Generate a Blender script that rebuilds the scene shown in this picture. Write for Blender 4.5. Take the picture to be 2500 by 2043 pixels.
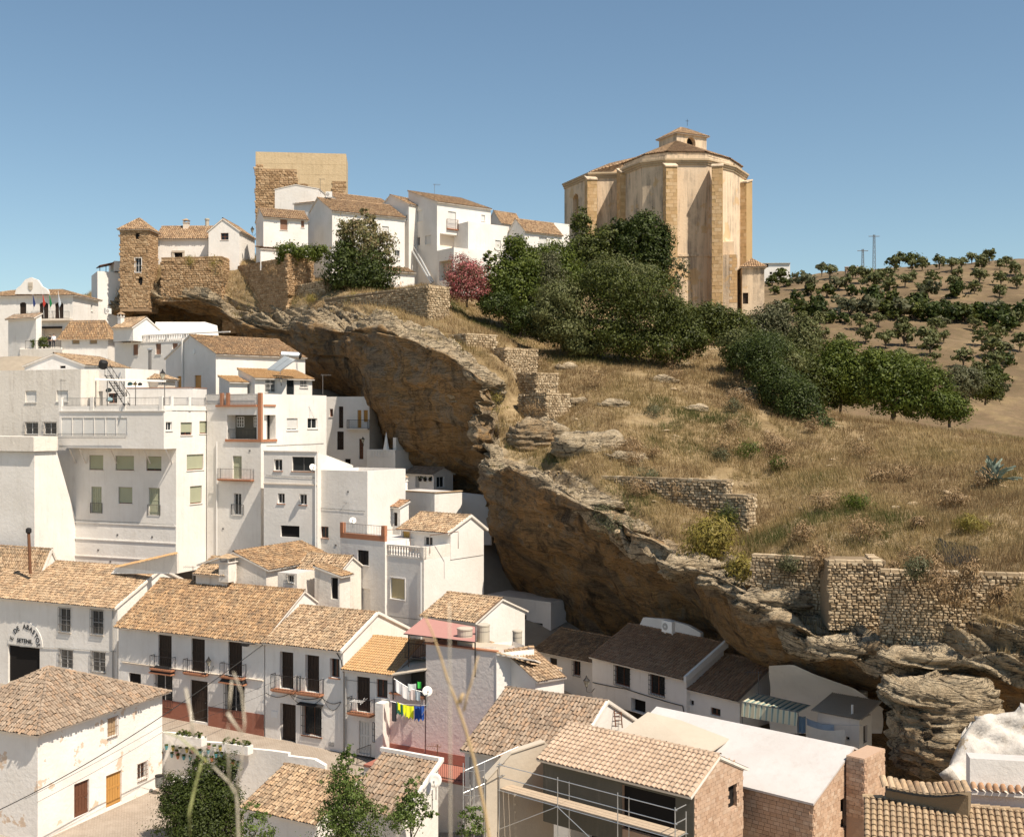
import bpy, math, random
import numpy as np
from mathutils import Vector, Matrix
from mathutils.bvhtree import BVHTree
from mathutils.geometry import tessellate_polygon

random.seed(7); RNG = np.random.default_rng(7)
for _o in list(bpy.data.objects): bpy.data.objects.remove(_o)
S = bpy.context.scene; COL = S.collection
R = math.radians
# ------------------------------------------------------------------ camera
CX, CY, F = 1250.0, 1021.5, 2771.0          # photograph: 2500 x 2043, focal length in pixels
cam = bpy.data.cameras.new('camera'); camo = bpy.data.objects.new('camera', cam); COL.objects.link(camo)
cam.sensor_width = 36; cam.lens = 36 * F / 2500; cam.clip_start = .1; cam.clip_end = 9000
camo.rotation_euler = (R(90), 0, 0); S.camera = camo
cam.dof.use_dof = True; cam.dof.focus_distance = 85; cam.dof.aperture_fstop = 4.5
# ------------------------------------------------------------------ sky, sun, exposure
SUN_EL, SUN_AZ = 57, 46                     # azimuth: degrees to the right of straight behind the camera
sd = Vector((math.cos(R(SUN_EL)) * math.sin(R(SUN_AZ)), -math.cos(R(SUN_EL)) * math.cos(R(SUN_AZ)), math.sin(R(SUN_EL))))
W = bpy.data.worlds.new('World'); S.world = W; W.use_nodes = True
bg = W.node_tree.nodes['Background']; sky = W.node_tree.nodes.new('ShaderNodeTexSky')
sky.sky_type = 'NISHITA'; sky.sun_disc = False; sky.sun_elevation = R(SUN_EL); sky.sun_rotation = R(180 - SUN_AZ)
sky.air_density = 1.0; sky.dust_density = .8; sky.ozone_density = .35; sky.altitude = 600
tint = W.node_tree.nodes.new('ShaderNodeMix'); tint.data_type = 'RGBA'; tint.blend_type = 'MULTIPLY'; tint.inputs[0].default_value = 1; tint.inputs[7].default_value = (.91, .985, .94, 1)   # the slightly teal cast of the film
W.node_tree.links.new(sky.outputs[0], tint.inputs[6]); W.node_tree.links.new(tint.outputs[2], bg.inputs[0]); bg.inputs[1].default_value = .09
sl = bpy.data.lights.new('sun', 'SUN'); sl.energy = 5.0; sl.angle = R(.53); sl.color = (1, .895, .76)
so = bpy.data.objects.new('sun', sl); COL.objects.link(so); so.rotation_euler = sd.to_track_quat('Z', 'Y').to_euler()
so.location = (0, 0, 120)
S.view_settings.view_transform = 'Standard'; S.view_settings.look = 'None'
S.view_settings.exposure = 0.52; S.view_settings.gamma = 1; S.view_settings.use_curve_mapping = False
# ------------------------------------------------------------------ helpers
def P(px, py, D): return Vector(((px - CX) / F * D, D, -(py - CY) / F * D))
def tag(o, label=None, cat=None, group=None, kind=None):
    if label: o['label'] = label
    if cat: o['category'] = cat
    if group: o['group'] = group
    if kind: o['kind'] = kind
    return o
def thing(name, label, cat, loc, group=None):
    o = bpy.data.objects.new(name, None); COL.objects.link(o); o.location = Vector(loc); o.empty_display_size = .3
    return tag(o, label, cat, group)
def rootloc(p):
    if p is None: return Vector((0, 0, 0))
    while p.parent: p = p.parent
    return p.location.copy() if p.type == 'EMPTY' or p.location.length else Vector((0, 0, 0))
def np_mesh(name, V, Fc, m, parent=None, rnd=None, smooth=False, loc=None):
    V = np.asarray(V, np.float32).reshape(-1, 3); Fc = np.asarray(Fc, np.int32)
    off = rootloc(parent) if parent else Vector(loc if loc is not None else (0, 0, 0))
    me = bpy.data.meshes.new(name); k = Fc.shape[1]
    me.vertices.add(len(V)); me.vertices.foreach_set('co', (V - np.array(off, np.float32)).ravel())
    me.loops.add(Fc.size); me.loops.foreach_set('vertex_index', Fc.ravel())
    me.polygons.add(len(Fc)); me.polygons.foreach_set('loop_start', np.arange(0, Fc.size, k, dtype=np.int32))
    me.polygons.foreach_set('loop_total', np.full(len(Fc), k, np.int32))
    if rnd is not None:
        a = me.attributes.new('rnd', 'FLOAT', 'POINT'); a.data.foreach_set('value', np.asarray(rnd, np.float32))
    me.update(calc_edges=True); me.materials.append(m)
    if smooth: me.polygons.foreach_set('use_smooth', np.ones(len(Fc), bool))
    o = bpy.data.objects.new(name, me); COL.objects.link(o)
    if parent: o.parent = parent
    else: o.location = off
    return o
class MB:
    def __init__(s): s.v = []; s.f = []
    def poly(s, pts):
        i = len(s.v); s.v += [Vector(p) for p in pts]; s.f.append(list(range(i, i + len(pts)))); return s
    def hexa(s, p):                                  # 8 points: bottom ring, top ring
        i = len(s.v); s.v += [Vector(q) for q in p]
        for f in ((0, 3, 2, 1), (4, 5, 6, 7), (0, 1, 5, 4), (1, 2, 6, 5), (2, 3, 7, 6), (3, 0, 4, 7)): s.f.append([i + k for k in f])
        return s
    def box(s, c, hx, hy, hz, rz=0.0):
        c = Vector(c); a = Vector((math.cos(rz), math.sin(rz), 0)); b = Vector((-math.sin(rz), math.cos(rz), 0)); z = Vector((0, 0, hz))
        q = [-a * hx - b * hy, a * hx - b * hy, a * hx + b * hy, -a * hx + b * hy]
        return s.hexa([c + p - z for p in q] + [c + p + z for p in q])
    def prism(s, pts, vec):
        vec = Vector(vec); n = len(pts); i = len(s.v); s.v += [Vector(p) for p in pts] + [Vector(p) + vec for p in pts]
        s.f.append(list(range(i, i + n))[::-1]); s.f.append(list(range(i + n, i + 2 * n)))
        for k in range(n): s.f.append([i + k, i + (k + 1) % n, i + n + (k + 1) % n, i + n + k])
        return s
    def tube(s, path, r, n=6, r1=None):
        path = [Vector(p) for p in path]; m = len(path); i = len(s.v)
        for k, p in enumerate(path):
            t = (path[min(k + 1, m - 1)] - path[max(k - 1, 0)]).normalized()
            a = t.cross(Vector((0, 0, 1)));
            if a.length < .05: a = t.cross(Vector((1, 0, 0)))
            a.normalize(); b = t.cross(a); rr = r if r1 is None else r + (r1 - r) * k / max(1, m - 1)
            for j in range(n): s.v.append(p + (a * math.cos(2 * math.pi * j / n) + b * math.sin(2 * math.pi * j / n)) * rr)
        for k in range(m - 1):
            for j in range(n): s.f.append([i + k * n + j, i + k * n + (j + 1) % n, i + (k + 1) * n + (j + 1) % n, i + (k + 1) * n + j])
        s.f.append([i + j for j in range(n)][::-1]); s.f.append([i + (m - 1) * n + j for j in range(n)])
        return s
    def lathe(s, c, prof, n=12, axis=None, sx=1.0):
        c = Vector(c); z = Vector(axis or (0, 0, 1)).normalized(); a = z.cross(Vector((0, 1, .01))).normalized(); b = z.cross(a); i = len(s.v)
        for r, h in prof:
            for j in range(n): s.v.append(c + z * h + (a * math.cos(2 * math.pi * j / n) * sx + b * math.sin(2 * math.pi * j / n)) * r)
        for k in range(len(prof) - 1):
            for j in range(n): s.f.append([i + k * n + j, i + k * n + (j + 1) % n, i + (k + 1) * n + (j + 1) % n, i + (k + 1) * n + j])
        s.f.append([i + j for j in range(n)][::-1]); s.f.append([i + (len(prof) - 1) * n + j for j in range(n)])
        return s
    def build(s, name, m, parent=None, smooth=False, loc=None, rnd=None):
        off = rootloc(parent) if parent else Vector(loc if loc is not None else (s.v[0] if s.v else (0, 0, 0)))
        me = bpy.data.meshes.new(name); me.from_pydata([v - off for v in s.v], [], s.f); me.materials.append(m)
        if rnd is not None:
            a = me.attributes.new('rnd', 'FLOAT', 'POINT'); a.data.foreach_set('value', np.asarray(rnd, np.float32))
        if smooth: me.polygons.foreach_set('use_smooth', np.ones(len(me.polygons), bool))
        me.update(); o = bpy.data.objects.new(name, me); COL.objects.link(o)
        if parent: o.parent = parent
        else: o.location = off
        return o
# ------------------------------------------------------------------ numpy value noise
def _h(i, j, k):
    n = (i * 374761393 + j * 668265263 + k * 1274126177) & 0xffffffff
    n = ((n ^ (n >> 13)) * 1274126177) & 0xffffffff
    return ((n ^ (n >> 16)) & 0xffff) / 65535.0
def vn(p):
    p = np.asarray(p, float); i = np.floor(p).astype(np.int64); f = p - i; f = f * f * (3 - 2 * f)
    x, y, z = i[..., 0], i[..., 1], i[..., 2]; u, v, w = f[..., 0], f[..., 1], f[..., 2]; r = 0
    for a in (0, 1):
        for b in (0, 1):
            for c in (0, 1):
                r = r + _h(x + a, y + b, z + c) * (u if a else 1 - u) * (v if b else 1 - v) * (w if c else 1 - w)
    return r
def fbm(p, o=4, g=.5):
    r = 0; a = 1; t = 0; p = np.asarray(p, float)
    for k in range(o): r = r + a * vn(p + 17.3 * k); t += a; a *= g; p = p * 2.03
    return r / t
# ------------------------------------------------------------------ materials
class NB:
    def __init__(s, name):
        s.m = bpy.data.materials.new(name); s.m.use_nodes = True; s.t = s.m.node_tree; s.b = s.t.nodes['Principled BSDF']
        s.b.inputs['Specular IOR Level'].default_value = .25; s.pos = s.n('ShaderNodeNewGeometry').outputs['Position']
    def n(s, ty, **kw):
        x = s.t.nodes.new(ty)
        for k, v in kw.items(): setattr(x, k, v)
        return x
    def L(s, a, b): s.t.links.new(a, b)
    def val(s, sock, v):
        if hasattr(v, 'is_linked') or isinstance(v, bpy.types.NodeSocket): s.L(v, sock)
        else: sock.default_value = v
    def mapped(s, sc): 
        x = s.n('ShaderNodeMapping'); s.L(s.pos, x.inputs[0]); x.inputs['Scale'].default_value = sc; return x.outputs[0]
    def noise(s, scale=1, detail=4, vec=None, rough=.55, dist=0):
        x = s.n('ShaderNodeTexNoise'); s.L(vec or s.pos, x.inputs['Vector']); x.inputs['Scale'].default_value = scale
        x.inputs['Detail'].default_value = detail; x.inputs['Roughness'].default_value = rough; x.inputs['Distortion'].default_value = dist
        return x.outputs['Fac']
    def ramp(s, fac, stops, interp='LINEAR'):
        x = s.n('ShaderNodeValToRGB'); s.L(fac, x.inputs[0]); cr = x.color_ramp; cr.interpolation = interp
        while len(cr.elements) < len(stops): cr.elements.new(.5)
        for e, (p, c) in zip(cr.elements, stops):
            e.position = p; e.color = (*c, 1) if not isinstance(c, (int, float)) else (c, c, c, 1)
        return x.outputs[0]
    def mix(s, fac, a, b, mode='MIX'):
        x = s.n('ShaderNodeMix', data_type='RGBA', blend_type=mode)
        s.val(x.inputs[0], fac)
        for sk, v in ((x.inputs[6], a), (x.inputs[7], b)):
            if isinstance(v, bpy.types.NodeSocket): s.L(v, sk)
            else: sk.default_value = (*v, 1)
        return x.outputs[2]
    def math(s, op, a, b=0.0):
        x = s.n('ShaderNodeMath', operation=op); s.val(x.inputs[0], a); s.val(x.inputs[1], b); return x.outputs[0]
    def col(s, c):
        if isinstance(c, bpy.types.NodeSocket): s.L(c, s.b.inputs['Base Color'])
        else: s.b.inputs['Base Color'].default_value = (*c, 1)
    def rough(s, r): s.b.inputs['Roughness'].default_value = r
    def bump(s, h, st=.3, d=.05):
        x = s.n('ShaderNodeBump'); x.inputs['Strength'].default_value = st; x.inputs['Distance'].default_value = d; s.L(h, x.inputs['Height']); s.L(x.outputs[0], s.b.inputs['Normal'])
    def rnd(s):
        a = s.n('ShaderNodeAttribute'); a.attribute_name = 'rnd'; o = s.n('ShaderNodeObjectInfo')
        return s.math('FRACT', s.math('ADD', a.outputs['Fac'], o.outputs['Random']))
def plaster(name, col, dirt=.35, dcol=(.36, .31, .25), bs=.35, patch=None, seed=0, thr=.55):
    b = NB(name); big = b.noise(.35, 5, rough=.6); c = b.mix(b.ramp(big, [(.3, 0), (.72, 1)]), col, tuple(x * .86 * y for x, y in zip(col, (1, .985, .96))))
    st = b.noise(1.0, 5, b.mapped((2.6, 2.6, .22)), rough=.65); sp = b.noise(.9, 6, rough=.7)
    f = b.math('MULTIPLY', b.ramp(st, [(thr, 0), (.85, 1)]), b.ramp(sp, [(.38, 0), (.7, 1)]))
    c = b.mix(b.math('MULTIPLY', f, dirt), c, dcol)
    if patch: c = b.mix(b.ramp(b.noise(.8, 5, rough=.6), [(.60, 0), (.62, .9)]), c, patch)
    b.col(c); b.rough(.93); h = b.math('ADD', b.noise(3.5, 5, rough=.6), b.math('MULTIPLY', b.noise(25, 2), .25)); b.bump(h, bs, .06); return b.m
def tilemat(name, cols, lich=.5, lcol=(.10, .085, .065)):
    cols = [(r * .85, g * .82, l * .80) for r, g, l in cols]; b = NB(name); n = len(cols); c = b.ramp(b.rnd(), [(i / n, k) for i, k in enumerate(cols)], 'LINEAR')
    l = b.noise(1.3, 6, rough=.75); fine = b.noise(14, 3, rough=.7)
    c = b.mix(b.math('MULTIPLY', b.ramp(b.math('ADD', l, b.math('MULTIPLY', fine, .35)), [(.62, 0), (.82, 1)]), lich), c, lcol)
    c = b.mix(b.ramp(b.noise(9, 3), [(.3, 0), (.8, .35)]), c, tuple(min(1, x * 1.35) for x in cols[0]))
    b.col(c); b.rough(.92); b.bump(fine, .3, .02); return b.m
def simple(name, col, rough=.8, metal=0, var=.12, sc=4, spec=None, bump=0):
    b = NB(name); c = b.mix(b.noise(sc, 4), tuple(x * (1 - var) for x in col), tuple(min(1, x * (1 + var)) for x in col)); b.col(c); b.rough(rough)
    b.b.inputs['Metallic'].default_value = metal
    if bump: b.bump(b.noise(sc * 4, 3), bump, .02)
    return b.m
def slats(name, col, per=.055, st=.6):
    b = NB(name); sx = b.n('ShaderNodeSeparateXYZ'); b.L(b.pos, sx.inputs[0])
    w = b.math('PINGPONG', sx.outputs[2], per / 2); h = b.math('MULTIPLY', w, 2 / per)
    b.col(b.mix(b.noise(1.5, 3), col, tuple(x * .85 for x in col))); b.rough(.6); b.bump(h, st, .03); return b.m
def leafmat(name, cols, trans=.26):
    b = NB(name); n = len(cols); c = b.ramp(b.rnd(), [(i / max(1, n - 1), k) for i, k in enumerate(cols)])
    c = b.mix(b.ramp(b.noise(.45, 3), [(.35, 0), (.7, .45)]), c, cols[0]); b.col(c); b.rough(.55)
    t = b.n('ShaderNodeBsdfTranslucent'); b.L(c, t.inputs[0]); x = b.n('ShaderNodeMixShader'); x.inputs[0].default_value = trans
    b.L(b.b.outputs[0], x.inputs[1]); b.L(t.outputs[0], x.inputs[2]); b.L(x.outputs[0], b.t.nodes['Material Output'].inputs[0]); return b.m
def stonemat(name, cols, bs=.5):
    b = NB(name); n = len(cols); c = b.ramp(b.rnd(), [(i / n, k) for i, k in enumerate(cols)])
    g = b.noise(2.2, 6, rough=.7); c = b.mix(b.ramp(g, [(.4, 0), (.75, .55)]), c, tuple(x * .62 for x in cols[0])); b.col(c); b.rough(.95)
    b.bump(b.noise(9, 5, rough=.7), bs, .06); return b.m
WHITE = (.79, .75, .695)
M = {}
M['white'] = plaster('white_plaster', WHITE, .55)
M['white_clean'] = plaster('clean_white_plaster', (.81, .77, .715), .6, (.40, .34, .27), bs=.4, thr=.50)
M['white_old'] = plaster('old_white_plaster', (.77, .71, .63), .9, (.30, .24, .18), .5, thr=.47)
M['white_peel'] = plaster('peeling_white_plaster', (.83, .79, .735), .5, bs=.6, patch=(.62, .47, .34))
M['cream'] = plaster('cream_plaster', (.74, .64, .53), .6)
M['greyplaster'] = plaster('grey_render', (.42, .37, .31), .6)
M['raw'] = plaster('raw_cement_render', (.52, .45, .36), .7)
M['darkrender'] = plaster('dark_cement_render', (.13, .12, .095), .5)
M['redband'] = plaster('brick_red_plaster', (.33, .135, .09), .5)
M['redpaint'] = plaster('red_terrace_paint', (.36, .145, .105), .45)
M['terracotta'] = plaster('terracotta_edging', (.42, .19, .105), .4)
M['whiteroof'] = plaster('white_painted_roof', (.55, .52, .50), .7, (.33, .29, .25), bs=.3, thr=.48)
def _pink():
    b = NB('pink_faded_plaster'); sx = b.n('ShaderNodeSeparateXYZ'); b.L(b.pos, sx.inputs[0])
    z = b.math('ADD', sx.outputs[2], b.math('MULTIPLY', b.noise(.5, 5), 5.0))
    mr = b.n('ShaderNodeMapRange'); b.L(z, mr.inputs[0]); mr.inputs[1].default_value = -19.6; mr.inputs[2].default_value = -14.5
    c = b.mix(mr.outputs[0], (.72, .55, .51), (.64, .575, .53)); c = b.mix(b.ramp(b.noise(1.2, 6, rough=.7), [(.5, 0), (.8, .35)]), c, (.55, .45, .40))
    b.col(c); b.rough(.95); b.bump(b.noise(3.2, 7, rough=.65), .6, .08); return b.m
M['pink'] = _pink()
M['tile_ochre'] = tilemat('ochre_mottled_tiles', [(.46, .29, .15), (.51, .34, .19), (.33, .205, .11), (.56, .41, .25), (.20, .125, .075), (.50, .33, .18), (.30, .19, .11)], .8)
M['tile_light'] = tilemat('pale_mottled_tiles', [(.54, .39, .24), (.47, .32, .19), (.60, .46, .31), (.35, .23, .14), (.22, .14, .085), (.52, .38, .24)], .75)
M['tile_brown'] = tilemat('weathered_brown_tiles', [(.36, .275, .20), (.43, .335, .245), (.27, .205, .15), (.47, .375, .28), (.20, .155, .115), (.42, .29, .19)], .55, (.14, .12, .095))
M['tile_orange'] = tilemat('clean_ochre_tiles', [(.54, .34, .16), (.58, .38, .19), (.49, .30, .14), (.56, .37, .19)], .15)
M['tile_new'] = tilemat('new_tan_tiles', [(.53, .40, .29), (.56, .43, .315), (.49, .365, .26), (.59, .455, .34)], .3)
M['tile_red'] = tilemat('reddish_tiles', [(.40, .24, .14), (.45, .28, .165), (.33, .19, .11), (.48, .31, .19)], .45)
M['tile_tan'] = tilemat('dull_tan_tiles', [(.42, .31, .19), (.46, .345, .215), (.37, .265, .16), (.49, .37, .24)], .4)
M['tile_channel'] = simple('gap_shade_channel_tiles', (.17, .11, .07), .95, var=.4, sc=3)  # shade of the gaps between cover tiles, painted into the channel colour
M['tile_far'] = tilemat('hilltop_tiles', [(.45, .30, .17), (.50, .35, .21), (.35, .23, .13), (.54, .39, .25), (.26, .165, .10)], .55)
M['wood_dark'] = simple('dark_stained_wood', (.035, .022, .015), .6, var=.3)
M['wood_brown'] = simple('brown_wood', (.13, .055, .03), .6, var=.25)
M['wood_ochre'] = simple('ochre_painted_door', (.48, .25, .07), .6, var=.12)
M['wood_yellow'] = simple('yellow_painted_door', (.62, .40, .12), .6, var=.08)
M['glass'] = simple('window_glass', (.02, .024, .026), .12, var=.2); M['dark'] = simple('dark_interior', (.012, .010, .009), .9)
M['frame_white'] = simple('white_window_frame', (.75, .73, .69), .5, var=.04)
M['frame_brown'] = simple('brown_window_frame', (.22, .085, .045), .55)
M['blind_white'] = slats('white_roller_blind', (.72, .70, .66)); M['blind_green'] = slats('greenish_roller_blind', (.44, .45, .31))
M['blind_yellow'] = slats('yellowed_roller_blind', (.58, .48, .27)); M['blind_brown'] = slats('brown_roller_blind', (.30, .16, .10))
M['blind_tan'] = slats('tan_slatted_blind', (.52, .37, .22)); M['curtain'] = simple('striped_door_curtain', (.62, .60, .55), .9)
M['iron'] = simple('black_iron', (.022, .02, .019), .6, var=.2); M['iron_grey'] = simple('grey_iron', (.16, .15, .14), .6, var=.2)
M['rust'] = simple('rusty_iron', (.16, .075, .04), .85, var=.3); M['galv'] = simple('galvanised_steel', (.55, .56, .56), .42, .75, .1)
M['plastic_white'] = simple('white_plastic', (.76, .745, .71), .45, var=.04); M['plastic_grey'] = simple('grey_plastic', (.35, .34, .32), .6)
M['dish'] = simple('satellite_dish_paint', (.74, .70, .64), .5, var=.06); M['tank'] = simple('fibre_cement_tank', (.46, .41, .33), .85, var=.1)
M['cable'] = simple('black_cable', (.03, .028, .026), .7)
M['asphalt'] = simple('street_dark', (.18, .16, .14), .9)
# ================================================================== terrain
def rockmat():
    b = NB('limestone_rock')
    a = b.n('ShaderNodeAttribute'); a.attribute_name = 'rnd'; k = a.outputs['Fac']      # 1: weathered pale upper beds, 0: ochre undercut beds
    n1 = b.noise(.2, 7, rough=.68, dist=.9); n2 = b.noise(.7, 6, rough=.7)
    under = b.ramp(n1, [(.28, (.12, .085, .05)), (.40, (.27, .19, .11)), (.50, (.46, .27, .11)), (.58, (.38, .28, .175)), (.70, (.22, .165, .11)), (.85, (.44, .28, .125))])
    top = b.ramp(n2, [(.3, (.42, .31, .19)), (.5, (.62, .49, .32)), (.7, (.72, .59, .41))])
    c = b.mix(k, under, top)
    st = b.noise(1.0, 6, b.mapped((.55, .55, .075)), rough=.7)
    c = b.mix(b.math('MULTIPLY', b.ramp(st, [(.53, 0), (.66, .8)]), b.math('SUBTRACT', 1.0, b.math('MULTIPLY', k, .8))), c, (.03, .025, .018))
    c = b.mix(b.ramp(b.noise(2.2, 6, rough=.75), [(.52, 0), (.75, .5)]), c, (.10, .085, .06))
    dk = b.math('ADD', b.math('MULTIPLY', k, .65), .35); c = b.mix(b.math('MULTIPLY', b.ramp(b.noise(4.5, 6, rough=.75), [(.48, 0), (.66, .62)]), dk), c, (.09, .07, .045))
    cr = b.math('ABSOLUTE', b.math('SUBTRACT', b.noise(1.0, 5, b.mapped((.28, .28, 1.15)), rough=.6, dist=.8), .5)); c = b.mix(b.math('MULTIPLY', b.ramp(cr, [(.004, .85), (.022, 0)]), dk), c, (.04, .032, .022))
    b.col(c); b.rough(.97)
    lay = b.math('ADD', b.noise(1.0, 6, b.mapped((.3, .3, 3.4)), rough=.72, dist=.4), b.math('MULTIPLY', b.noise(1.0, 4, b.mapped((.9, .9, 9.0)), rough=.7, dist=.5), .7))
    c2 = b.ramp(lay, [(.62, .75), (.78, 0)]); b.col(b.mix(b.math('MULTIPLY', c2, b.math('ADD', b.math('MULTIPLY', k, .35), .15)), c, (.09, .07, .05)))
    h = b.math('ADD', b.math('MULTIPLY', lay, 1.6), b.math('ADD', b.noise(2.4, 7, rough=.7), b.math('ADD', b.math('MULTIPLY', b.noise(.8, 3), .8), b.math('MULTIPLY', b.ramp(cr, [(.0, 0), (.03, 1)]), .5)))); b.bump(h, 1.0, .4); return b.m
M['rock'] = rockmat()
def grassground():
    b = NB('dry_grass_ground'); n1 = b.noise(.22, 6, rough=.65, dist=.5); n2 = b.noise(2.0, 6, rough=.7)
    c = b.ramp(n1, [(.3, (.15, .105, .05)), (.45, (.28, .20, .10)), (.6, (.37, .275, .155)), (.75, (.25, .16, .08))])
    c = b.mix(b.ramp(n2, [(.35, .65), (.65, 0)]), c, (.13, .085, .04)); c = b.mix(b.ramp(b.noise(.5, 4), [(.6, 0), (.72, .6)]), c, (.42, .34, .23))
    b.col(c); b.rough(1); b.bump(b.noise(5, 6, rough=.75), .8, .15); return b.m
M['grassground'] = grassground()
def dirtmat():
    b = NB('olive_field_soil'); n1 = b.noise(.05, 6, rough=.6); n2 = b.noise(.5, 6, rough=.7)
    c = b.ramp(n1, [(.3, (.10, .068, .038)), (.5, (.155, .105, .06)), (.7, (.205, .145, .085))])
    c = b.mix(b.ramp(n2, [(.42, 0), (.66, .7)]), c, (.11, .085, .04)); c = b.mix(b.ramp(b.noise(.12, 6, rough=.7), [(.5, 0), (.66, .6)]), c, (.27, .195, .10)); b.col(c); b.rough(1); b.bump(b.noise(1.2, 6, rough=.7), .6, .3); return b.m
M['soil'] = dirtmat()

def catmull(A, t):
    """A (n,...) control rows, t array of float params in [0,n-1]"""
    n = len(A); i = np.clip(np.floor(t).astype(int), 0, n - 2); f = (t - i)
    f = f.reshape((-1,) + (1,) * (A.ndim - 1)); p0 = A[np.maximum(i - 1, 0)]; p1 = A[i]; p2 = A[i + 1]; p3 = A[np.minimum(i + 2, n - 1)]
    m1 = (p2 - p0) * .38; m2 = (p3 - p1) * .38
    return (2 * f**3 - 3 * f**2 + 1) * p1 + (f**3 - 2 * f**2 + f) * m1 + (-2 * f**3 + 3 * f**2) * p2 + (f**3 - f**2) * m2
def px2w(A):
    A = np.asarray(A, float); D = A[..., 2]
    return np.stack([(A[..., 0] - CX) / F * D, D, -(A[..., 1] - CY) / F * D], -1)
# stations along the ridge, right and near to left and far; 11 rows from the foot of the cliff over its lip and up the slope
ST = [
 [(2720,1990,54),(2720,1900,58),(2720,1770,57),(2720,1710,57),(2720,1650,55),(2740,1570,56),(2740,1420,56),(2740,1260,68),(2740,1150,90),(2740,1110,118),(2740,1160,165)],
 [(2440,1960,60),(2440,1850,63),(2440,1730,62.5),(2450,1680,58.5),(2460,1640,57),(2460,1540,58.3),(2460,1405,60.58),(2460,1250,72),(2460,1130,92),(2455,1075,118),(2455,1120,165)],
 [(2180,1930,67),(2170,1800,70),(2160,1700,69),(2170,1640,60.01),(2180,1590,58.59),(2190,1512,62.56),(2180,1385,66.49),(2200,1240,77),(2230,1130,94),(2250,1050,118),(2260,1090,165)],
 [(1980,1800,78),(1950,1720,80),(1960,1650,77),(1985,1590,65.33),(1985,1545,63.92),(1990,1470,67.55),(1985,1352,71.72),(2000,1220,83),(2040,1110,98),(2080,1030,120),(2100,1050,165)],
 [(1780,1740,86),(1770,1660,87),(1790,1600,83),(1835,1530,70.59),(1850,1455,68.26),(1830,1385,73.34),(1810,1335,77.62),(1850,1200,89),(1880,1060,106),(1920,960,128),(1950,940,168)],
 [(1650,1660,92),(1645,1590,92),(1655,1510,87),(1680,1425,75.67),(1692,1378,73.79),(1690,1338,78.08),(1700,1270,82.74),(1740,1150,94),(1780,1010,111),(1800,880,136),(1830,790,174)],
 [(1530,1610,96),(1520,1540,96),(1505,1440,91),(1535,1335,81.22),(1545,1293,79.8),(1560,1255,83.85),(1565,1185,88.88),(1600,1080,100),(1640,950,118),(1680,862,140),(1700,755,182)],
 [(1420,1580,99),(1390,1500,98),(1355,1370,93.5),(1378,1240,86.85),(1395,1203,85.88),(1440,1172,89.67),(1450,1125,94.55),(1470,1010,108),(1520,905,125),(1550,852,144),(1580,735,184)],
 [(1335,1530,103),(1290,1440,100),(1250,1310,96),(1262,1170,94.5),(1275,1135,94),(1345,1142,97),(1370,1090,102),(1385,1000,112),(1410,885,128),(1430,825,147),(1450,715,186)],
 [(1285,1490,108),(1235,1405,104),(1192,1290,100),(1180,1175,98),(1195,1140,98),(1225,1120,101),(1290,1050,108),(1310,975,116),(1330,885,129),(1340,812,147),(1370,695,187)],
 [(1265,1460,114),(1215,1370,111),(1178,1250,108),(1168,1140,105),(1180,1060,107),(1215,1010,110),(1262,975,113),(1275,930,119),(1285,865,131),(1285,792,149),(1310,690,189)],
 [(1190,1330,121),(1165,1220,119),(1165,1110,111),(1182,1000,106),(1205,950,106),(1238,935,110.58),(1245,900,116.23),(1255,862,124),(1235,815,137),(1225,772,151),(1240,685,190)],
 [(1085,1240,124),(1060,1150,118),(1085,1050,112),(1130,915,106.5),(1155,890,107),(1172,880,113),(1182,842,120.54),(1172,800,131),(1150,772,142),(1140,742,154),(1150,675,192)],
 [(965,1160,132),(950,1080,125),(965,980,117),(1005,838,111.5),(1030,815,113),(1044,800,121),(1068,780,128),(1082,745,138),(1062,718,148),(1052,705,157),(1050,690,200)],
 [(835,1010,144),(830,960,138),(822,890,128),(855,804,123),(880,780,124.5),(892,754,131.5),(905,724,138.5),(935,716,147),(940,708,158),(930,700,166),(930,690,212)],
 [(680,970,151),(680,930,152),(690,870,145),(700,815,142),(706,790,143),(702,756,150.5),(715,702,154.5),(728,690,159),(730,680,165),(730,668,176),(730,660,222)],
 [(580,910,157),(580,870,159),(590,820,157),(590,795,153),(590,775,153.5),(590,748,156.6),(590,650,160),(600,632,164),(600,630,170),(600,628,182),(600,640,232)],
 [(505,860,161),(500,810,167),(500,765,167),(500,742,157.5),(500,724,157),(500,704,159.4),(500,640,161.5),(500,628,165),(500,630,171),(500,630,183),(500,640,234)],
 [(400,860,162),(400,810,168),(400,760,168),(400,736,159),(400,718,158.5),(400,702,160.6),(400,640,162.5),(400,628,166),(400,630,172),(400,630,184),(400,642,236)],
 [(318,870,161),(315,810,164),(312,780,163),(310,752,160.5),(310,736,159.5),(310,722,160),(310,690,161.5),(310,662,166),(310,655,174),(310,655,186),(310,665,238)],
 [(235,880,163),(235,840,165),(235,810,165),(232,790,163),(230,775,163),(230,765,164),(230,750,166),(230,730,172),(230,720,180),(230,720,192),(230,725,242)],
 [(40,900,172),(40,870,174),(40,850,174),(40,830,173),(40,815,174),(40,805,176),(40,795,180),(40,785,186),(40,780,194),(40,780,206),(40,790,256)]]
CT = px2w(np.array(ST, float)); nst, nrow = CT.shape[:2]
SUBS = 30; rowsub = [10, 16, 26, 18, 34, 22, 14, 12, 12, 8]
tr = np.concatenate([np.linspace(i, i + 1, k, endpoint=False) for i, k in enumerate(rowsub)] + [[nrow - 1.0]])
ts = np.linspace(0, nst - 1, (nst - 1) * SUBS + 1)
G = catmull(CT, ts); G = catmull(np.swapaxes(G, 0, 1).copy(), tr); G = np.swapaxes(G, 0, 1).copy()     # (ns, nr, 3)
ROCKEND = 5.15
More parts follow.
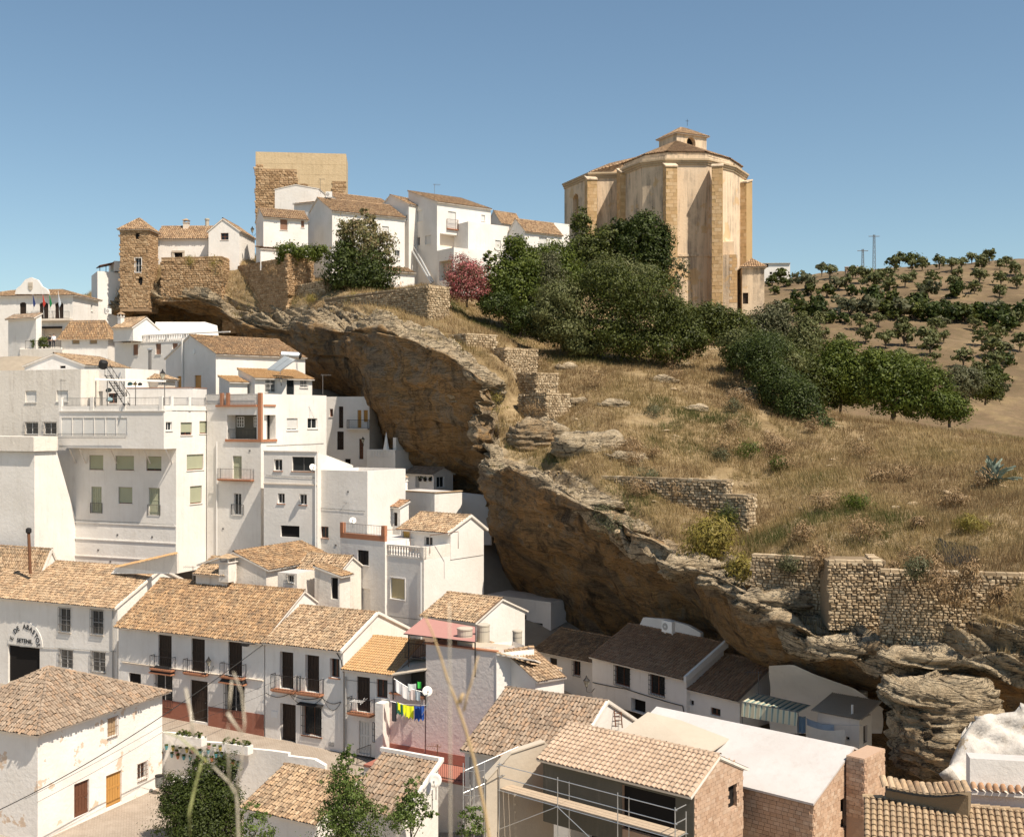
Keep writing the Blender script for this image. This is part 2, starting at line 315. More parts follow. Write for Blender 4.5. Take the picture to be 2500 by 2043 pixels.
def grid_normals(G):
    a = np.gradient(G, axis=0); b = np.gradient(G, axis=1); n = np.cross(a, b); n /= np.linalg.norm(n, axis=-1, keepdims=True) + 1e-9; return n
NG = grid_normals(G)
# make normals face the camera / up
if np.mean(np.sum(NG * (-G), -1)) < 0: NG = -NG
kk = tr[None, :, None]
bed = G[..., 2] + .34 * G[..., 0] + .05 * G[..., 1]
bp = np.stack([G[..., 0] * .09, G[..., 1] * .09, bed * 1.15], -1)
layer = fbm(bp, 4, .6) - .5; big = fbm(G * .11, 4) - .5; med = fbm(G * .45, 4, .55) - .5
# stepped beds: thin ledges whose edges stick out, broken up along their length
bw = bed * 1.5 + (fbm(np.stack([G[..., 0] * .14, G[..., 1] * .14, bed * .2], -1), 3) - .5) * 2.6; fr = bw - np.floor(bw)
ledge = (np.minimum(fr / .7, 1) - np.clip((fr - .7) / .3, 0, 1)) * (.35 + 1.3 * fbm(np.stack([G[..., 0] * .3, G[..., 1] * .3, np.floor(bw) * 3.1], -1), 2)) - .5
bw2 = bed * 4.3 + (fbm(G * .35, 3) - .5) * 3; fr2 = bw2 - np.floor(bw2); ledge2 = fr2 * fbm(np.stack([G[..., 0] * .8, G[..., 1] * .8, np.floor(bw2) * 2.7], -1), 2) - .3
fine = fbm(G * 1.6, 3) - .5
# long deep undercut seams that follow the bedding
seam = np.abs(fbm(np.stack([G[..., 0] * .05, G[..., 1] * .05, bed * .42], -1), 3) - .5); seam = -np.clip(.06 - seam, 0, 1) / .06
w_rock = np.clip((5.4 - tr) / .5, 0, 1)[None, :]; w_top = np.exp(-((tr - 4.5) / .75)**2)[None, :]
w_foot = np.clip(tr / .8, 0, 1)[None, :]
disp = w_rock * (big * 4.0 + med * (.45 + .5 * w_top) + layer * (.7 + 1.0 * w_top) + seam * (.5 + .8 * w_top) + ledge * (.16 + .75 * w_top) + ledge2 * (.08 + .55 * w_top) + fine * (.14 + .3 * w_top)) * w_foot + (1 - w_rock) * (big * 1.4 + med * .5)
G2 = G + NG * disp[..., None]
ns, nr = G2.shape[:2]; jr = int(np.argmin(np.abs(tr - ROCKEND)))
def sheet(name, g, m, k=None, smooth=True):
    a, b = g.shape[:2]; idx = np.arange(a * b).reshape(a, b)
    q = np.stack([idx[:-1, :-1], idx[1:, :-1], idx[1:, 1:], idx[:-1, 1:]], -1).reshape(-1, 4)
    return np_mesh(name, g.reshape(-1, 3), q, m, rnd=None if k is None else k.ravel(), smooth=smooth)
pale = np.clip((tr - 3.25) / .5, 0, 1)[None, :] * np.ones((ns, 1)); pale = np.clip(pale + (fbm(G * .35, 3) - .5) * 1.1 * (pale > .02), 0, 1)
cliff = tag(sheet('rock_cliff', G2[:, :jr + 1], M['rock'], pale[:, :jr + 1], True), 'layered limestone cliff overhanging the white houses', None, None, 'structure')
hillside = tag(sheet('hillside', G2[:, jr:], M['grassground'], None, True), 'dry grassy slope above the cliff', None, None, 'structure')
# ---------------------------------------------------------------- olive hill
OH = []
for x, rows in ((1500, 0), (1700, 0), (1870, 0), (2050, 0), (2200, 0), (2350, 0), (2500, 0), (2750, 0), (3100, 0)):
    sky_y = float(np.interp(x, [1500, 1700, 1870, 1950, 2050, 2150, 2300, 2460, 3100], [720, 705, 690, 678, 668, 660, 650, 642, 600]))
    rr = []
    for y, D in ((1300, 160), (1120, 178), (1040, 200), (950, 226), (860, 262), (795, 296), (762, 310), (735, 335), (0, 410), (1, 520), (2, 900)):
        if y == 0: y = sky_y
        elif y == 1: y = sky_y + 26
        elif y == 2: y = sky_y + 170
        else: y = y + (sky_y - 655) * .35
        rr.append((x, y, D * (1 + (x - 2200) * .00002)))
    OH.append(rr)
OC = px2w(np.array(OH, float)); t2 = np.linspace(0, len(OC) - 1, 120); t3 = np.linspace(0, OC.shape[1] - 1, 130)
OG = catmull(np.swapaxes(catmull(OC, t2), 0, 1).copy(), t3); OG = np.swapaxes(OG, 0, 1).copy()
OG[..., 2] += (fbm(OG * .05, 4) - .5) * 3.0 + (fbm(OG * .3, 3) - .5) * .6
olive_hill = tag(sheet('olive_hill', OG, M['soil']), 'bare brown hill planted with olive trees', None, None, 'structure')
# ---------------------------------------------------------------- ground under the town and out to the horizon
GP = [(-60, 40, -27), (-30, 50, -26.5), (0, 45, -27), (30, 45, -27), (-27, 72, -25.0), (-40, 66, -25), (-20, 84, -23.2), (-34, 90, -22.9), (-8, 78, -23.4), (8, 66, -24), (20, 62, -24), (40, 55, -24),
      (-30, 98, -14), (-18, 104, -13), (-8, 96, -18), (0, 86, -21), (6, 84, -21.5), (-48, 104, -15), (-40, 110, -15), (-60, 108, -15), (-30, 106, -15), (-40, 128, 0), (-25, 124, -7), (-45, 92, -24), (-52, 95, -23), (-40, 80, -26.5), (-50, 76, -26.5), (-25, 76, -27), (-15, 72, -27), (-33, 76, -27), (-20, 70, -27), (-10, 70, -27), (-30, 66, -27), (-36, 97, -19), (-25, 84, -24.5), (-15, 118, -9), (-5, 112, -10), (2, 102, -17), (12, 92, -19), (24, 84, -20),
      (40, 70, -20), (-60, 140, 8), (-40, 140, 7), (-25, 140, 4), (-80, 150, 8), (-60, 170, 8), (0, 15, -14), (-20, 15, -14), (20, 15, -14), (0, 3, -3.2), (-60, 20, -24), (60, 20, -24), (60, 60, -24), (90, 100, -30), (80, 150, -25),
      (-120, 120, -5), (-120, 60, -20), (0, -40, 0), (-200, 200, -20), (200, 200, -35), (0, 300, -20), (200, 500, -30), (-300, 500, -40)]
gx = np.concatenate([np.linspace(-3000, -130, 14), np.linspace(-120, 120, 97), np.linspace(130, 3000, 14)])
gy = np.concatenate([np.linspace(-400, -20, 8), np.linspace(-15, 200, 90), np.linspace(215, 6000, 20)])
XX, YY = np.meshgrid(gx, gy, indexing='ij'); num = 0; den = 0
for x, y, z in GP:
    w = 1 / (((XX - x)**2 + (YY - y)**2) + 6)**1.6; num = num + w * z; den = den + w
ZZ = num / den; far = np.clip((np.hypot(XX, YY) - 400) / 800, 0, 1); ZZ = ZZ * (1 - far) - 45 * far - .25
ground = tag(sheet('ground', np.stack([XX, YY, ZZ], -1), simple('town_ground', (.30, .25, .19), .95, var=.2, sc=1.5, bump=.4)), 'pale bare ground under the town', None, None, 'structure')
# ---------------------------------------------------------------- ray casting onto the land
def bvh_of(*gs):
    vs = []; fs = []
    for g in gs:
        a, b = g.shape[:2]; i0 = len(vs); vs += g.reshape(-1, 3).tolist(); idx = (np.arange(a * b).reshape(a, b) + i0)
        fs += np.stack([idx[:-1, :-1], idx[1:, :-1], idx[1:, 1:], idx[:-1, 1:]], -1).reshape(-1, 4).tolist()
    return BVHTree.FromPolygons(vs, fs)
BV_HILL = bvh_of(G2[::3, ::3]); BV_OL = bvh_of(OG)
def hit(px, py, bv=None):
    d = P(px, py, 1).normalized(); best = None
    for b in ([bv] if bv else [BV_HILL, BV_OL]):
        l = b.ray_cast(Vector((0, 0, 0)), d)
        if l[0] is not None and (best is None or l[3] < best[1]): best = (l[0], l[3])
    return best[0].copy() if best else None
def drop(x, y, bv=None, z=120):
    l = (bv or BV_HILL).ray_cast(Vector((x, y, z)), Vector((0, 0, -1)))
    return l[0]
# ================================================================== house builder
class Fac:
    """one vertical facade: O = left end seen from outside (2D), d = unit direction to the right seen from outside"""
    def __init__(s, O, d, length, zb, zt): s.O = Vector(O); s.d = Vector(d).normalized(); s.n = Vector((s.d.y, -s.d.x)); s.len = length; s.zb = zb; s.zt = zt; s.holes = []; s.gable = None
    def u(s, px): k = (px - CX) / F; return (k * s.O.y - s.O.x) / (s.d.x - k * s.d.y)
    def z(s, u, py): return -(py - CY) / F * (s.O.y + u * s.d.y)
    def pt(s, u, z, o=0.0): return Vector((s.O.x + s.d.x * u + s.n.x * o, s.O.y + s.d.y * u + s.n.y * o, z))
    def px(s, px, py, o=0.0): u = s.u(px); return s.pt(u, s.z(u, py), o)
    def box(s, mb, u0, u1, z0, z1, o0, o1):
        mb.hexa([s.pt(u0, z0, o1), s.pt(u1, z0, o1), s.pt(u1, z0, o0), s.pt(u0, z0, o0), s.pt(u0, z1, o1), s.pt(u1, z1, o1), s.pt(u1, z1, o0), s.pt(u0, z1, o0)])
    def rect(s, x0, y0, x1, y1):
        u0, u1 = sorted((s.u(x0), s.u(x1))); um = (u0 + u1) / 2; za, zb = s.z(um, y1), s.z(um, y0); return u0, u1, min(za, zb), max(za, zb)

def arch_pts(u0, u1, z0, z1, rise, n=8):
    if rise <= 0: return [(u0, z0), (u1, z0), (u1, z1), (u0, z1)]
    c = (u0 + u1) / 2; h = (u1 - u0) / 2; p = [(u0, z0), (u1, z0)]
    for k in range(n + 1): t = math.pi * k / n; p.append((c + h * math.cos(t), z1 - rise + rise * math.sin(t)))
    return p
def wall_mesh(mb, fac, rd=.2):
    """facade polygon with real openings and their reveals"""
    L = fac.len; out = [(0, fac.zb), (L, fac.zb), (L, fac.zt)] + ([] if fac.gable is None else [(u, z) for u, z in fac.gable]) + [(0, fac.zt if fac.gable is None or len(fac.gable) == 0 else fac.zt)]
    if fac.gable is not None and getattr(fac, 'shed', False): out = [(0, fac.zb), (L, fac.zb)] + list(fac.gable)
    loops = [[Vector((u, z, 0)) for u, z in out]] + [[Vector((u, z, 0)) for u, z in h['pts']] for h in fac.holes]
    flat = [p for l in loops for p in l]
    for t in tessellate_polygon(loops):
        q = [fac.pt(flat[i].x, flat[i].y) for i in t]
        if (q[1] - q[0]).cross(q[2] - q[0]).dot(Vector((fac.n.x, fac.n.y, 0))) < 0: q = q[::-1]
        mb.poly(q)
    for h in fac.holes:
        p = h['pts']; n = len(p); r = h.get('rd', rd)
        for k in range(n):
            a, b = p[k], p[(k + 1) % n]; mb.poly([fac.pt(*a), fac.pt(*a, -r), fac.pt(*b, -r), fac.pt(*b)])
        mb.poly([fac.pt(u, z, -r - .12) for u, z in p])     # back of the recess

def railing(fac_or_pts, h, parent, m, spacing=.12, bar=.012, name='railing', top=.02, posts=0):
    mb = MB(); pts = [Vector(p) for p in fac_or_pts]
    for a, b in zip(pts, pts[1:]):
        L = (b - a).length; n = max(2, int(L / spacing)); up = Vector((0, 0, h))
        mb.tube([a + up, b + up], top, 4); mb.tube([a + up * .08, b + up * .08], top * .8, 4)
        for k in range(n + 1): q = a.lerp(b, k / n); mb.tube([q, q + up], bar * (1.8 if k in (0, n) else 1), 3 if k not in (0, n) else 4)
    return mb.build(name, m, parent)

def opening(fac, root, kind, x0, y0, x1, y1, o):
    u0, u1, z0, z1 = fac.rect(x0, y0, x1, y1) if not o.get('uz') else (x0, x1, y0, y1)
    z0 = max(z0, fac.zb + .05); rd = o.get('rd', .18); arch = o.get('arch', 0) * (u1 - u0) / 2; w, h = u1 - u0, z1 - z0
    fac.holes.append(dict(pts=arch_pts(u0, u1, z0, z1, arch), rd=rd))
    fm = M[o.get('frame', 'frame_white')]
    if kind == 'dark':            # an unglazed or deep dark opening
        mb = MB(); mb.poly([fac.pt(u, z, -rd + .01) for u, z in arch_pts(u0 + .01, u1 - .01, z0 + .01, z1 - .01, arch)]); part = mb.build(o.get('name', 'opening'), M[o.get('mat', 'dark')], root)
    elif kind == 'door':
        mb = MB(); n = max(2, int(w / .22)); g = .012
        for k in range(n):
            a = u0 + w * k / n; b = u0 + w * (k + 1) / n; fac.box(mb, a + g, b - g, z0 + .02, z1 - .02 - (arch * .6 if k in (0, n - 1) else 0), -rd + .005, -rd + .05)
        fac.box(mb, u0 + .01, u1 - .01, z0 + .02, z0 + .25, -rd + .05, -rd + .065); fac.box(mb, u0 + .01, u1 - .01, z0 + h * .52, z0 + h * .58, -rd + .05, -rd + .065); fac.box(mb, u0 + .01, u1 - .01, z1 - arch - .14, z1 - arch - .02, -rd + .05, -rd + .065)
        part = mb.build(o.get('name', 'door'), M[o.get('mat', 'wood_dark')], root)
        if o.get('handle', True):
            k = MB(); k.tube([fac.pt(u0 + w * .84, z0 + h * .47, -rd + .05), fac.pt(u0 + w * .84, z0 + h * .47, -rd + .12)], .022, 5); k.build('handle', M['iron_grey'], part)
    else:
        mb = MB(); t = .06
        fac.box(mb, u0, u0 + t, z0, z1 - arch, -rd, -rd + .05); fac.box(mb, u1 - t, u1, z0, z1 - arch, -rd, -rd + .05)
        fac.box(mb, u0 + t, u1 - t, z0, z0 + t, -rd, -rd + .05); fac.box(mb, u0 + t, u1 - t, z1 - arch - t, z1 - arch, -rd, -rd + .05)
        nx, ny = o.get('grid', (2, 1))
        for k in range(1, nx): c = u0 + w * k / nx; fac.box(mb, c - t * .4, c + t * .4, z0 + t, z1 - arch - t, -rd, -rd + .045)
        for k in range(1, ny): c = z0 + h * k / ny; fac.box(mb, u0 + t, u1 - t, c - t * .3, c + t * .3, -rd, -rd + .04)
        part = mb.build('window', fm, root)
        mb = MB(); mb.poly([fac.pt(u, z, -rd + .012) for u, z in arch_pts(u0 + .02, u1 - .02, z0 + .02, z1 - .02, arch)]); mb.build('pane', M[o.get('glass', 'glass')], part)
        if kind.startswith('blind'):
            fr = o.get('fr', 1.0); mb = MB(); zb = z1 - .03 - (h - .06) * fr
            fac.box(mb, u0 + t * .6, u1 - t * .6, zb, z1 - .03 - arch * .25, -rd + .052, -rd + .075); mb.build('roller_blind', M[kind], part)
    if o.get('sill', kind not in ('door', 'dark')):
        mb = MB(); fac.box(mb, u0 - .07, u1 + .07, z0 - .07, z0 - .005, -rd * .3, .07); mb.build('sill', M[o.get('sillm', 'white_clean')], part)
    if o.get('trim'):
        mb = MB(); b = .1; fac.box(mb, u0 - b, u0 - .01, z0, z1 + b, 0, .035); fac.box(mb, u1 + .01, u1 + b, z0, z1 + b, 0, .035); fac.box(mb, u0 - .01, u1 + .01, z1 + .01, z1 + b, 0, .035)
        mb.build('window_surround', M[o['trim']], part)
    if o.get('grille'):
        mb = MB(); pr = .1; nb = max(4, int(w / .13)); r = o.get('gr', .012); e = .06
        for k in range(nb + 1): uu = u0 - e + (w + 2 * e) * k / nb; mb.tube([fac.pt(uu, z0 - e, pr), fac.pt(uu, z1 + e, pr)], r, 4)
        for k in range(o.get('gh', 4)):
            zz = z0 - e + (h + 2 * e) * k / (o.get('gh', 4) - 1); mb.tube([fac.pt(u0 - e, zz, .0), fac.pt(u0 - e, zz, pr), fac.pt(u1 + e, zz, pr), fac.pt(u1 + e, zz, 0)], r * 1.1, 4)
        mb.build('window_grille', M[o.get('gm', 'iron')], part)
    if o.get('bal'):
        b = o['bal']; e = b.get('e', .28); pj = b.get('p', .45); hh = b.get('h', 1.0); zf = z0 - .02
        if pj > .12:
            mb = MB(); fac.box(mb, u0 - e, u1 + e, zf - .1, zf, 0.003, pj); fac.box(mb, u0 - e + .05, u1 + e - .05, zf - .17, zf - .1, 0.003, pj - .07); sb = mb.build('balcony_slab', M[b.get('slab', 'terracotta')], part)
        pp = [fac.pt(u0 - e + .03, zf, .02), fac.pt(u0 - e + .03, zf, pj - .04), fac.pt(u1 + e - .03, zf, pj - .04), fac.pt(u1 + e - .03, zf, .02)]
        railing(pp, hh, part, M[b.get('m', 'iron')], b.get('sp', .13), b.get('bar', .011))
    if o.get('hood'):
        mb = MB(); zt = z1 + .12; e = .22; pj = .42
        a = [fac.pt(u0 - e, zt, 0), fac.pt(u0 - e, zt, pj), fac.pt(u1 + e, zt, pj), fac.pt(u1 + e, zt, 0)]; tp = [fac.pt(u0, zt + .45, 0.01), fac.pt(u0 + .1, zt + .45, pj * .45), fac.pt(u1 - .1, zt + .45, pj * .45), fac.pt(u1, zt + .45, .01)]
        mb.hexa(a + tp); mb.build('window_hood', M['iron'], part)
        mb = MB(); fac.box(mb, u0 - e - .04, u1 + e + .04, zt - .1, zt - .003, 0.01, pj + .05); mb.build('hood_moulding', M['terracotta'], part)
    return part

# ------------------------------------------------------------------ roofs of barrel tiles
UNIT_TILE = {}
def tile_profile(rb, rt, ln, th=4):
    v = []
    for y, r, lift in ((0, rb, .035), (ln, rt, .0)):
        for k in range(th + 1): a = math.pi * k / th; v.append((math.cos(a) * r, y, math.sin(a) * r * .85 + lift))
    f = [[k, k + 1, th + 2 + k, th + 1 + k] for k in range(th)]
    return np.array(v), f
def tiles(poly, root, mat, pitch=.22, expo=.34, rb=.092, singles=0, jit=1.0, name='roof_tiles', capends=True):
    poly = [Vector(p) for p in poly]; n = Vector((0, 0, 0))
    for a, b in zip(poly, poly[1:] + poly[:1]): n += a.cross(b)
    n.normalize(); n = -n if n.z < 0 else n
    w = (Vector((0, 0, 1)) - n * n.z).normalized(); u = w.cross(n).normalized(); o = poly[0]
    q = [((p - o).dot(u), (p - o).dot(w)) for p in poly]; us = [a for a, _ in q]; T = []
    c = min(us) + pitch * .5
    while c < max(us) - pitch * .2:
        xs = []
        for (a, b), (a2, b2) in zip(q, q[1:] + q[:1]):
            if (a <= c < a2) or (a2 <= c < a): xs.append(b + (b2 - b) * (c - a) / (a2 - a))
        xs.sort()
        for v0, v1 in zip(xs[::2], xs[1::2]):
            v = v0 - .03
            while v < v1 - expo * .35: T.append((c, v, min(expo * 1.22, v1 - v + .05))); v += expo
        c += pitch
    if not T: return
    T = np.array(T); N = len(T); ju = RNG.normal(0, .011 * jit, N); jv = RNG.normal(0, .02 * jit, N); jy = RNG.normal(0, .03 * jit, N); jz = RNG.normal(0, .008 * jit, N); rn = RNG.random(N)
    pv, pf = tile_profile(rb, rb * .82, 1.0); U, Wv, Nn, O = (np.array(x) for x in (u, w, n, o))
    order = np.arange(N)
    if singles:
        wp = O + T[:, :1] * U + T[:, 1:2] * Wv; d = np.linalg.norm(wp, axis=1)
        vis = (np.abs(wp[:, 0] / wp[:, 1]) < .44) & (wp[:, 2] / wp[:, 1] > -.366); order = np.argsort(d + 1000 * (~vis))
        me = UNIT_TILE.get((mat.name, rb))
        if me is None:
            v = pv.copy(); v[:, 1] *= expo * 1.22; me = bpy.data.meshes.new('roof_tile'); me.from_pydata([tuple(x) for x in v], [], pf); me.materials.append(mat); UNIT_TILE[(mat.name, rb)] = me
        rl = rootloc(root)
        for i in order[:singles]:
            ob = bpy.data.objects.new('roof_tile', me); COL.objects.link(ob); ob.parent = root
            cu, su = math.cos(jy[i]), math.sin(jy[i]); uu = u * cu + w * su; ww = w * cu - u * su
            mt = Matrix((uu, ww, n)).transposed().to_4x4(); mt.translation = o + u * (T[i, 0] + ju[i]) + w * (T[i, 1] + jv[i]) + n * (jz[i]) - rl
            if T[i, 2] < expo: mt = mt @ Matrix.Diagonal((1, max(.2, T[i, 2] / (expo * 1.22)), 1, 1))
            ob.matrix_basis = mt
        order = order[singles:]
    if len(order) == 0: return
    T = T[order]; ju, jv, jy, jz, rn = ju[order], jv[order], jy[order], jz[order], rn[order]; N = len(T)
    X = pv[None, :, 0] + jy[:, None] * -pv[None, :, 1] * .4; Y = pv[None, :, 1] * T[:, 2:3]; Z = pv[None, :, 2] + jz[:, None]
    V = O + (T[:, 0:1] + ju[:, None] + X)[..., None] * U + (T[:, 1:2] + jv[:, None] + Y)[..., None] * Wv + Z[..., None] * Nn
    Fc = np.array(pf)[None] + (np.arange(N) * len(pv))[:, None, None]
    ob = np_mesh(name, V.reshape(-1, 3), Fc.reshape(-1, 4), mat, root, np.repeat(rn, len(pv))); tag(ob, kind='stuff'); return ob
def ridge(p, q, root, mat, r=.12, step=.36):
    p, q = Vector(p), Vector(q); L = (q - p).length; n = max(1, int(L / step)); d = (q - p).normalized(); s = d.cross(Vector((0, 0, 1))).normalized(); up = s.cross(d)
    mb = MB(); rn = []
    for k in range(n):
        a = p + d * (L * k / n); b = p + d * (L * (k + 1.15) / n); i = len(mb.v); jj = random.uniform(-.015, .015)
        for c, rr, lift in ((a, r, .03), (b, r * .86, .0)):
            for t in range(5): an = math.pi * t / 4; mb.v.append(c + s * (math.cos(an) * rr + jj) + up * (math.sin(an) * rr * .9 + lift))
        for t in range(4): mb.f.append([i + t, i + t + 1, i + 6 + t, i + 5 + t])
        rn += [random.random()] * 10
    o = mb.build('ridge_tiles', mat, root, rnd=rn); tag(o, kind='stuff'); return o

class House:
    def __init__(s, name, label, cat, c, group=None): s.root = thing(name, label, cat, P(*c), group)
class Block:
    """a box of a house: corner c=(px,depth) nearest the viewer, left facade L and right facade R at right angles"""
    def __init__(s, h, c, yaw, l, r, top, bot, mat='white', rd=.18):
        s.h = h.root if isinstance(h, House) else h; s.D = c[1]; s.mat = mat; s.rd = rd
        C = Vector(((c[0] - CX) / F * c[1], c[1])); t = R(yaw); s.a = Vector((-math.cos(t), math.sin(t))); s.b = Vector((math.sin(t), math.cos(t))); s.C = C
        def ln(px, e):
            if isinstance(px, tuple): return px[1]
            k = (px - CX) / F; return (k * C.y - C.x) / (e.x - k * e.y)
        s.LL, s.LR = ln(l, s.a), ln(r, s.b); zt = -(top - CY) / F * c[1]; zb = -(bot - CY) / F * c[1]; s.zt, s.zb = zt, zb
        s.L = Fac(C + s.a * s.LL, -s.a, s.LL, zb, zt); s.R = Fac(C, s.b, s.LR, zb, zt)
        s.BL = Fac(C + s.b * s.LR, s.a, s.LL, zb, zt); s.BR = Fac(C + s.a * s.LL + s.b * s.LR, -s.b, s.LR, zb, zt)   # rear (opposite L) and far left (opposite R)
    def p(s, u, v, z): q = s.C + s.a * u + s.b * v; return Vector((q.x, q.y, z))
    def op(s, side, kind, x0, y0, x1, y1, **o): return opening(getattr(s, side), s.h, kind, x0, y0, x1, y1, {'rd': s.rd, **o})
    def walls(s, capz=None):
        mb = MB()
        for f in (s.L, s.R, s.BL, s.BR): wall_mesh(mb, f, s.rd)
        if capz is not None: mb.poly([s.p(0, 0, capz), s.p(0, s.LR, capz), s.p(s.LL, s.LR, capz), s.p(s.LL, 0, capz)])
        return mb.build('wall', M[s.mat], s.h)
    def flat(s, par=.0, cap=None, th=.22, floor='whiteroof'):
        """flat roof with parapet par above the floor"""
        w = s.walls(None)
        mb = MB(); z = s.zt - par; i = th if par > 0 else 0
        mb.poly([s.p(i, i, z), s.p(s.LL - i, i, z), s.p(s.LL - i, s.LR - i, z), s.p(i, s.LR - i, z)]); mb.build('roof_terrace', M[floor], s.h)
        if par > 0:
            mb = MB(); c = [(0, 0), (s.LL, 0), (s.LL, s.LR), (0, s.LR)]; d = [(th, th), (s.LL - th, th), (s.LL - th, s.LR - th), (th, s.LR - th)]
            for k in range(4):
                a, b, e, g = c[k], c[(k + 1) % 4], d[(k + 1) % 4], d[k]
                mb.poly([s.p(*a, s.zt), s.p(*b, s.zt), s.p(*e, s.zt), s.p(*g, s.zt)]); mb.poly([s.p(*g, s.zt), s.p(*e, s.zt), s.p(*e, z), s.p(*g, z)])
            mb.build('parapet', M[s.mat], s.h)
            if cap:
                mb = MB()
                for f in (s.L, s.R): f.box(mb, -.04, f.len + .04, s.zt + .003, s.zt + .06, -th, .04)
                mb.build('parapet_coping', M[cap], s.h)
        return w
    def roof(s, kind, tile='tile_light', pitch=24, ov=.3, og=.12, zr=None, tr=.5, singles=0, verge=None, tp=.22, expo=.34, rb=.092, jit=1.0, deck=True, eavem='white_old', ridges=True, apex=None):
        tp_ = math.tan(R(pitch)); LL, LR, ze = s.LL, s.LR, s.zt; planes = []; p = s.p; lines = []; mt = M[tile]
        if kind in ('gableL', 'gableR'):
            A, B = (LL, LR) if kind == 'gableL' else (LR, LL)
            q = (lambda a, b, z: p(a, b, z)) if kind == 'gableL' else (lambda a, b, z: p(b, a, z))
            t = B * tr; zr = ze + t * tp_ if zr is None else zr; k1 = (zr - ze) / t; k2 = (zr - ze) / max(.1, B - t)
            planes.append([q(-og, -ov, ze - ov * k1), q(A + og, -ov, ze - ov * k1), q(A + og, t, zr), q(-og, t, zr)])
            planes.append([q(-og, B + ov, ze - ov * k2), q(A + og, B + ov, ze - ov * k2), q(A + og, t, zr), q(-og, t, zr)]); lines.append((q(-og, t, zr), q(A + og, t, zr)))
            if kind == 'gableL': s.R.gable = [(t, zr)]; s.BR.gable = [(B - t, zr)]
            else: s.L.gable = [(s.LL - t, zr)]; s.BL.gable = [(t, zr)]
        elif kind in ('shedL', 'shedR'):
            A, B = (LL, LR) if kind == 'shedL' else (LR, LL); q = (lambda a, b, z: p(a, b, z)) if kind == 'shedL' else (lambda a, b, z: p(b, a, z))
            zr = ze + B * tp_ if zr is None else zr; k1 = (zr - ze) / B
            planes.append([q(-og, -ov, ze - ov * k1), q(A + og, -ov, ze - ov * k1), q(A + og, B + .05, zr + .05 * k1), q(-og, B + .05, zr + .05 * k1)]); lines.append((q(-og, B, zr), q(A + og, B, zr)))
            if kind == 'shedL':
                for f, g in ((s.R, [(LR, zr), (0, ze)]), (s.BR, [(LR, ze), (0, zr)]), (s.BL, [(LL, zr), (0, zr)])): f.gable = g; f.shed = True
            else:
                for f, g in ((s.L, [(LL, ze), (0, zr)]), (s.BL, [(LL, zr), (0, ze)]), (s.BR, [(LR, zr), (0, zr)])): f.gable = g; f.shed = True
        elif kind in ('hip', 'pyr', 'hipR', 'hipL'):
            # hip: ridge parallel to the longer side; hipR/hipL: only the R / far-left end is hipped
            if LL >= LR: A, B, q = LL, LR, (lambda a, b, z: p(a, b, z))
            else: A, B, q = LR, LL, (lambda a, b, z: p(b, a, z))
            t = B / 2; zr = ze + t * tp_ if zr is None else zr; k = (zr - ze) / t; a0, a1 = (t, A - t) if A > B + .2 else (A / 2, A / 2)
            e = ze - ov * k; c0, c1, c2, c3 = q(-ov, -ov, e), q(A + ov, -ov, e), q(A + ov, B + ov, e), q(-ov, B + ov, e); r0, r1 = q(a0, t, zr), q(a1, t, zr)
            planes += [[c0, c1, r1, r0] if a1 > a0 else [c0, c1, r0], [c3, c2, r1, r0] if a1 > a0 else [c3, c2, r0], [c0, c3, r0], [c1, c2, r1]]; lines += [(c0, r0), (c1, r1), (c2, r1), (c3, r0)] + ([(r0, r1)] if a1 > a0 else [])
        elif kind == 'apex':
            e = ze - ov * .35; cs = [p(-ov, -ov, e), p(LL + ov, -ov, e), p(LL + ov, LR + ov, e), p(-ov, LR + ov, e)]; ap_ = p(apex[0], apex[1], zr)
            planes += [[cs[3], cs[0], ap_], [cs[0], cs[1], ap_], [cs[1], cs[2], ap_], [cs[2], cs[3], ap_]]; lines += [(c, ap_) for c in cs]
        w = s.walls(None); mb = MB()
        for pl in planes:
            n = (pl[1] - pl[0]).cross(pl[2] - pl[0]).normalized(); n = -n if n.z < 0 else n
            mb.prism([v - n * .13 for v in pl], n * .12)
        rf = mb.build('roof', M[eavem], s.h); s.rf = rf; sg = singles
        for pl in planes:
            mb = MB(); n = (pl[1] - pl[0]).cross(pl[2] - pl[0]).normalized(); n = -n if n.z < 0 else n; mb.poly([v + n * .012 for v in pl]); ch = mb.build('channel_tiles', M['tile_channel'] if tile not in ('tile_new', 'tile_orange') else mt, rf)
            facing = n.dot(-(sum(pl, Vector()) / len(pl))) > 0
            if facing: tiles([v + n * .01 for v in pl], rf, mt, tp, expo, rb, sg, jit); sg = 0
        if ridges:
            for a, b in lines: ridge(a, b, rf, mt)
        if verge:
            mb = MB()
            if kind == 'gableL': ends = [[q(x, -ov, ze - ov * k1), q(x, t, zr)] for x in (-og - .02,)] + [[q(-og - .02, t, zr), q(-og - .02, B + ov, ze - ov * k2)]]
            elif kind == 'gableR': ends = [[q(x, -ov, ze - ov * k1), q(x, t, zr)] for x in (-og - .02,)] + [[q(-og - .02, t, zr), q(-og - .02, B + ov, ze - ov * k2)]]
            else: ends = []
            for a, b in ends: mb.prism([a + Vector((0, 0, -.1)), b + Vector((0, 0, -.1)), b + Vector((0, 0, .1)), a + Vector((0, 0, .1))], Vector((s.a.x, s.a.y, 0)) * .16 if kind == 'gableL' else Vector((s.b.x, s.b.y, 0)) * .16)
            if ends: mb.build('roof_verge', M[verge], rf)
        return rf
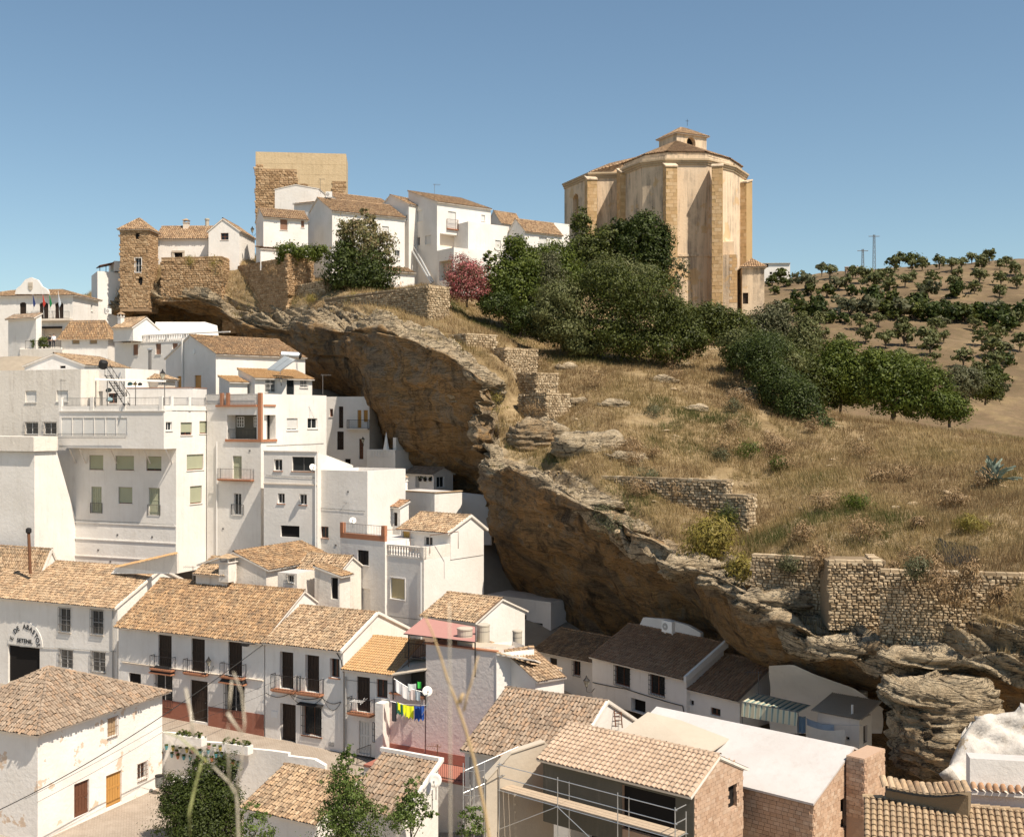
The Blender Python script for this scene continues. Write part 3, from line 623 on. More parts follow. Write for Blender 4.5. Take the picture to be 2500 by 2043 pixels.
    def chimney(s, u, v, z0, h, w=.5, tile='tile_light', m='white', slots=True):
        mb = MB(); c = s.p(u, v, z0 + h * .5); rz = math.atan2(s.b.y, s.b.x); mb.box(c, w / 2, w / 2, h / 2, rz); mb.box(s.p(u, v, z0 + h + .03), w * .6, w * .6, .03, rz)
        for i in (-1, 1):
            for j in (-1, 1): q = s.C + s.a * (u + i * w * .42) + s.b * (v + j * w * .42); mb.box((q.x, q.y, z0 + h + .22), .05, .05, .16, rz)
        o = mb.build('chimney', M[m], s.h)
        mb = MB(); z = z0 + h + .38; k = w * .68; mb.hexa([s.p(u - k, v - k, z), s.p(u + k, v - k, z), s.p(u + k, v + k, z), s.p(u - k, v + k, z)] + [s.p(u - .06, v - .06, z + .28), s.p(u + .06, v - .06, z + .28), s.p(u + .06, v + .06, z + .28), s.p(u - .06, v + .06, z + .28)])
        mb.build('chimney_cap', M[tile], o); return o

# ------------------------------------------------------------------ rubble / brick pieces laid on a planar face
STONE_ME = {}
def stone_mesh(mat, k):
    key = (mat.name, k)
    if key not in STONE_ME:
        r = random.Random(k * 13 + 5); v = []
        for z in (0, 1):
            for x, y in ((-.5, -.5), (.5, -.5), (.5, .5), (-.5, .5)):
                s = .96 if z == 0 else .74; v.append((x * s + r.uniform(-.07, .07), y * s + r.uniform(-.09, .09), z * (1 + r.uniform(-.25, .15))))
        v.append((r.uniform(-.15, .15), r.uniform(-.15, .15), 1.12))
        f = [[0, 1, 5, 4], [1, 2, 6, 5], [2, 3, 7, 6], [3, 0, 4, 7], [4, 5, 8], [5, 6, 8], [6, 7, 8], [7, 4, 8]]
        me = bpy.data.meshes.new('stone'); me.from_pydata(v, [], f); me.materials.append(mat); STONE_ME[key] = (me, np.array(v), f)
    return STONE_ME[key]
def inside(poly, x, y):
    c = False; n = len(poly)
    for i in range(n):
        (x0, y0), (x1, y1) = poly[i], poly[i - 1]
        if (y0 > y) != (y1 > y) and x < (x1 - x0) * (y - y0) / (y1 - y0) + x0: c = not c
    return c
def lay(root, fr, poly, mat, course=.2, wmin=.2, wmax=.5, depth=.09, singles=150, name='stone', kind='stone', gap=.02, holes=(), jit=1.0, prng=None):
    """fr(u,z,o)->world; poly in (u,z); lays courses of stones or bricks as separate objects"""
    us = [p[0] for p in poly]; zs = [p[1] for p in poly]; L = []; z = min(zs); row = 0
    while z < max(zs):
        ch = course * (random.uniform(.6, 1.4) if kind == 'stone' else 1.0); u = min(us) - (random.random() * wmax if kind == 'stone' else (.5 * wmax if row % 2 else 0))
        while u < max(us):
            w = random.uniform(wmin, wmax); cu, cz = u + w / 2, z + ch / 2
            if inside(poly, cu, cz) and not any(inside(h, cu, cz) for h in holes):
                a, b = u, u + w
                if kind != 'stone':
                    a = max(a, min(us)); b = min(b, max(us))
                if b - a > .06: L.append(((a + b) / 2, cz, b - a, ch))
            u += w
        z += ch; row += 1
    if not L: return
    c0 = fr(0, 0, 0); U = fr(1, 0, 0) - c0; Z = fr(0, 1, 0) - c0; N = fr(0, 0, 1) - c0; rl = rootloc(root)
    pos = [fr(a, b, 0) for a, b, _, _ in L]; order = sorted(range(len(L)), key=lambda i: pos[i].length); vv = []; ff = []; rn = []
    for j, i in enumerate(order):
        a, b, w, h = L[i]; d = depth * random.uniform(.6, 1.35) if kind == 'stone' else depth * random.uniform(.85, 1.15)
        if kind == 'stone':
            rot = random.gauss(0, .085) * jit; k = random.randrange(6); me, bv, bf = stone_mesh(mat, k); off = random.gauss(0, .012)
            sx, sy, sz = w - gap, h - gap * .8, d
        else: rot = 0; me, bv, bf = stone_mesh_brick(mat); off = 0; sx, sy, sz = w - gap, h - gap, d
        uu = U * math.cos(rot) + Z * math.sin(rot); zz = Z * math.cos(rot) - U * math.sin(rot)
        if j < singles:
            ob = bpy.data.objects.new(name, me); COL.objects.link(ob); ob.parent = root
            m = Matrix((uu * sx, zz * sy, N * sz)).transposed().to_4x4(); m.translation = pos[i] + N * off - rl; ob.matrix_basis = m
        else:
            i0 = len(vv); q = np.array(pos[i] + N * off) + bv[:, :1] * np.array(uu) * sx + bv[:, 1:2] * np.array(zz) * sy + bv[:, 2:3] * np.array(N) * sz
            vv += q.tolist(); ff += [[i0 + t for t in f] for f in bf]; rn += [random.random()] * len(bv)
    if vv:
        mb = MB(); mb.v = [Vector(x) for x in vv]; mb.f = ff; o = mb.build(name + 's', mat, root, rnd=rn); tag(o, kind='stuff')
def stone_mesh_brick(mat):
    key = (mat.name, 'b')
    if key not in STONE_ME:
        v = [(x, y, z) for z in (0, 1) for x, y in ((-.5, -.5), (.5, -.5), (.5, .5), (-.5, .5))]
        f = [[0, 1, 5, 4], [1, 2, 6, 5], [2, 3, 7, 6], [3, 0, 4, 7], [4, 5, 6, 7]]
        me = bpy.data.meshes.new('brick'); me.from_pydata(v, [], f); me.materials.append(mat); STONE_ME[key] = (me, np.array(v), f)
    return STONE_ME[key]
M['drystone'] = stonemat('dry_stone', [(.44, .33, .205), (.52, .40, .26), (.36, .265, .16), (.57, .46, .31), (.27, .195, .115)])
M['mortar'] = plaster('rubble_bedding', (.23, .17, .105), .5, bs=.6)
M['rubble'] = stonemat('brown_rubble', [(.42, .27, .15), (.48, .33, .19), (.36, .23, .12), (.53, .38, .23), (.30, .19, .10)])
M['rubblebed'] = plaster('earth_mortar', (.34, .225, .13), .6, (.15, .10, .06), bs=.9)
M['brick'] = stonemat('hollow_clay_brick', [(.50, .335, .225), (.56, .39, .27), (.43, .275, .18), (.60, .45, .33), (.53, .365, .255)], .25)
M['brickbed'] = plaster('brick_mortar', (.46, .32, .23), .4, bs=.4)
# ================================================================== streets and retaining wall
def cobbles():
    b = NB('street_paving'); x = b.n('ShaderNodeTexBrick'); mp = b.n('ShaderNodeMapping'); b.L(b.pos, mp.inputs[0]); mp.inputs['Rotation'].default_value = (0, 0, R(27)); b.L(mp.outputs[0], x.inputs['Vector'])
    x.inputs['Scale'].default_value = 2.2; x.inputs['Color1'].default_value = (.37, .31, .25, 1); x.inputs['Color2'].default_value = (.31, .255, .20, 1); x.inputs['Mortar'].default_value = (.21, .165, .125, 1); x.inputs['Mortar Size'].default_value = .03
    b.col(b.mix(b.ramp(b.noise(.7, 5), [(.4, 0), (.7, .5)]), x.outputs[0], (.42, .355, .29))); b.rough(.9); b.bump(x.outputs[1], .2, .02); return b.m
M['paving'] = cobbles()
def strip(name, pts_a, pts_b, m):
    mb = MB()
    for a, b, c, d in zip(pts_a, pts_a[1:], pts_b[1:], pts_b): mb.poly([a, b, c, d])
    return tag(mb.build(name, m, loc=(0, 0, 0)), kind='structure')
fa = [Vector((-39, 93.5, -22.35)), Vector((-27.0, 87.2, -22.5)), Vector((-18.1, 82.6, -22.75)), Vector((-11.6, 79.2, -23.0)), Vector((-6, 76.5, -23.2))]
fb = [v + Vector((-.454, -.891, 0)) * w for v, w in zip(fa, (6.4, 6.3, 5.1, 4.9, 4.5))]
strip('street', fa, fb, M['paving'])
lowst = [Vector((-52, 70, -25.2)), Vector((-34, 76.5, -25.25)), Vector((-22, 79.4, -25.3)), Vector((-12, 74.6, -25.4)), Vector((-6, 71, -25.5))]
strip('lower_street', lowst, [v + Vector((6, -22, -.3)) for v in lowst], M['paving'])
rw = thing('retaining_wall', 'white stepped retaining wall with flower pots below the street', 'retaining wall', (-20, 75, -25.4))
def wallrun(root, px, thick, zbot, m='white_clean', name='wall'):
    mb = MB()
    for (x0, y0, d0), (x1, y1, d1) in zip(px, px[1:]):
        a, b = P(x0, y0, d0), P(x1, y1, d1); t = (b - a); t.z = 0; n = Vector((-t.y, t.x, 0)).normalized() * thick
        mb.hexa([Vector((a.x, a.y, zbot)), Vector((b.x, b.y, zbot)), Vector((b.x, b.y, zbot)) + n, Vector((a.x, a.y, zbot)) + n, a, b, b + n, a + n])
    return mb.build(name, M[m], root)
RWL = [(380, 1786, 78.6), (438, 1790, 77.9), (438, 1802, 77.9), (504, 1811, 77.0), (554, 1814, 76.3), (554, 1822, 76.3), (660, 1832, 74.9), (703, 1838, 74.3), (703, 1845, 74.3), (767, 1853, 73.5), (793, 1868, 73.2)]
RWL = [p for i, p in enumerate(RWL)]
wallrun(rw, [RWL[0], RWL[1]], .3, -25.7); wallrun(rw, [RWL[2], RWL[3], RWL[4]], .3, -25.7); wallrun(rw, RWL[5:8], .3, -25.7); wallrun(rw, RWL[8:], .3, -25.7)

# ================================================================== lower houses
WIN = 'window'
# --- bottom left corner house
h = House('corner_house', 'white house with hipped brown tile roof and peeling wall at bottom left corner', 'house', (92, 1985, 68)); b = Block(h, (92, 68), 23, ('m', 8), 396, 1784, 2062, 'white_peel')
b.op('R', 'blind_tan', 263, 1752, 284, 1796, grille=1, gh=3, frame='frame_brown', gm='rust'); b.op('R', 'door', 181, 1907, 218, 1990, mat='wood_brown'); b.op('R', 'door', 259, 1886, 297, 1965, mat='wood_ochre'); b.op('R', WIN, 336, 1862, 357, 1901, grille=1, gh=5, gm='rust')
b.roof('apex', 'tile_brown', zr=-16.0, ov=.42, singles=300, tp=.215, expo=.36, jit=1.6, apex=(3.4, 4.2))
# --- market building
h = House('market_hall', 'long white market building with arched lettering and barred windows', 'market hall', (287, 1720, 90)); b = Block(h, (287, 90), 25, -60, 490, 1478, 1722, 'white_clean')
for r in ((145, 1485, 172, 1543), (223, 1490, 252, 1549), (146, 1586, 178, 1632), (224, 1591, 257, 1640)): b.op('L', WIN, *r, grille=1, gh=4, gm='iron_grey', gr=.016, sillm='cream', grid=(2, 2))
b.op('L', 'dark', 20, 1578, 97, 1700); b.roof('gableL', 'tile_light', zr=-12.5, ov=.4, singles=0, verge='white_old', tp=.21, expo=.35)
mk = b
# --- house partly seen far left
h = House('house', 'white house with a tile roof corner at the far left edge behind the market building', 'house', (60, 1420, 98)); b = Block(h, (100, 98), 25, -90, 150, 1402, 1500, 'white'); b.roof('gableL', 'tile_light', zr=-11.4, verge='white_old')
# --- long street house
h = House('street_house', 'long white street house with brick red plinth and three tall balcony doors', 'house', (645, 1797, 81.4)); b = Block(h, (645, 81.4), 27, 289, ('m', 9.2), 1560, 1800, 'white_clean')
for r in ((386, 1550, 419, 1630), (467, 1559, 500, 1640), (557, 1567, 591, 1649)): b.op('L', 'door', *r, bal=dict(e=.4, p=.5, h=.95, sp=.2), sill=0, handle=False)
for r in ((380, 1644, 421, 1724), (550, 1668, 597, 1749)): b.op('L', WIN, *r, hood=1, grille=1, gh=4, sillm='terracotta')
b.op('L', 'door', 465, 1661, 507, 1761); b.op('L', 'dark', 314, 1643, 344, 1700)
mb = MB(); f = b.L; z = f.z(f.u(645), 1744)
for x0, x1 in ((300, 463), (509, 644.5)): f.box(mb, f.u(x0), f.u(x1), f.zb, z, .002, .035)
mb.build('plinth', M['redband'], h.root); mb = MB(); zz = f.z(f.u(643), 1660); f.box(mb, f.u(300), f.len - .05, zz - .07, zz, .002, .1); f.box(mb, f.u(300), f.len - .05, zz, zz + .025, .002, .14); mb.build('string_course', M['cream'], h.root)
b.roof('gableL', 'tile_ochre', zr=-12.95, ov=.4, tp=.21, expo=.35, jit=1.4); b1 = b
# --- two-balcony street house
h = House('street_house', 'white street house with two black balconies and a pale mottled tile roof', 'house', (838, 1843, 78.2)); b = Block(h, (838, 78.2), 27, 647.5, ('m', 8.4), 1582, 1850, 'white_clean')
for r in ((683, 1591, 716, 1681), (745, 1599, 779, 1689)): b.op('L', 'door', *r, bal=dict(e=.42, p=.55, h=1.05), sill=0, mat='wood_dark', handle=False, rd=.35)
b.op('L', WIN, 805, 1607, 829, 1654, rd=.35, sillm='terracotta', frame='frame_brown'); b.op('L', 'door', 684, 1718, 722, 1812, rd=.35, mat='wood_dark'); b.op('L', WIN, 738, 1725, 785, 1796, grille=1, hood=0, rd=.35, sillm='terracotta', frame='frame_brown')
mb = MB(); f = b.L; u0, u1, z0, z1 = f.rect(732, 1718, 790, 1724); mb.hexa([f.pt(u0, z1, 0), f.pt(u0, z1 - .08, .4), f.pt(u1, z1 - .08, .4), f.pt(u1, z1, 0)] + [f.pt(u0, z1 + .06, 0), f.pt(u0, z1 - .02, .4), f.pt(u1, z1 - .02, .4), f.pt(u1, z1 + .06, 0)]); mb.build('window_canopy', M['iron'], h.root)
mb = MB(); f.box(mb, *f.rect(662, 1735, 678, 1751), .001, .03); mb.build('meter_cover', M['plastic_white'], h.root); mb = MB(); f.box(mb, *f.rect(803, 1811, 815, 1821), .001, .025); mb.build('meter_cover', M['plastic_grey'], h.root)
b.roof('gableL', 'tile_light', zr=-14.0, ov=.38, tp=.21, expo=.35, jit=1.4, verge='white_clean'); b2 = b
# --- orange roofed house
h = House('street_house', 'narrow white house with clean orange tile roof and one small balcony', 'house', (962, 1845, 76.1)); b = Block(h, (962, 76.1), 27, 842, ('m', 7.4), 1641, 1856, 'white_clean')
b.op('L', 'door', 871, 1652, 903, 1737, mat='wood_dark', bal=dict(e=.42, p=.6, h=1.0), sill=0, handle=False); b.op('L', WIN, 919, 1658, 946, 1703, frame='frame_brown', grid=(2, 1)); b.op('L', 'door', 876, 1760, 903, 1840, mat='curtain', sill=0, handle=False); b.op('L', WIN, 913, 1766, 932, 1809, grille=1)
b.roof('gableL', 'tile_orange', zr=-15.55, ov=.35, tp=.2, expo=.3, jit=.4); b3 = b
mb = MB(); f = b.L; f.box(mb, f.u(934), f.u(953), f.zb, f.z(f.u(940), 1709), .005, .9); mb.build('entrance_pier', M['white_clean'], h.root)
railing([f.px(905, 1850, 1.6), f.px(938, 1838, 1.6)], 1.0, h.root, M['iron']); 
# --- pink walled house
h = House('pink_house', 'tall house with a faded pink rough wall beside the laundry balcony', 'house', (1210, 1900, 72)); b = Block(h, (1210, 72), 30, 1040, ('m', 2.4), 1592, 1912, 'pink')
mb = MB(); f = b.L; f.box(mb, f.u(1040) - .0, f.len, f.zb, -21.75, .003, .05); mb.build('plinth', M['redpaint'], h.root)
mb = MB(); f.box(mb, -.05, f.len + .05, f.zt + .004, f.zt + .09, -.3, .06); mb.build('parapet_coping', M['terracotta'], h.root); b.flat(floor='raw'); pk = b
b = Block(h, (1037, 74.75), 30, 952, ('m', 4), 1705, 1880, 'pink'); b.flat(); b.L.box(mb := MB(), 0, b.L.len, b.L.zb, -21.75, .003, .05); mb.build('plinth', M['redpaint'], h.root)
# laundry balcony niche above it
mb = MB(); q = lambda px, py, o: b.L.px(px, py, o)
mb.prism([q(958, 1705, -2.2), q(1040, 1705, -2.2), q(1040, 1640, -2.2), q(958, 1640, -2.2)], Vector((.05, .1, 0))); mb.build('balcony_back_wall', M['darkrender'], h.root)
mb = MB(); mb.prism([q(952, 1646, .3), q(1043, 1632, .3), q(1043, 1606, -3.0), q(958, 1622, -3.0)], Vector((0, 0, -.08))); mb.build('balcony_roof', M['raw'], h.root)
tiles([q(985, 1617, -1.9), q(1043, 1612, -1.9), q(1043, 1588, -4.2), q(985, 1596, -4.2)], h.root, M['tile_light'])
mb = MB(); mb.tube([q(1040, 1706, .1), q(1040, 1633, .1)], .05, 5); mb.tube([q(962, 1706, .1), q(962, 1645, .1)], .05, 5); mb.build('balcony_post', M['iron'], h.root)
mb = MB(); b.L.box(mb, 0, b.L.len, b.L.zt + .004, b.L.zt + .1, -.25, .12); mb.build('balcony_ledge', M['terracotta'], h.root)
# white right-hand wing with curved old roof
h = House('white_wing', 'plain white walled house with curving old tile roof right of the pink wall', 'house', (1300, 1700, 70)); b = Block(h, (1212, 71.9), 62, ('m', 3), 1304, 1594, 1760, 'white_clean'); b.walls(None); w1 = b
b = Block(h, (1307, 70.2), 55, ('m', 3.4), 1377, 1659, 1760, 'white'); b.roof('shedR', 'tile_light', zr=b.zt + 1.2, ov=.25, og=.05)
rf = MB(); pl = [P(1212, 1594, 71.8), P(1306, 1609, 71.3), P(1372, 1634, 76.2), P(1192, 1566, 77.5)]; rf.prism([v - Vector((0, 0, .12)) for v in pl], Vector((0, 0, .1))); rr = rf.build('roof', M['white_old'], h.root); tiles(pl, rr, M['tile_light']); ridge(pl[2], pl[3], rr, M['tile_light'])
# --- big old roof in the foreground
h = House('old_roof_house', 'white house with a large weathered barrel tile roof left of the scaffolding', 'house', (1390, 2000, 61.5)); b = Block(h, (1390, 61.5), 30, 1135, ('m', 9.4), 1862, 2080, 'white'); b.roof('gableL', 'tile_brown', zr=-16.35, tr=.51, ov=.4, og=.1, singles=300, tp=.235, expo=.38, rb=.1, jit=1.5, verge='white_old'); big = b
# --- scaffolded brick house
h = House('brick_house', 'unfinished brick house with new tan tile roof behind scaffolding', 'house', (1695, 2000, 50)); b = Block(h, (1695, 50), 40, 1327, ('m', 4.4), 1926, 2110, 'brickbed')
b.op('L', 'dark', 1519, 1930, 1650, 2040, sill=0); b.op('R', 'dark', 1778, 1912, 1799, 1972, sill=0)
rf = b.roof('gableL', 'tile_new', zr=-15.3, tr=.48, ov=.45, og=.1, singles=300, tp=.262, expo=.29, rb=.124, jit=.25)
mb = MB(); f = b.L; hol = f.holes[0]['pts']; u0, u1 = hol[0][0], hol[1][0]; zt = hol[2][1]
f.box(mb, 0, u0, f.zb, f.zt - .02, .002, .03); f.box(mb, u1, f.len, f.zb, f.zt - .02, .002, .03); f.box(mb, u0, u1, zt, f.zt - .02, .002, .03); mb.build('render_coat', M['darkrender'], h.root)
f = b.R; lay(h.root, f.pt, [(0, f.zb + .2), (f.len, f.zb + .2), (f.len, f.zt), f.gable[0], (0, f.zt)], M['brick'], .19, .3, .36, .03, 300, 'brick', 'brick', .016, [q['pts'] for q in f.holes]); bk = b
mb = MB(); g = f.gable[0]; 
for a, c in (((0, f.zt), g), (g, (f.len, f.zt))): mb.hexa([f.pt(a[0], a[1] - .2, .0), f.pt(c[0], c[1] - .2, .0), f.pt(c[0], c[1] - .2, .07), f.pt(a[0], a[1] - .2, .07), f.pt(a[0], a[1] - .02, .0), f.pt(c[0], c[1] - .02, .0), f.pt(c[0], c[1] - .02, .07), f.pt(a[0], a[1] - .02, .07)])
mb.build('roof_verge', M['raw'], b.rf)
# --- raw rendered wall left of it
h = thing('rendered_wall', 'raw cement rendered wall with sloping top between the old roof and the scaffolding', 'wall', P(1250, 2000, 56)); mb = MB(); fa_ = Fac((P(1187, 0, 55.2).x, 55.2), Vector((P(1350, 0, 57.4).x - P(1187, 0, 55.2).x, 2.2)), 10, -30, 0)
mb.prism([fa_.px(x, y) for x, y in ((1187, 2060), (1187, 1905), (1247, 1839), (1330, 1812), (1352, 1822), (1352, 2060))], Vector((fa_.n.x, fa_.n.y, 0)) * -.3); mb.build('wall', M['raw'], h); mb = MB()
for (x0, y0), (x1, y1) in (((1187, 1905), (1247, 1839)), ((1247, 1839), (1330, 1812))): mb.prism([fa_.px(x0, y0, .06), fa_.px(x1, y1, .06), fa_.px(x1, y1, -.36), fa_.px(x0, y0, -.36)], Vector((0, 0, .07)))
mb.build('wall_coping', M['raw'], h)
# --- white roofed brick building
h = House('white_roof_building', 'brick building with a wide plain white painted roof', 'building', (1985, 2000, 52)); b = Block(h, (1985, 52), 42, ('m', 11.5), ('m', 7.6), 1961, 2130, 'brickbed')
b.op('R', 'dark', 2052, 1948, 2066, 2020, sill=0); tt, zr, ze = 4.1, -16.0, b.zt
k1 = (zr - ze) / tt; k2 = (zr - ze) / (b.LR - tt); b.R.gable = [(tt, zr)]; b.BR.gable = [(b.LR - tt, zr)]; b.walls()
mb = MB()
for pl in ([b.p(-.08, -.12, ze - .12 * k1), b.p(b.LL, -.12, ze - .12 * k1), b.p(b.LL, tt, zr), b.p(-.08, tt, zr)], [b.p(-.08, tt, zr), b.p(b.LL, tt, zr), b.p(b.LL, b.LR + .1, ze - .1 * k2), b.p(-.08, b.LR + .1, ze - .1 * k2)]): mb.prism(pl, Vector((0, 0, .1)))
mb.build('roof', M['whiteroof'], h.root); mb = MB()
f = b.R; lay(h.root, f.pt, [(0, f.zb + .2), (f.len, f.zb + .2), (f.len, f.zt), (tt, zr), (0, f.zt)], M['brick'], .19, .3, .36, .03, 300, 'brick', 'brick', .016, [q['pts'] for q in f.holes])
f = b.L; lay(h.root, f.pt, [(0, f.zt - 2.2), (f.len, f.zt - 2.2), (f.len, f.zt), (0, f.zt)], M['brick'], .19, .3, .36, .03, 60, 'brick', 'brick', .016)
mb = MB()
for a, c in (((0, ze), (tt, zr)),): mb.hexa([b.R.pt(a[0], a[1] - .12, .0), b.R.pt(c[0], c[1] - .12, .0), b.R.pt(c[0], c[1] - .12, .06), b.R.pt(a[0], a[1] - .12, .06), b.R.pt(a[0], a[1], .0), b.R.pt(c[0], c[1], .0), b.R.pt(c[0], c[1], .06), b.R.pt(a[0], a[1], .06)])
mb.build('roof_verge', M['brickbed'], h.root); wr = b
c2 = Block(h, (2110, 53.6), 42, ('m', .9), 2160, 1852, 2130, 'brickbed'); c2.walls(c2.zt)
for f in (c2.R, c2.L): lay(h.root, f.pt, [(0, f.zb + 2.5), (f.len, f.zb + 2.5), (f.len, f.zt), (0, f.zt)], M['brick'], .19, .3, .36, .03, 60, 'brick', 'brick', .016)
# --- cement roof behind the brick house
h = House('cement_roof_house', 'low house with a cracked cream cement roof behind the scaffolded house', 'house', (1600, 1850, 58)); b = Block(h, (1640, 57.5), 40, 1500, ('m', 3.2), 1836, 1950, 'cream'); b.walls(b.zt)
mb = MB(); mb.prism([b.p(-1.9, -.1, b.zt + .1), b.p(b.LL, -.1, b.zt + .1), b.p(b.LL, 3.2, b.zt + .75), b.p(-1.9, 3.2, b.zt + .5)], Vector((0, 0, .08))); mb.build('roof', M['raw'], h.root)
# --- houses under the cliff
h = House('cave_house', 'white house under the overhang with two grilled windows and half shaded tile roof', 'house', (1676, 1760, 76)); b = Block(h, (1676, 76), 52, 1446, ('m', 3.7), 1652, 1775, 'white_clean')
for r in ((1502, 1619, 1538, 1673), (1587, 1642, 1623, 1696)): b.op('L', WIN, *r, grille=1, gh=6, frame='frame_brown')
b.op('L', 'dark', 1541, 1707, 1576, 1765, rd=.4); b.roof('shedL', 'tile_red', zr=-15.5, ov=.35, og=.02, singles=0, tp=.24, expo=.34, rb=.105); cv = b
mb = MB(); mb.prism([b.p(-.02, -.3, b.zt - .3), b.p(-.02, 3.9, -15.75), b.p(-.02, 3.9, -15.2), b.p(-.02, -.3, b.zt + .1)], Vector((-b.a.x, -b.a.y, 0)) * .22); mb.build('roof_verge', M['white_clean'], h.root)
mb = MB(); mb.prism([b.p(2.2, 3.75, -15.6), b.p(8.4, 3.75, -15.6), b.p(7.9, 3.75, -14.8), b.p(5.5, 3.75, -14.6), b.p(3.4, 3.75, -14.75), b.p(2.2, 3.75, -15.1)], Vector((b.b.x, b.b.y, 0)) * .3); mb.build('whitewashed_rock_edge', M['white'], h.root)
h = House('cave_house', 'small white house with dark tile roof between the grilled house and striped awning', 'house', (1806, 1770, 73)); b = Block(h, (1806, 73), 50, 1682, ('m', 3.6), 1705, 1785, 'white_clean'); b.op('L', WIN, 1735, 1728, 1759, 1746, frame='frame_brown'); b.op('L', 'dark', 1684, 1709, 1694, 1721); b.roof('shedL', 'tile_red', zr=-16.3, ov=.3, og=.1, singles=0, tp=.24, expo=.34, rb=.105); cv2 = b
h = House('shaded_house', 'shaded white house with barred window and dark roof in the alley under the cliff', 'house', (1450, 1740, 86)); b = Block(h, (1452, 86), 46, 1308, ('m', 3), 1612, 1760, 'white'); b.op('L', WIN, 1400, 1611, 1417, 1648, frame='frame_brown', grille=1); b.op('L', 'door', 1342, 1606, 1360, 1660); b.roof('shedL', 'tile_ochre', pitch=22); al = b
h = House('shaded_house', 'tall shaded white house with an arched doorway in the alley behind the water tanks', 'house', (1290, 1600, 100)); b = Block(h, (1345, 97), 40, 1190, ('m', 3), 1470, 1640, 'white'); b.op('L', 'door', 1225, 1478, 1246, 1530, arch=1); b.op('L', 'dark', 1270, 1500, 1285, 1530); b.op('L', 'door', 1300, 1520, 1325, 1580); b.flat()
# bottom right
h = House('house', 'house with a long clean tan tile roof in the bottom right corner', 'house', (2300, 2040, 44)); b = Block(h, (2600, 41.5), 17, 2118, ('m', 8), 2160, 2260, 'white'); b.roof('gableL', 'tile_tan', zr=-15.75, ov=.4, singles=300, tp=.25, expo=.34, rb=.11, jit=.3); br = b
h = House('house', 'low white house with a short row of tiles at right edge below whitewashed rock', 'house', (2400, 1950, 49)); b = Block(h, (2640, 48.2), 12, 2368, ('m', .9), 1866, 2060, 'white_clean'); b.flat(.0); f = b.L; z = f.z(f.u(2400), 1921); lb = MB(); f.box(lb, 0, f.len, z - .22, z - .07, .003, .4); lb.build('tile_ledge', M['white_old'], h.root); tiles([f.pt(0, z - .05, .42), f.pt(f.len, z - .05, .42), f.pt(f.len, z + .12, .0), f.pt(0, z + .12, .0)], h.root, M['tile_red'], .3, .5, .13)
# bottom middle
h = House('house', 'house with a small gabled tile roof at the bottom edge left of the poplar', 'house', (700, 2000, 62)); b = Block(h, (775, 61), 30, 596, ('m', 7), 2004, 2120, 'white'); b.roof('gableL', 'tile_light', zr=-20.3, tp=.22, expo=.36, singles=200, jit=1.3)
h = House('house', 'house with a white edged tile roof behind the poplar at the bottom edge', 'house', (985, 2000, 60)); b = Block(h, (985, 60), 30, 845, ('m', 3.3), 1985, 2120, 'white_clean'); b.roof('shedL', 'tile_brown', zr=-19.1, ov=.3, og=.05, singles=300, tp=.24, expo=.4, rb=.105, jit=1.3, ridges=False)
mb = MB(); k = (-19.1 - b.zt) / b.LR; u = Vector((0, 0, .2)); e0, e1, e2 = b.p(-.22, -.3, b.zt - .3 * k), b.p(-.22, b.LR + .25, -19.1 + .2 * k), b.p(b.LL + .2, b.LR + .25, -19.1 + .2 * k)
mb.prism([e0, e1, e1 + u, e0 + u], Vector((b.a.x, b.a.y, 0)) * .2); e1b = e1 + Vector((b.a.x, b.a.y, 0)) * .21; mb.prism([e1b, e2, e2 + u, e1b + u], Vector((b.b.x, b.b.y, 0)) * -.22); mb.build('roof_edging', M['white_clean'], h.root); whe = b
tr_ = thing('terrace', 'brick red terrace with iron railing below the pink wall', 'terrace', P(1060, 1900, 70)); f = pk.L; mb = MB(); a0, a1, a2, a3 = f.px(952, 1840), f.pt(f.len + .5, 0), None, None
u0 = f.u(952); mb.prism([f.pt(u0, -22.55, .06), f.pt(f.len, -22.55, .06), f.pt(f.len, -22.55, 2.9), f.pt(u0, -22.55, 2.9)], Vector((0, 0, .14))); mb.build('terrace_floor', M['redpaint'], tr_)
mb = MB(); mb.prism([f.pt(u0, -27.5, .2), f.pt(f.len, -27.5, .2), f.pt(f.len, -27.5, 2.85), f.pt(u0, -27.5, 2.85)], Vector((0, 0, 4.93))); mb.build('terrace_wall', M['white_old'], tr_); railing([f.pt(f.u(1075), -22.4, 2.75), f.pt(f.len - .2, -22.4, 2.75)], .95, tr_, M['iron'], .14)
# ================================================================== middle tier
h = House('roof_terrace_house', 'small house with a tile roof and white gable above the red awning', 'house', (1165, 1640, 80)); b = Block(h, (1165, 80), 36, 1034, ('m', 5.8), 1514, 1660, 'white_clean'); b.op('L', 'dark', 1060, 1560, 1150, 1640, sill=0); b.roof('gableL', 'tile_light', zr=-13.05, ov=.35, jit=1.3); rt = b
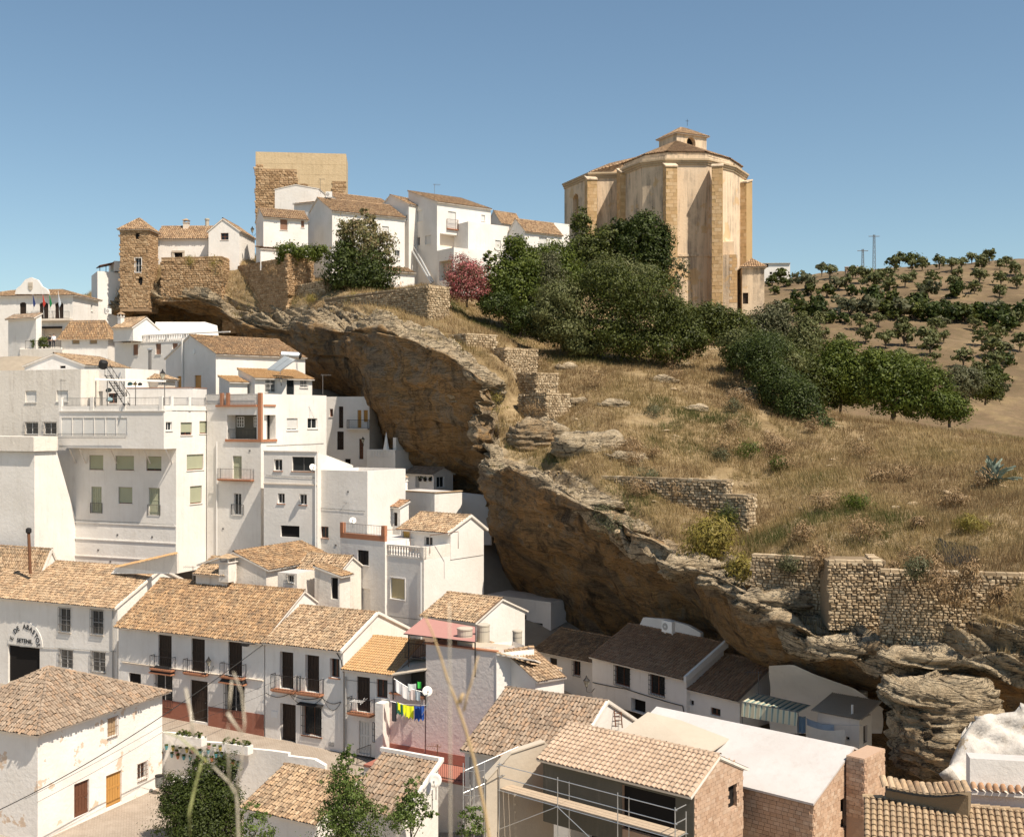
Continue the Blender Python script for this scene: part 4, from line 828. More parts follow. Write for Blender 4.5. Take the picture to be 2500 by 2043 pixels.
# house with balustrade
h = House('balustrade_house', 'tall white house with stone balustrade terrace, brown edged balcony and tiled top room', 'house', (1035, 1560, 88)); b = Block(h, (1035, 88), 38, 908, 1181, 1366, 1640, 'white')
b.op('L', 'blind_yellow', 954, 1412, 988, 1462, trim='white_clean', frame='frame_white'); b.op('L', 'blind_white', 949, 1520, 989, 1560, fr=.95); b.flat(); bal = b
v2 = Block(h, (1100, 90.4), 38, 978, 1181, 1295, 1366, 'white'); v2.op('L', 'door', 983, 1296, 1000, 1352, mat='wood_yellow', sill=0); v2.op('L', WIN, 1036, 1310, 1056, 1332, grid=(2, 1)); v2.roof('gableL', 'tile_light', zr=-7.9, ov=.45, tr=.6, verge='white_old')
v3 = Block(h, (940, 90.3), 38, 831, ('m', 4.5), 1322, 1640, 'white_clean'); v3.op('L', 'dark', 873, 1343, 900, 1379, mat='blind_white', name='roller_shutter') if 0 else v3.op('L', WIN, 873, 1343, 900, 1379, frame='iron'); v3.op('L', 'dark', 873, 1436, 904, 1500, mat='white_clean', rd=.12, sill=0, name='blind_niche'); v3.flat()
f = v3.L; mb = MB(); z0 = f.zt + .003
for u0, u1, hh in ((0, f.len, .42),): f.box(mb, u0, u1, z0, z0 + hh, -.22, .03)
for u0 in (0, f.len - .36): f.box(mb, u0, u0 + .36, z0 + .423, z0 + 1.25, -.25, .05)
mb.build('balcony_parapet', M['terracotta'], h.root); railing([f.pt(.36, z0 + .42, -.1), f.pt(f.len - .36, z0 + .42, -.1)], .78, h.root, M['iron_grey'], .17)
f = b.L; zt = b.zt; base = MB(); f.box(base, .0, f.len, zt + .003, zt + .1, -.26, .03); f.box(base, 0, .35, zt + .103, zt + .98, -.27, .04); f.box(base, f.len - .35, f.len, zt + .103, zt + .98, -.27, .04); f.box(base, .35, f.len - .35, zt + .82, zt + .95, -.25, .03); bo = base.build('balustrade', M['white_old'], h.root)
nb = 17; me = None
for k in range(nb):
    u = .35 + (f.len - .7) * (k + .5) / nb; c = f.pt(u, zt + .1, -.11)
    if me is None: m_ = MB(); m_.lathe((0, 0, 0), [(.05, 0), (.055, .05), (.095, .2), (.05, .42), (.085, .6), (.055, .72)], 8); o = m_.build('baluster', M['white_old'], bo); me = o.data; off = rootloc(bo); [setattr(v, 'co', v.co + off) for v in me.vertices]
    else: o = bpy.data.objects.new('baluster', me); COL.objects.link(o); o.parent = bo
    o.location = c - rootloc(bo)
f = b.R; mb = MB(); f.box(mb, .0, f.u(1100), zt + .003, zt + .95, -.22, 0); mb.build('parapet', M['white_old'], h.root)
# white house with chimney and shed
h = House('chimney_house', 'plain white house with tiled parapet edge and a white lantern chimney near the cliff', 'house', (1061, 1300, 102)); b = Block(h, (1061, 102), 42, 958, 1128, 1204, 1340, 'white_clean'); b.flat(cap=None); mb = MB()
for f in (b.L, b.R): f.box(mb, -.05, f.len + .05, f.zt + .004, f.zt + .09, -.3, .07)
mb.build('parapet_coping', M['tile_light'], h.root); b.chimney(b.LL - .55, .8, b.zt, .85, .62, m='white_clean')
h = House('shed', 'small white roof shed with a red tile roof beside the tiled top room', 'shed', (977, 1290, 98.5)); b = Block(h, (977, 98.5), 40, 934, 998, 1235, 1320, 'white_clean'); b.op('L', 'door', 961, 1251, 970, 1284); b.roof('shedL', 'tile_red', pitch=20, ov=.3)
# flat grey-white block with the big windows
h = House('flat_roofed_house', 'plain white flat roofed house with two dark windows and a dish beside the loggia house', 'house', (775, 1350, 98)); b = Block(h, (775, 98), 24, 644, 862, 1104, 1410, 'white')
for r in ((669, 1121, 689, 1149), (713, 1115, 767, 1150), (678, 1204, 695, 1229), (731, 1206, 749, 1232)): b.op('L', WIN, *r, grid=(2, 1), frame='frame_white' if r[0] != 713 else 'iron_grey', sillm='terracotta')
b.op('L', 'dark', 685, 1283, 731, 1311); f = b.L; mb = MB(); f.box(mb, 0, f.len, f.z(f.u(700), 1183), f.z(f.u(700), 1180), .002, .07); mb.build('string_course', M['cream'], h.root); f.box(mb := MB(), 0, f.len, f.zt + .003, f.zt + .09, -.25, .07); mb.build('parapet_coping', M['white_old'], h.root)
zl = b.zt - 1.4; b.R.gable = [(b.LR, zl), (0, b.zt)]; b.BR.gable = [(b.LR, b.zt), (0, zl)]; b.BL.gable = [(b.LL, zl), (0, zl)]; b.R.shed = b.BR.shed = b.BL.shed = True; b.walls(); mb = MB(); mb.prism([b.p(0, 0, b.zt), b.p(b.LL, 0, b.zt), b.p(b.LL, b.LR, zl), b.p(0, b.LR, zl)], Vector((0, 0, .06))); mb.build('roof', M['white_old'], h.root); fl = b
b = Block(h, (897, 96), 30, 778, 990, 1150, 1420, 'white'); b.op('L', WIN, 783, 1285, 802, 1313, sillm='terracotta', frame='frame_brown'); b.flat(.3); fl2 = b
# loggia house
h = House('loggia_house', 'white house with brick red corner loggia and red edged balconies', 'house', (637, 1400, 103)); b = Block(h, (637, 103), 27, 505, 797, 961, 1420, 'white_clean')
b.op('L', 'dark', 554, 1013, 630, 1072, rd=1.2, sill=0, mat='darkrender'); b.op('R', 'dark', 645, 1013, 673, 1073, rd=.7, sill=0, mat='dark'); b.op('R', 'blind_white', 700, 1021, 727, 1050, fr=.9); b.op('R', WIN, 751, 1021, 775, 1046, grid=(2, 1))
b.op('L', 'door', 568, 1113, 590, 1169, mat='blind_green', sill=0, bal=dict(e=1.45, p=.5, h=.95, sp=.16, m='iron_grey')); b.op('L', WIN, 571, 1204, 589, 1256, bal=dict(e=.3, p=.1, h=.95, m='iron_grey')); b.flat(.9); lg = b
mb = MB(); fL, fR = b.L, b.R; zl0, zl1 = fL.holes[0]['pts'][0][1], fL.holes[0]['pts'][2][1]
fL.box(mb, fL.u(551), fL.len + .12, zl0 - .24, zl0 - .003, .002, .1); fR.box(mb, 0, fR.u(675), zl0 - .24, zl0 - .003, .002, .1); fL.box(mb, fL.len - .32, fL.len + .06, zl0 + .0, b.zt + .08, -.2, .06); mb.build('loggia_frame', M['terracotta'], h.root)
mb = MB(); fL.box(mb, fL.u(530), fL.u(629), b.zt - 1.18, b.zt - 1.0, .0, .25); fR.box(mb, .35, fR.u(672), b.zt - 1.15, b.zt - .98, .002, .09)
for x in (541, 556): fL.box(mb, fL.u(x), fL.u(x) + .3, b.zt - .995, b.zt + .1, .003, .22)
mb.build('terrace_edging', M['terracotta'], h.root); fL.box(mb := MB(), fL.len - .5, fL.len - .33, zl0, zl1, -.15, -.02); 
for x0, x1 in ((558, 575), (600, 612)):
    u0, u1, z0, z1 = fL.rect(x0, 1018, x1, 1042)
    for k in range(4): u = u0 + (u1 - u0) * k / 3; fL.box(mb, u - .03, u + .03, z0, z1, -1.19, -1.15)
    for k in range(4): z = z0 + (z1 - z0) * k / 3; fL.box(mb, u0, u1, z - .025, z + .025, -1.185, -1.155)
mb.build('loggia_window', M['frame_white'], h.root); railing([fL.pt(fL.u(555), zl0, -.1), fL.pt(fL.len - .4, zl0, -.1)], .9, h.root, M['iron'], .16); railing([fL.pt(fL.u(505), b.zt - .98, .12), fL.pt(fL.u(629), b.zt - .98, .12)], .92, h.root, M['iron_grey'], .15)
# house with solar heater above the loggia
h = House('solar_roof_house', 'large white house with grey gable wall and wide tile roof below the cliff', 'house', (527, 985, 119)); b = Block(h, (527, 119), 48, 405, 745, 862, 1000, 'white'); b.op('L', 'door', 433, 918, 447, 948, mat='wood_ochre', sill=0); b.op('L', 'door', 475, 916, 491, 974, mat='wood_ochre', sill=0); b.roof('gableR', 'tile_ochre', zr=9.05, ov=.3, jit=1.2, verge=None); so_ = b
mb = MB(); f = b.L; mb.tube([f.px(448, 826, .12), f.px(448, 946, .12)], .13, 8); mb.build('downpipe', M['white_clean'], h.root); mb = MB(); mb.lathe(f.px(474, 859, 0.01), [(.26, 0), (.26, .06)], 14, axis=(f.n.x, f.n.y, 0)); mb.build('round_vent', M['plastic_white'], h.root)
c1 = Block(h, (560, 115.4), 48, ('m', 2.2), 604, 931, 1000, 'white_clean'); c1.roof('shedR', 'tile_orange', pitch=15, tp=.22); c2 = Block(h, (622, 116), 52, ('m', 4), 762, 921, 985, 'white_clean')
c2.op('R', WIN, 648, 927, 674, 958, grille=1, gm='frame_white'); c2.op('R', 'door', 700, 927, 718, 966, mat='glass'); c2.op('R', WIN, 733, 928, 751, 946, grille=1, gm='frame_white'); c2.roof('shedR', 'tile_orange', pitch=14, ov=.35, tp=.22); so2 = c2
# big left building
h = House('overhang_house', 'large white house with projecting upper storey on struts and green blinds', 'house', (430, 1395, 102)); b = Block(h, (430, 102), 22, 168, 521, 990, 1400, 'white_clean')
for r in ((218, 1111, 252, 1147), (282, 1113, 327, 1148), (357, 1114, 394, 1149), (289, 1189, 323, 1229)): b.op('L', 'blind_green', *r, fr=.88 if r[0] == 357 else .97, frame='frame_brown')
for r in ((223, 1188, 248, 1252), (363, 1191, 390, 1257)): b.op('L', 'door', *r, mat='blind_green', sill=0, bal=dict(e=.1, p=.1, h=.95, m='iron_grey'), handle=False)
for r in ((441, 1031, 469, 1062), (487, 1028, 514, 1058), (456, 1109, 497, 1147), (464, 1186, 493, 1229)): b.op('R', 'blind_green', *r, fr=.78 if r[1] == 1031 else .95, frame='frame_brown')
b.flat(); ov_ = b; f = b.L; mb = MB()
for y in (1279, 1320, 1362): z = f.z(f.u(300), y); f.box(mb, .3, f.len, z - .05, z + .05, .002, .07)
mb.build('wall_ledge', M['white_clean'], h.root)
o2 = Block(h, (400, 100.36), 22, 145, ('m', 1.76), 1004, 1096, 'white'); 
for k in range(6): x0 = 150 + k * 27; o2.op('L', 'blind_white', x0, 1020, x0 + 25, 1064, sill=0, rd=.12, grid=(1, 1))
o2.op('R', WIN, 405, 1030, 420, 1051, frame='frame_white'); o2.walls(None)
mb = MB(); mb.poly([o2.p(0, 0, o2.zb), o2.p(o2.LL, 0, o2.zb), o2.p(o2.LL, 1.76, o2.zb), o2.p(0, 1.76, o2.zb)]); mb.poly([o2.p(0, 0, o2.zt), o2.p(o2.LL, 0, o2.zt), o2.p(o2.LL, 1.76, o2.zt), o2.p(0, 1.76, o2.zt)]); mb.build('overhang_slab', M['white'], h.root)
f2 = o2.L; railing([f2.px(147, 1070, .28), f2.px(311, 1070, .28)], .42, h.root, M['iron_grey'], .13)
for x in (163, 188, 263, 345, 398): mb = MB(); mb.tube([f.px(x + 22, 1131, .02), f2.px(x, 1097, -.35)], .07, 4); mb.build('strut', M['white_clean'], h.root)
mb = MB(); f2.box(mb, -.1, f2.len + .08, o2.zt + .003, o2.zt + .08, -.1, .1)
mb.build('terrace_cornice', M['white_clean'], h.root); mb = MB(); z = o2.zt + .083
f2.box(mb, 0, f2.len, z, z + .42, -.2, .0)
for x in (147, 224, 303, 392): u = f2.u(x); f2.box(mb, u - .15, u + .2, z, z + 1.25, -.24, .05)
f3 = Fac((o2.p(0, 0, 0).x, o2.p(0, 0, 0).y), o2.b, 7.0, z, z + 1); f3.box(mb, .05, 6.2, z, z + .42, -.2, .0)
for u in (1.1, 3.6, 6.1): f3.box(mb, u - .15, u + .15, z, z + 1.25, -.24, .05)
mb.build('terrace_parapet', M['white_clean'], h.root); railing([f2.pt(.1, z + .42, -.1), f2.pt(f2.len - .1, z + .42, -.1)], .72, h.root, M['iron_grey'], .15); railing([f3.pt(.2, z + .42, -.1), f3.pt(6.1, z + .42, -.1)], .72, h.root, M['iron_grey'], .15)
# battered buttress with cream parapet
bt = thing('buttress', 'tall white battered buttress with a stained parapet left of the overhanging storey', 'buttress', P(90, 1390, 102)); b = Block(bt, (84, 101.7), 22, ('m', 8), ('m', 5.2), 1103, 1400, 'white_clean'); f = b.R; u1 = f.u(138)
b.R.gable = [(f.len, f.z(f.len, 1275)), (u1, b.zt), (0, b.zt)]; b.R.shed = True; b.BR.gable = [(f.len, b.zt), (f.len - u1, b.zt), (0, f.z(f.len, 1275))]; b.BR.shed = True; b.walls(); mb = MB(); mb.poly([b.p(0, 0, b.zt), b.p(8, 0, b.zt), b.p(8, u1, b.zt), b.p(0, u1, b.zt)]); mb.poly([b.p(0, u1, b.zt), b.p(8, u1, b.zt), b.p(8, f.len, f.z(f.len, 1275)), b.p(0, f.len, f.z(f.len, 1275))]); mb.build('sloping_top', M['white_clean'], bt)
b = Block(bt, (82, 101.3), 22, ('m', 8.2), 141, 1066, 1102, 'white_old'); b.walls(b.zt)
# left grey block and gable behind
h = House('grey_rendered_house', 'grey rendered flat house with two white shutters and two grilled windows at left edge', 'house', (197, 1110, 109)); b = Block(h, (197, 109), 22, -40, ('m', 6), 901, 1130, 'white_old')
for r in ((62, 954, 89, 982), (138, 953, 166, 980)): b.op('L', 'blind_white', *r)
for r in ((61, 1031, 93, 1060), (107, 1031, 138, 1060)): b.op('L', WIN, *r, grille=1, gm='iron_grey', gh=3)
b.flat()
h = House('gable_house', 'low white gabled house with thin tile edges above the grey rendered house', 'house', (139, 905, 117)); b = Block(h, (206, 117), 14, 60, ('m', 8), 890, 960, 'white_clean'); b.op('L', 'dark', 146, 893, 160, 899); b.roof('gableR', 'tile_light', zr=6.75, ov=.2, og=.15)
h = House('terrace_block', 'plain white block with iron stair beside the small hipped pavilion roof', 'house', (302, 990, 110)); b = Block(h, (306, 110), 22, 198, ('m', 5), 899, 1010, 'white_clean'); b.op('L', 'door', 238, 955, 251, 990, mat='plastic_grey'); b.op('L', WIN, 264, 960, 286, 984, frame='frame_brown'); b.flat(); tb = b
b = Block(h, (471, 108.6), 10, 310, ('m', 3), 947, 1004, 'white_clean'); b.flat(cap='terracotta', par=.5); tw = b
h = House('pavilion', 'small roof pavilion with a hipped tile roof beside the iron stair', 'pavilion', (350, 950, 113)); b = Block(h, (386, 113), 12, 303, ('m', 3.4), 922, 970, 'cream'); b.roof('hip', 'tile_light', zr=b.zt + .75, ov=.3)
# old ruin with two roofs
h = House('old_house', 'dilapidated old house with two mottled roofs and a dark porch behind the street houses', 'house', (700, 1440, 88)); b = Block(h, (650, 88), 27, 490, ('m', 8.5), 1387, 1540, 'white_old'); b.roof('gableR', 'tile_ochre', zr=-10.5, tr=.48, ov=.35, jit=1.6)
b = Block(h, (836, 89.5), 27, 730, ('m', 2.6), 1386, 1560, 'white_old'); b.op('L', 'dark', 742, 1390, 800, 1440, sill=0); b.op('L', 'dark', 803, 1395, 815, 1415); b.roof('gableL', 'tile_light', zr=-11.0, ov=.5, jit=1.5)
b = Block(h, (829, 86), 27, 768, ('m', 1.4), 1404, 1580, 'white_old'); b.op('L', 'dark', 808, 1410, 825, 1462, sill=0); b.roof('shedR', 'tile_ochre', pitch=14)
b = Block(h, (725, 86.5), 27, 678, ('m', 2.2), 1400, 1560, 'white_old'); b.op('L', WIN, 703, 1396, 717, 1420, grille=1) if 0 else b.op('L', WIN, 702, 1404, 717, 1422, grille=1); b.flat()
h = House('small_roof_house', 'low house with a small tile roof and white slotted chimney behind the market building', 'house', (520, 1420, 89)); b = Block(h, (554, 88.5), 27, 478, ('m', 4), 1401, 1530, 'white_old'); b.roof('gableL', 'tile_light', zr=-11.15, jit=1.4); b.chimney(.1, .2, b.zt - .6, 1.5, .95, 'tile_light', 'white_old')
h = thing('garden_wall', 'white garden wall with a sloping tile coping behind the market roof', 'wall', P(350, 1400, 92)); mb = MB(); mb.prism([P(270, 1400, 95), P(432, 1400, 91), P(432, 1350, 91), P(284, 1384, 95)], Vector((.1, .25, 0))); mb.build('wall', M['white_old'], h); tiles([P(283, 1386, 94.7), P(432, 1352, 90.7), P(432, 1348, 91.2), P(283, 1382, 95.2)], h, M['tile_orange'], .24, .4)
# cave houses in the shade under the upper cliff
h = House('cave_house', 'shaded white two storey house with balcony under the upper cliff', 'house', (900, 1140, 123)); b = Block(h, (902, 123), 14, 770, ('m', 4), 968, 1170, 'white')
b.op('L', WIN, 805, 998, 813, 1017, frame='frame_brown'); b.op('L', 'door', 827, 992, 838, 1045, sill=0, handle=False); b.op('L', 'door', 873, 1001, 882, 1045, mat='wood_ochre', sill=0, handle=False, bal=dict(e=1.0, p=.7, h=.9, slab='white')); b.op('L', 'door', 888, 1001, 898, 1030, mat='wood_ochre', handle=False, sill=0); b.op('L', 'door', 823, 1053, 839, 1098, sill=0, handle=False); b.op('L', 'door', 877, 1071, 887, 1121, sill=0, mat='wood_brown', handle=False); b.op('L', 'dark', 842, 1120, 856, 1135); b.flat()
h = House('cave_house', 'white terrace house with lattice parapet and closed parasol under the upper cliff', 'house', (965, 1140, 118)); b = Block(h, (965, 118), 30, 896, 1033, 1098, 1175, 'white'); b.flat(.9); f = b.L; mb = MB()
for k in range(14): u = .5 + (f.len - 1) * k / 13; f.box(mb, u - .06, u + .06, b.zt - .8, b.zt - .15, .002, .05)
mb.build('lattice', M['white_clean'], h.root); b2_ = Block(h, (967, 118.5), 30, ('m', .4), 1033, 1068, 1110, 'white'); b2_.walls(b2_.zt); ct = b
h = House('cave_house', 'small shaded white house with dark tile roof and three hanging pots under the cliff', 'house', (1059, 1210, 115)); b = Block(h, (1059, 115), 40, 988, 1106, 1156, 1240, 'white'); b.op('L', 'dark', 1014, 1162, 1024, 1190, mat='plastic_grey', rd=.1, name='shutter'); b.op('R', WIN, 1066, 1163, 1085, 1190); b.roof('gableL', 'tile_brown', pitch=20); pot = b
h = thing('alley_wall', 'shaded white wall closing the alley at the foot of the cliff', 'wall', P(1130, 1260, 104)); mb = MB(); mb.prism([P(1085, 1330, 107), P(1200, 1330, 107), P(1200, 1212, 107), P(1085, 1200, 107)], Vector((.2, 1.2, 0))); mb.build('wall', M['white'], h)
# ================================================================== hilltop houses
h = House('town_hall', 'white town hall with curved pediment, flags and two arched balcony doors at far left', 'town hall', (178, 860, 150)); b = Block(h, (178, 150), 8, -60, 240, 719, 900, 'white_clean')
for r in ((96, 738, 118, 778), (134, 738, 155, 778), (48, 738, 64, 778)): b.op('L', 'door', *r, arch=.5, sill=0, handle=False)
b.op('L', 'dark', 97, 800, 152, 850, rd=1.2, mat='cream', name='porch'); b.op('R', WIN, 222, 742, 226, 760); f = b.L
mb = MB(); f.box(mb, f.u(83), f.u(214) if f.u(214) < f.len else f.len, f.z(f.u(140), 784), f.z(f.u(140), 779), .003, .8); sb = mb.build('balcony_slab', M['cream'], h.root); railing([f.px(84, 779, .75), f.px(176, 779, .75)], .95, sb, M['iron'], .14)
mb = MB(); f.box(mb, f.u(97), f.u(152), f.z(f.u(140), 802), f.z(f.u(140), 797), -.1, .12); mb.build('porch_lintel', M['wood_dark'], h.root)
mb = MB(); mb.prism([f.px(x, y, .02) for x, y in ((40, 719), (44, 705), (54, 698), (60, 690), (66, 683), (80, 678), (95, 684), (101, 692), (106, 700), (118, 707), (122, 713), (122, 719))], Vector((f.n.x, f.n.y, 0)) * .35); pd = mb.build('pediment', M['white_clean'], h.root)
mb = MB(); mb.prism([f.px(x, y, .38) for x, y in ((73, 692), (84, 692), (84, 704), (82, 708), (78.5, 711), (75, 708), (73, 704))], Vector((f.n.x, f.n.y, 0)) * .06); 
for x in (74, 77, 80, 83): mb.prism([f.px(x - 1, 691.5, .38), f.px(x + 1, 691.5, .38), f.px(x, 688.5, .38)], Vector((f.n.x, f.n.y, 0)) * .06)
mb.prism([f.px(x, y, .45) for x, y in ((78, 693), (79, 693), (79, 708), (78, 708))], Vector((f.n.x, f.n.y, 0)) * .03); mb.prism([f.px(x, y, .45) for x, y in ((74, 699.5), (83, 699.5), (83, 700.5), (74, 700.5))], Vector((f.n.x, f.n.y, 0)) * .03)
mb.build('stone_crest', M['raw'], pd); b.roof('hip', 'tile_far', zr=17.4, ov=.4)
for i, (x, c, lab) in enumerate(((91, (.03, .05, .16), 'navy flag, leftmost of four on the town hall'), (115, (.55, .06, .04), 'red flag, second of four on the town hall'), (131, (.03, .22, .08), 'green flag, third of four on the town hall'), (153, (.62, .66, .70), 'pale flag, rightmost of four on the town hall'))):
    t = thing('flag', lab, 'flag', f.px(x, 778, .8), 'flags on the town hall balcony'); mb = MB(); mb.tube([f.px(x, 778, .75), f.px(x - 1, 712, 1.0)], .025, 5); mb.build('flag_pole', M['plastic_white'], t); mb = MB(); q = [f.px(x, 722, 1.0), f.px(x + 7, 744, 1.05), f.px(x + 3, 752, 1.02), f.px(x + .5, 746, 1.0)]; mb.prism(q, Vector((f.n.x, f.n.y, 0)) * .06); mb.build('flag_cloth', simple('flag_cloth_%d' % i, c, .9), t)
h = House('house', 'plain white house in front of the town hall at the left edge', 'house', (92, 850, 140)); b = Block(h, (88, 140), 30, 20, ('m', .8), 772, 880, 'white_clean'); b.roof('shedL', 'tile_brown', pitch=28, ov=.4)
tt_ = thing('terrace', 'white raised terrace with railing and plants below the town hall', 'terrace', P(100, 862, 141)); mb = MB(); mb.hexa([P(48, 900, 140), P(152, 900, 138), P(152, 900, 144), P(48, 900, 146)] + [P(48, 852, 140), P(152, 852, 138), P(152, 852 - 5, 144), P(48, 852 - 5, 146)]); mb.build('wall', M['white_old'], tt_); railing([P(62, 852, 139.9), P(148, 852, 138.2)], 1.0, tt_, M['iron'], .15)
h = House('house', 'white house with two arched tan blinds and a hipped tile roof', 'house', (264, 870, 141)); b = Block(h, (264, 141), 8, 150, 280, 815, 920, 'white_clean')
for r in ((176, 823, 194, 840), (219, 823, 237, 840)): b.op('L', 'blind_tan', *r, arch=.35)
b.op('L', 'door', 219, 869, 239, 893, arch=.5, mat='blind_tan', sill=0); b.roof('hip', 'tile_ochre', zr=(1021.5 - 787) / F * 144, ov=.35); f = b.L; zz = f.z(f.u(240), 893)
mb = MB(); f.box(mb, f.u(200), f.len + .3, zz - 1.3, zz, .003, 2.2); tb2 = mb.build('terrace_block', M['white_clean'], h.root); railing([f.pt(f.u(205), zz, 2.1), f.pt(f.len + .2, zz, 2.1)], .95, tb2, M['iron'], .16)
h = House('tall_white_house', 'tall plain white house wall with roof pergola left of the stone tower', 'house', (238, 860, 160)); b = Block(h, (238, 160), 62, ('m', 6), 300, 662, 900, 'white_clean'); b.flat(); f = b.R; b.op('R', 'dark', 271, 747, 288, 771)
c_ = Block(h, (279, 160.6), 62, ('m', 5), 300, 637, 662, 'white_clean'); c_.walls(c_.zt); mb = MB(); mb.prism([f.px(242, 650, .4), f.px(280, 642, .4), f.px(280, 642, -3), f.px(242, 650, -3)], Vector((0, 0, .1))); pg = mb.build('pergola_roof', M['wood_brown'], h.root); mb = MB()
for x in (244, 259): mb.tube([f.px(x, 663, -.1), f.px(x, 648, -.1)], .05, 5)
mb.build('pergola_post', M['iron'], pg); tw_ = b
# terrace house under the grotto
h = House('grotto_house', 'white house with balustraded terrace built under the rock grotto', 'house', (280, 930, 138)); b = Block(h, (283, 136), 4, 276, 525, 828, 950, 'white')
b2_ = Block(h, (285, 135.8), 2, ('m', .6), 452, 826, 960, 'white') if 0 else None
fr_ = b.R; h_ = Block(h, (560, 131), 27, 280, ('m', 5), 829, 960, 'white'); 
for r in ((325, 841, 337, 867), (380, 839, 393, 865), (421, 838, 434, 852)): h_.op('L', 'blind_brown', *r, frame='frame_brown')
h_.flat(); f = h_.L; z = h_.zt; base = MB(); f.box(base, 0, f.len, z + .003, z + .12, -.2, .05); f.box(base, 0, f.len, z + .85, z + .98, -.2, .03)
for x in (322, 360, 407, 448, 475): u = f.u(x); f.box(base, u - .12, u + .12, z + .12, z + .85, -.2, .03)
bo = base.build('balustrade', M['white_clean'], h.root); m_ = MB(); m_.lathe((0, 0, 0), [(.05, 0), (.09, .2), (.05, .45), (.08, .6), (.05, .73)], 6); o0 = m_.build('baluster', M['white_clean'], bo); off = rootloc(bo)
for v in o0.data.vertices: v.co += off
u0, u1 = f.u(324), f.u(474); n = 36
for k in range(n): o = o0 if k == 0 else bpy.data.objects.new('baluster', o0.data); (COL.objects.link(o) if k else None); o.parent = bo; o.location = f.pt(u0 + (u1 - u0) * k / n, z + .12, -.09) - off
g = Block(h, (325, 136), 30, 277, ('m', 4), 796, 832, 'white_clean'); g.op('R', WIN, 330, 797, 337, 810) if 0 else None; g.roof('gableL', 'tile_light', zr=12.3, ov=.3)
mb = MB(); mb.prism([P(372, 830, 141), P(525, 830, 139), P(520, 795, 141), P(490, 786, 143), P(440, 788, 145), P(380, 786, 146)], Vector((.2, 1.2, .1))); mb.build('whitewashed_rock_wall', M['white'], h.root); g_chim = g.chimney(g.LL - .4, .8, 11.3, 1.0, .55, m='white_clean'); gh = h_
# house left of the tower: on the rock
h = House('rock_house', 'low white house with tile roof and carved stone portal on top of the rock', 'house', (507, 640, 162)); b = Block(h, (508, 162), 1, 380, ('m', 6), 580, 660, 'white_clean'); b.op('L', 'dark', 426, 617, 445, 640, rd=.2, sill=0); f = b.L; mb = MB(); f.box(mb, f.u(420), f.u(425), f.zb, f.z(f.u(420), 613), .003, .12); f.box(mb, f.u(446), f.u(451), f.zb, f.z(f.u(446), 613), .003, .12); f.box(mb, f.u(420), f.u(451), f.z(f.u(430), 616.5), f.z(f.u(430), 612), .003, .16); mb.build('stone_portal', M['raw'], h.root)
b.roof('gableL', 'tile_far', zr=27.9, ov=.35, tp=.3, rb=.13, expo=.42); b.chimney(b.LL * .52, 2.6, 27.0, 1.3, .75, m='cream'); mb = MB(); q = b.p(1.0, 3, 27.3); mb.lathe(q, [(.28, 0), (.28, 1.5), (.36, 1.5), (.36, 1.7), (.2, 1.75)], 10); mb.build('flue_pipe', M['tank'], h.root)
h = House('gable_house', 'white gabled house with one square window beside the dark alley on the rock', 'house', (583, 640, 160)); b = Block(h, (584, 160), 4, 509, 622, 562, 660, 'white_clean'); b.op('L', WIN, 539, 569, 558, 586, frame='frame_brown', grid=(2, 2)); b.op('L', 'door', 531, 628, 544, 645, mat='wood_brown'); b.roof('gableR', 'tile_far', zr=28.2, ov=.25, og=.12, tr=.53)
# stone tower
h = House('stone_tower', 'square brown rubble tower with a tile pyramid roof at the left end of the rock', 'tower', (360, 740, 158)); b = Block(h, (361, 158), 4, 293, 386, 556, 760, 'rubblebed'); b.op('L', WIN, 330, 630, 345, 665, rd=.25, trim='white_clean', grid=(2, 2)); b.op('L', 'dark', 331, 569, 341, 584); b.op('L', 'dark', 337, 677, 348, 696)
b.roof('hip', 'tile_far', zr=28.15, ov=.3, tp=.28, rb=.12)
for f, s_ in ((b.L, 220), (b.R, 60)): lay(h.root, f.pt, [(0, f.zb + .5), (f.len, f.zb + .5), (f.len, f.zt), (0, f.zt)], M['rubble'], .26, .3, .7, .06, s_, gap=.03, holes=[q['pts'] for q in f.holes])
# castle tower
h = House('castle_tower', 'tall square tan castle tower with rough stone patches above the white houses', 'tower', (845, 520, 178)); M['towerplaster'] = plaster('tan_lime_render', (.58, .45, .28), 1.0, (.27, .20, .11), bs=.7, thr=.44); b = Block(h, (845, 178), -6, 624, ('m', 7), 376, 560, 'towerplaster'); b.flat(.6); f = b.L
pt = [(0, f.z(0, 545)), (f.u(680), f.z(0, 545)), (f.u(752), f.z(0, 470)), (f.u(752), f.z(0, 448)), (f.u(724), f.z(0, 448)), (f.u(724), f.z(0, 412)), (f.u(640), f.z(0, 412)), (f.u(640), f.z(0, 403)), (0, f.z(0, 403))]
mb = MB(); mb.prism([f.pt(u, z, .003) for u, z in pt], Vector((f.n.x, f.n.y, 0)) * .1); o = mb.build('stone_patch', M['rubblebed'], h.root); lay(o, lambda u, z, k: f.pt(u, z, k + .1), pt, M['rubble'], .3, .35, .8, .08, 250, gap=.03)
pt = [(f.u(812), f.z(8, 480)), (f.len - .1, f.z(8, 480)), (f.len - .1, f.z(8, 441)), (f.u(812), f.z(8, 441))]; mb = MB(); mb.prism([f.pt(u, z, .003) for u, z in pt], Vector((f.n.x, f.n.y, 0)) * .06); o = mb.build('stone_patch', M['rubblebed'], h.root); lay(o, lambda u, z, k: f.pt(u, z, k + .06), pt, M['rubble'], .3, .35, .8, .05, 60, gap=.03)
mb = MB()
for y in (400, 425, 450, 475): f.box(mb, .02, f.len, f.z(5, y) - .02, f.z(5, y) + .02, .001, .012)
mb.build('render_joint', M['towerplaster'], h.root)
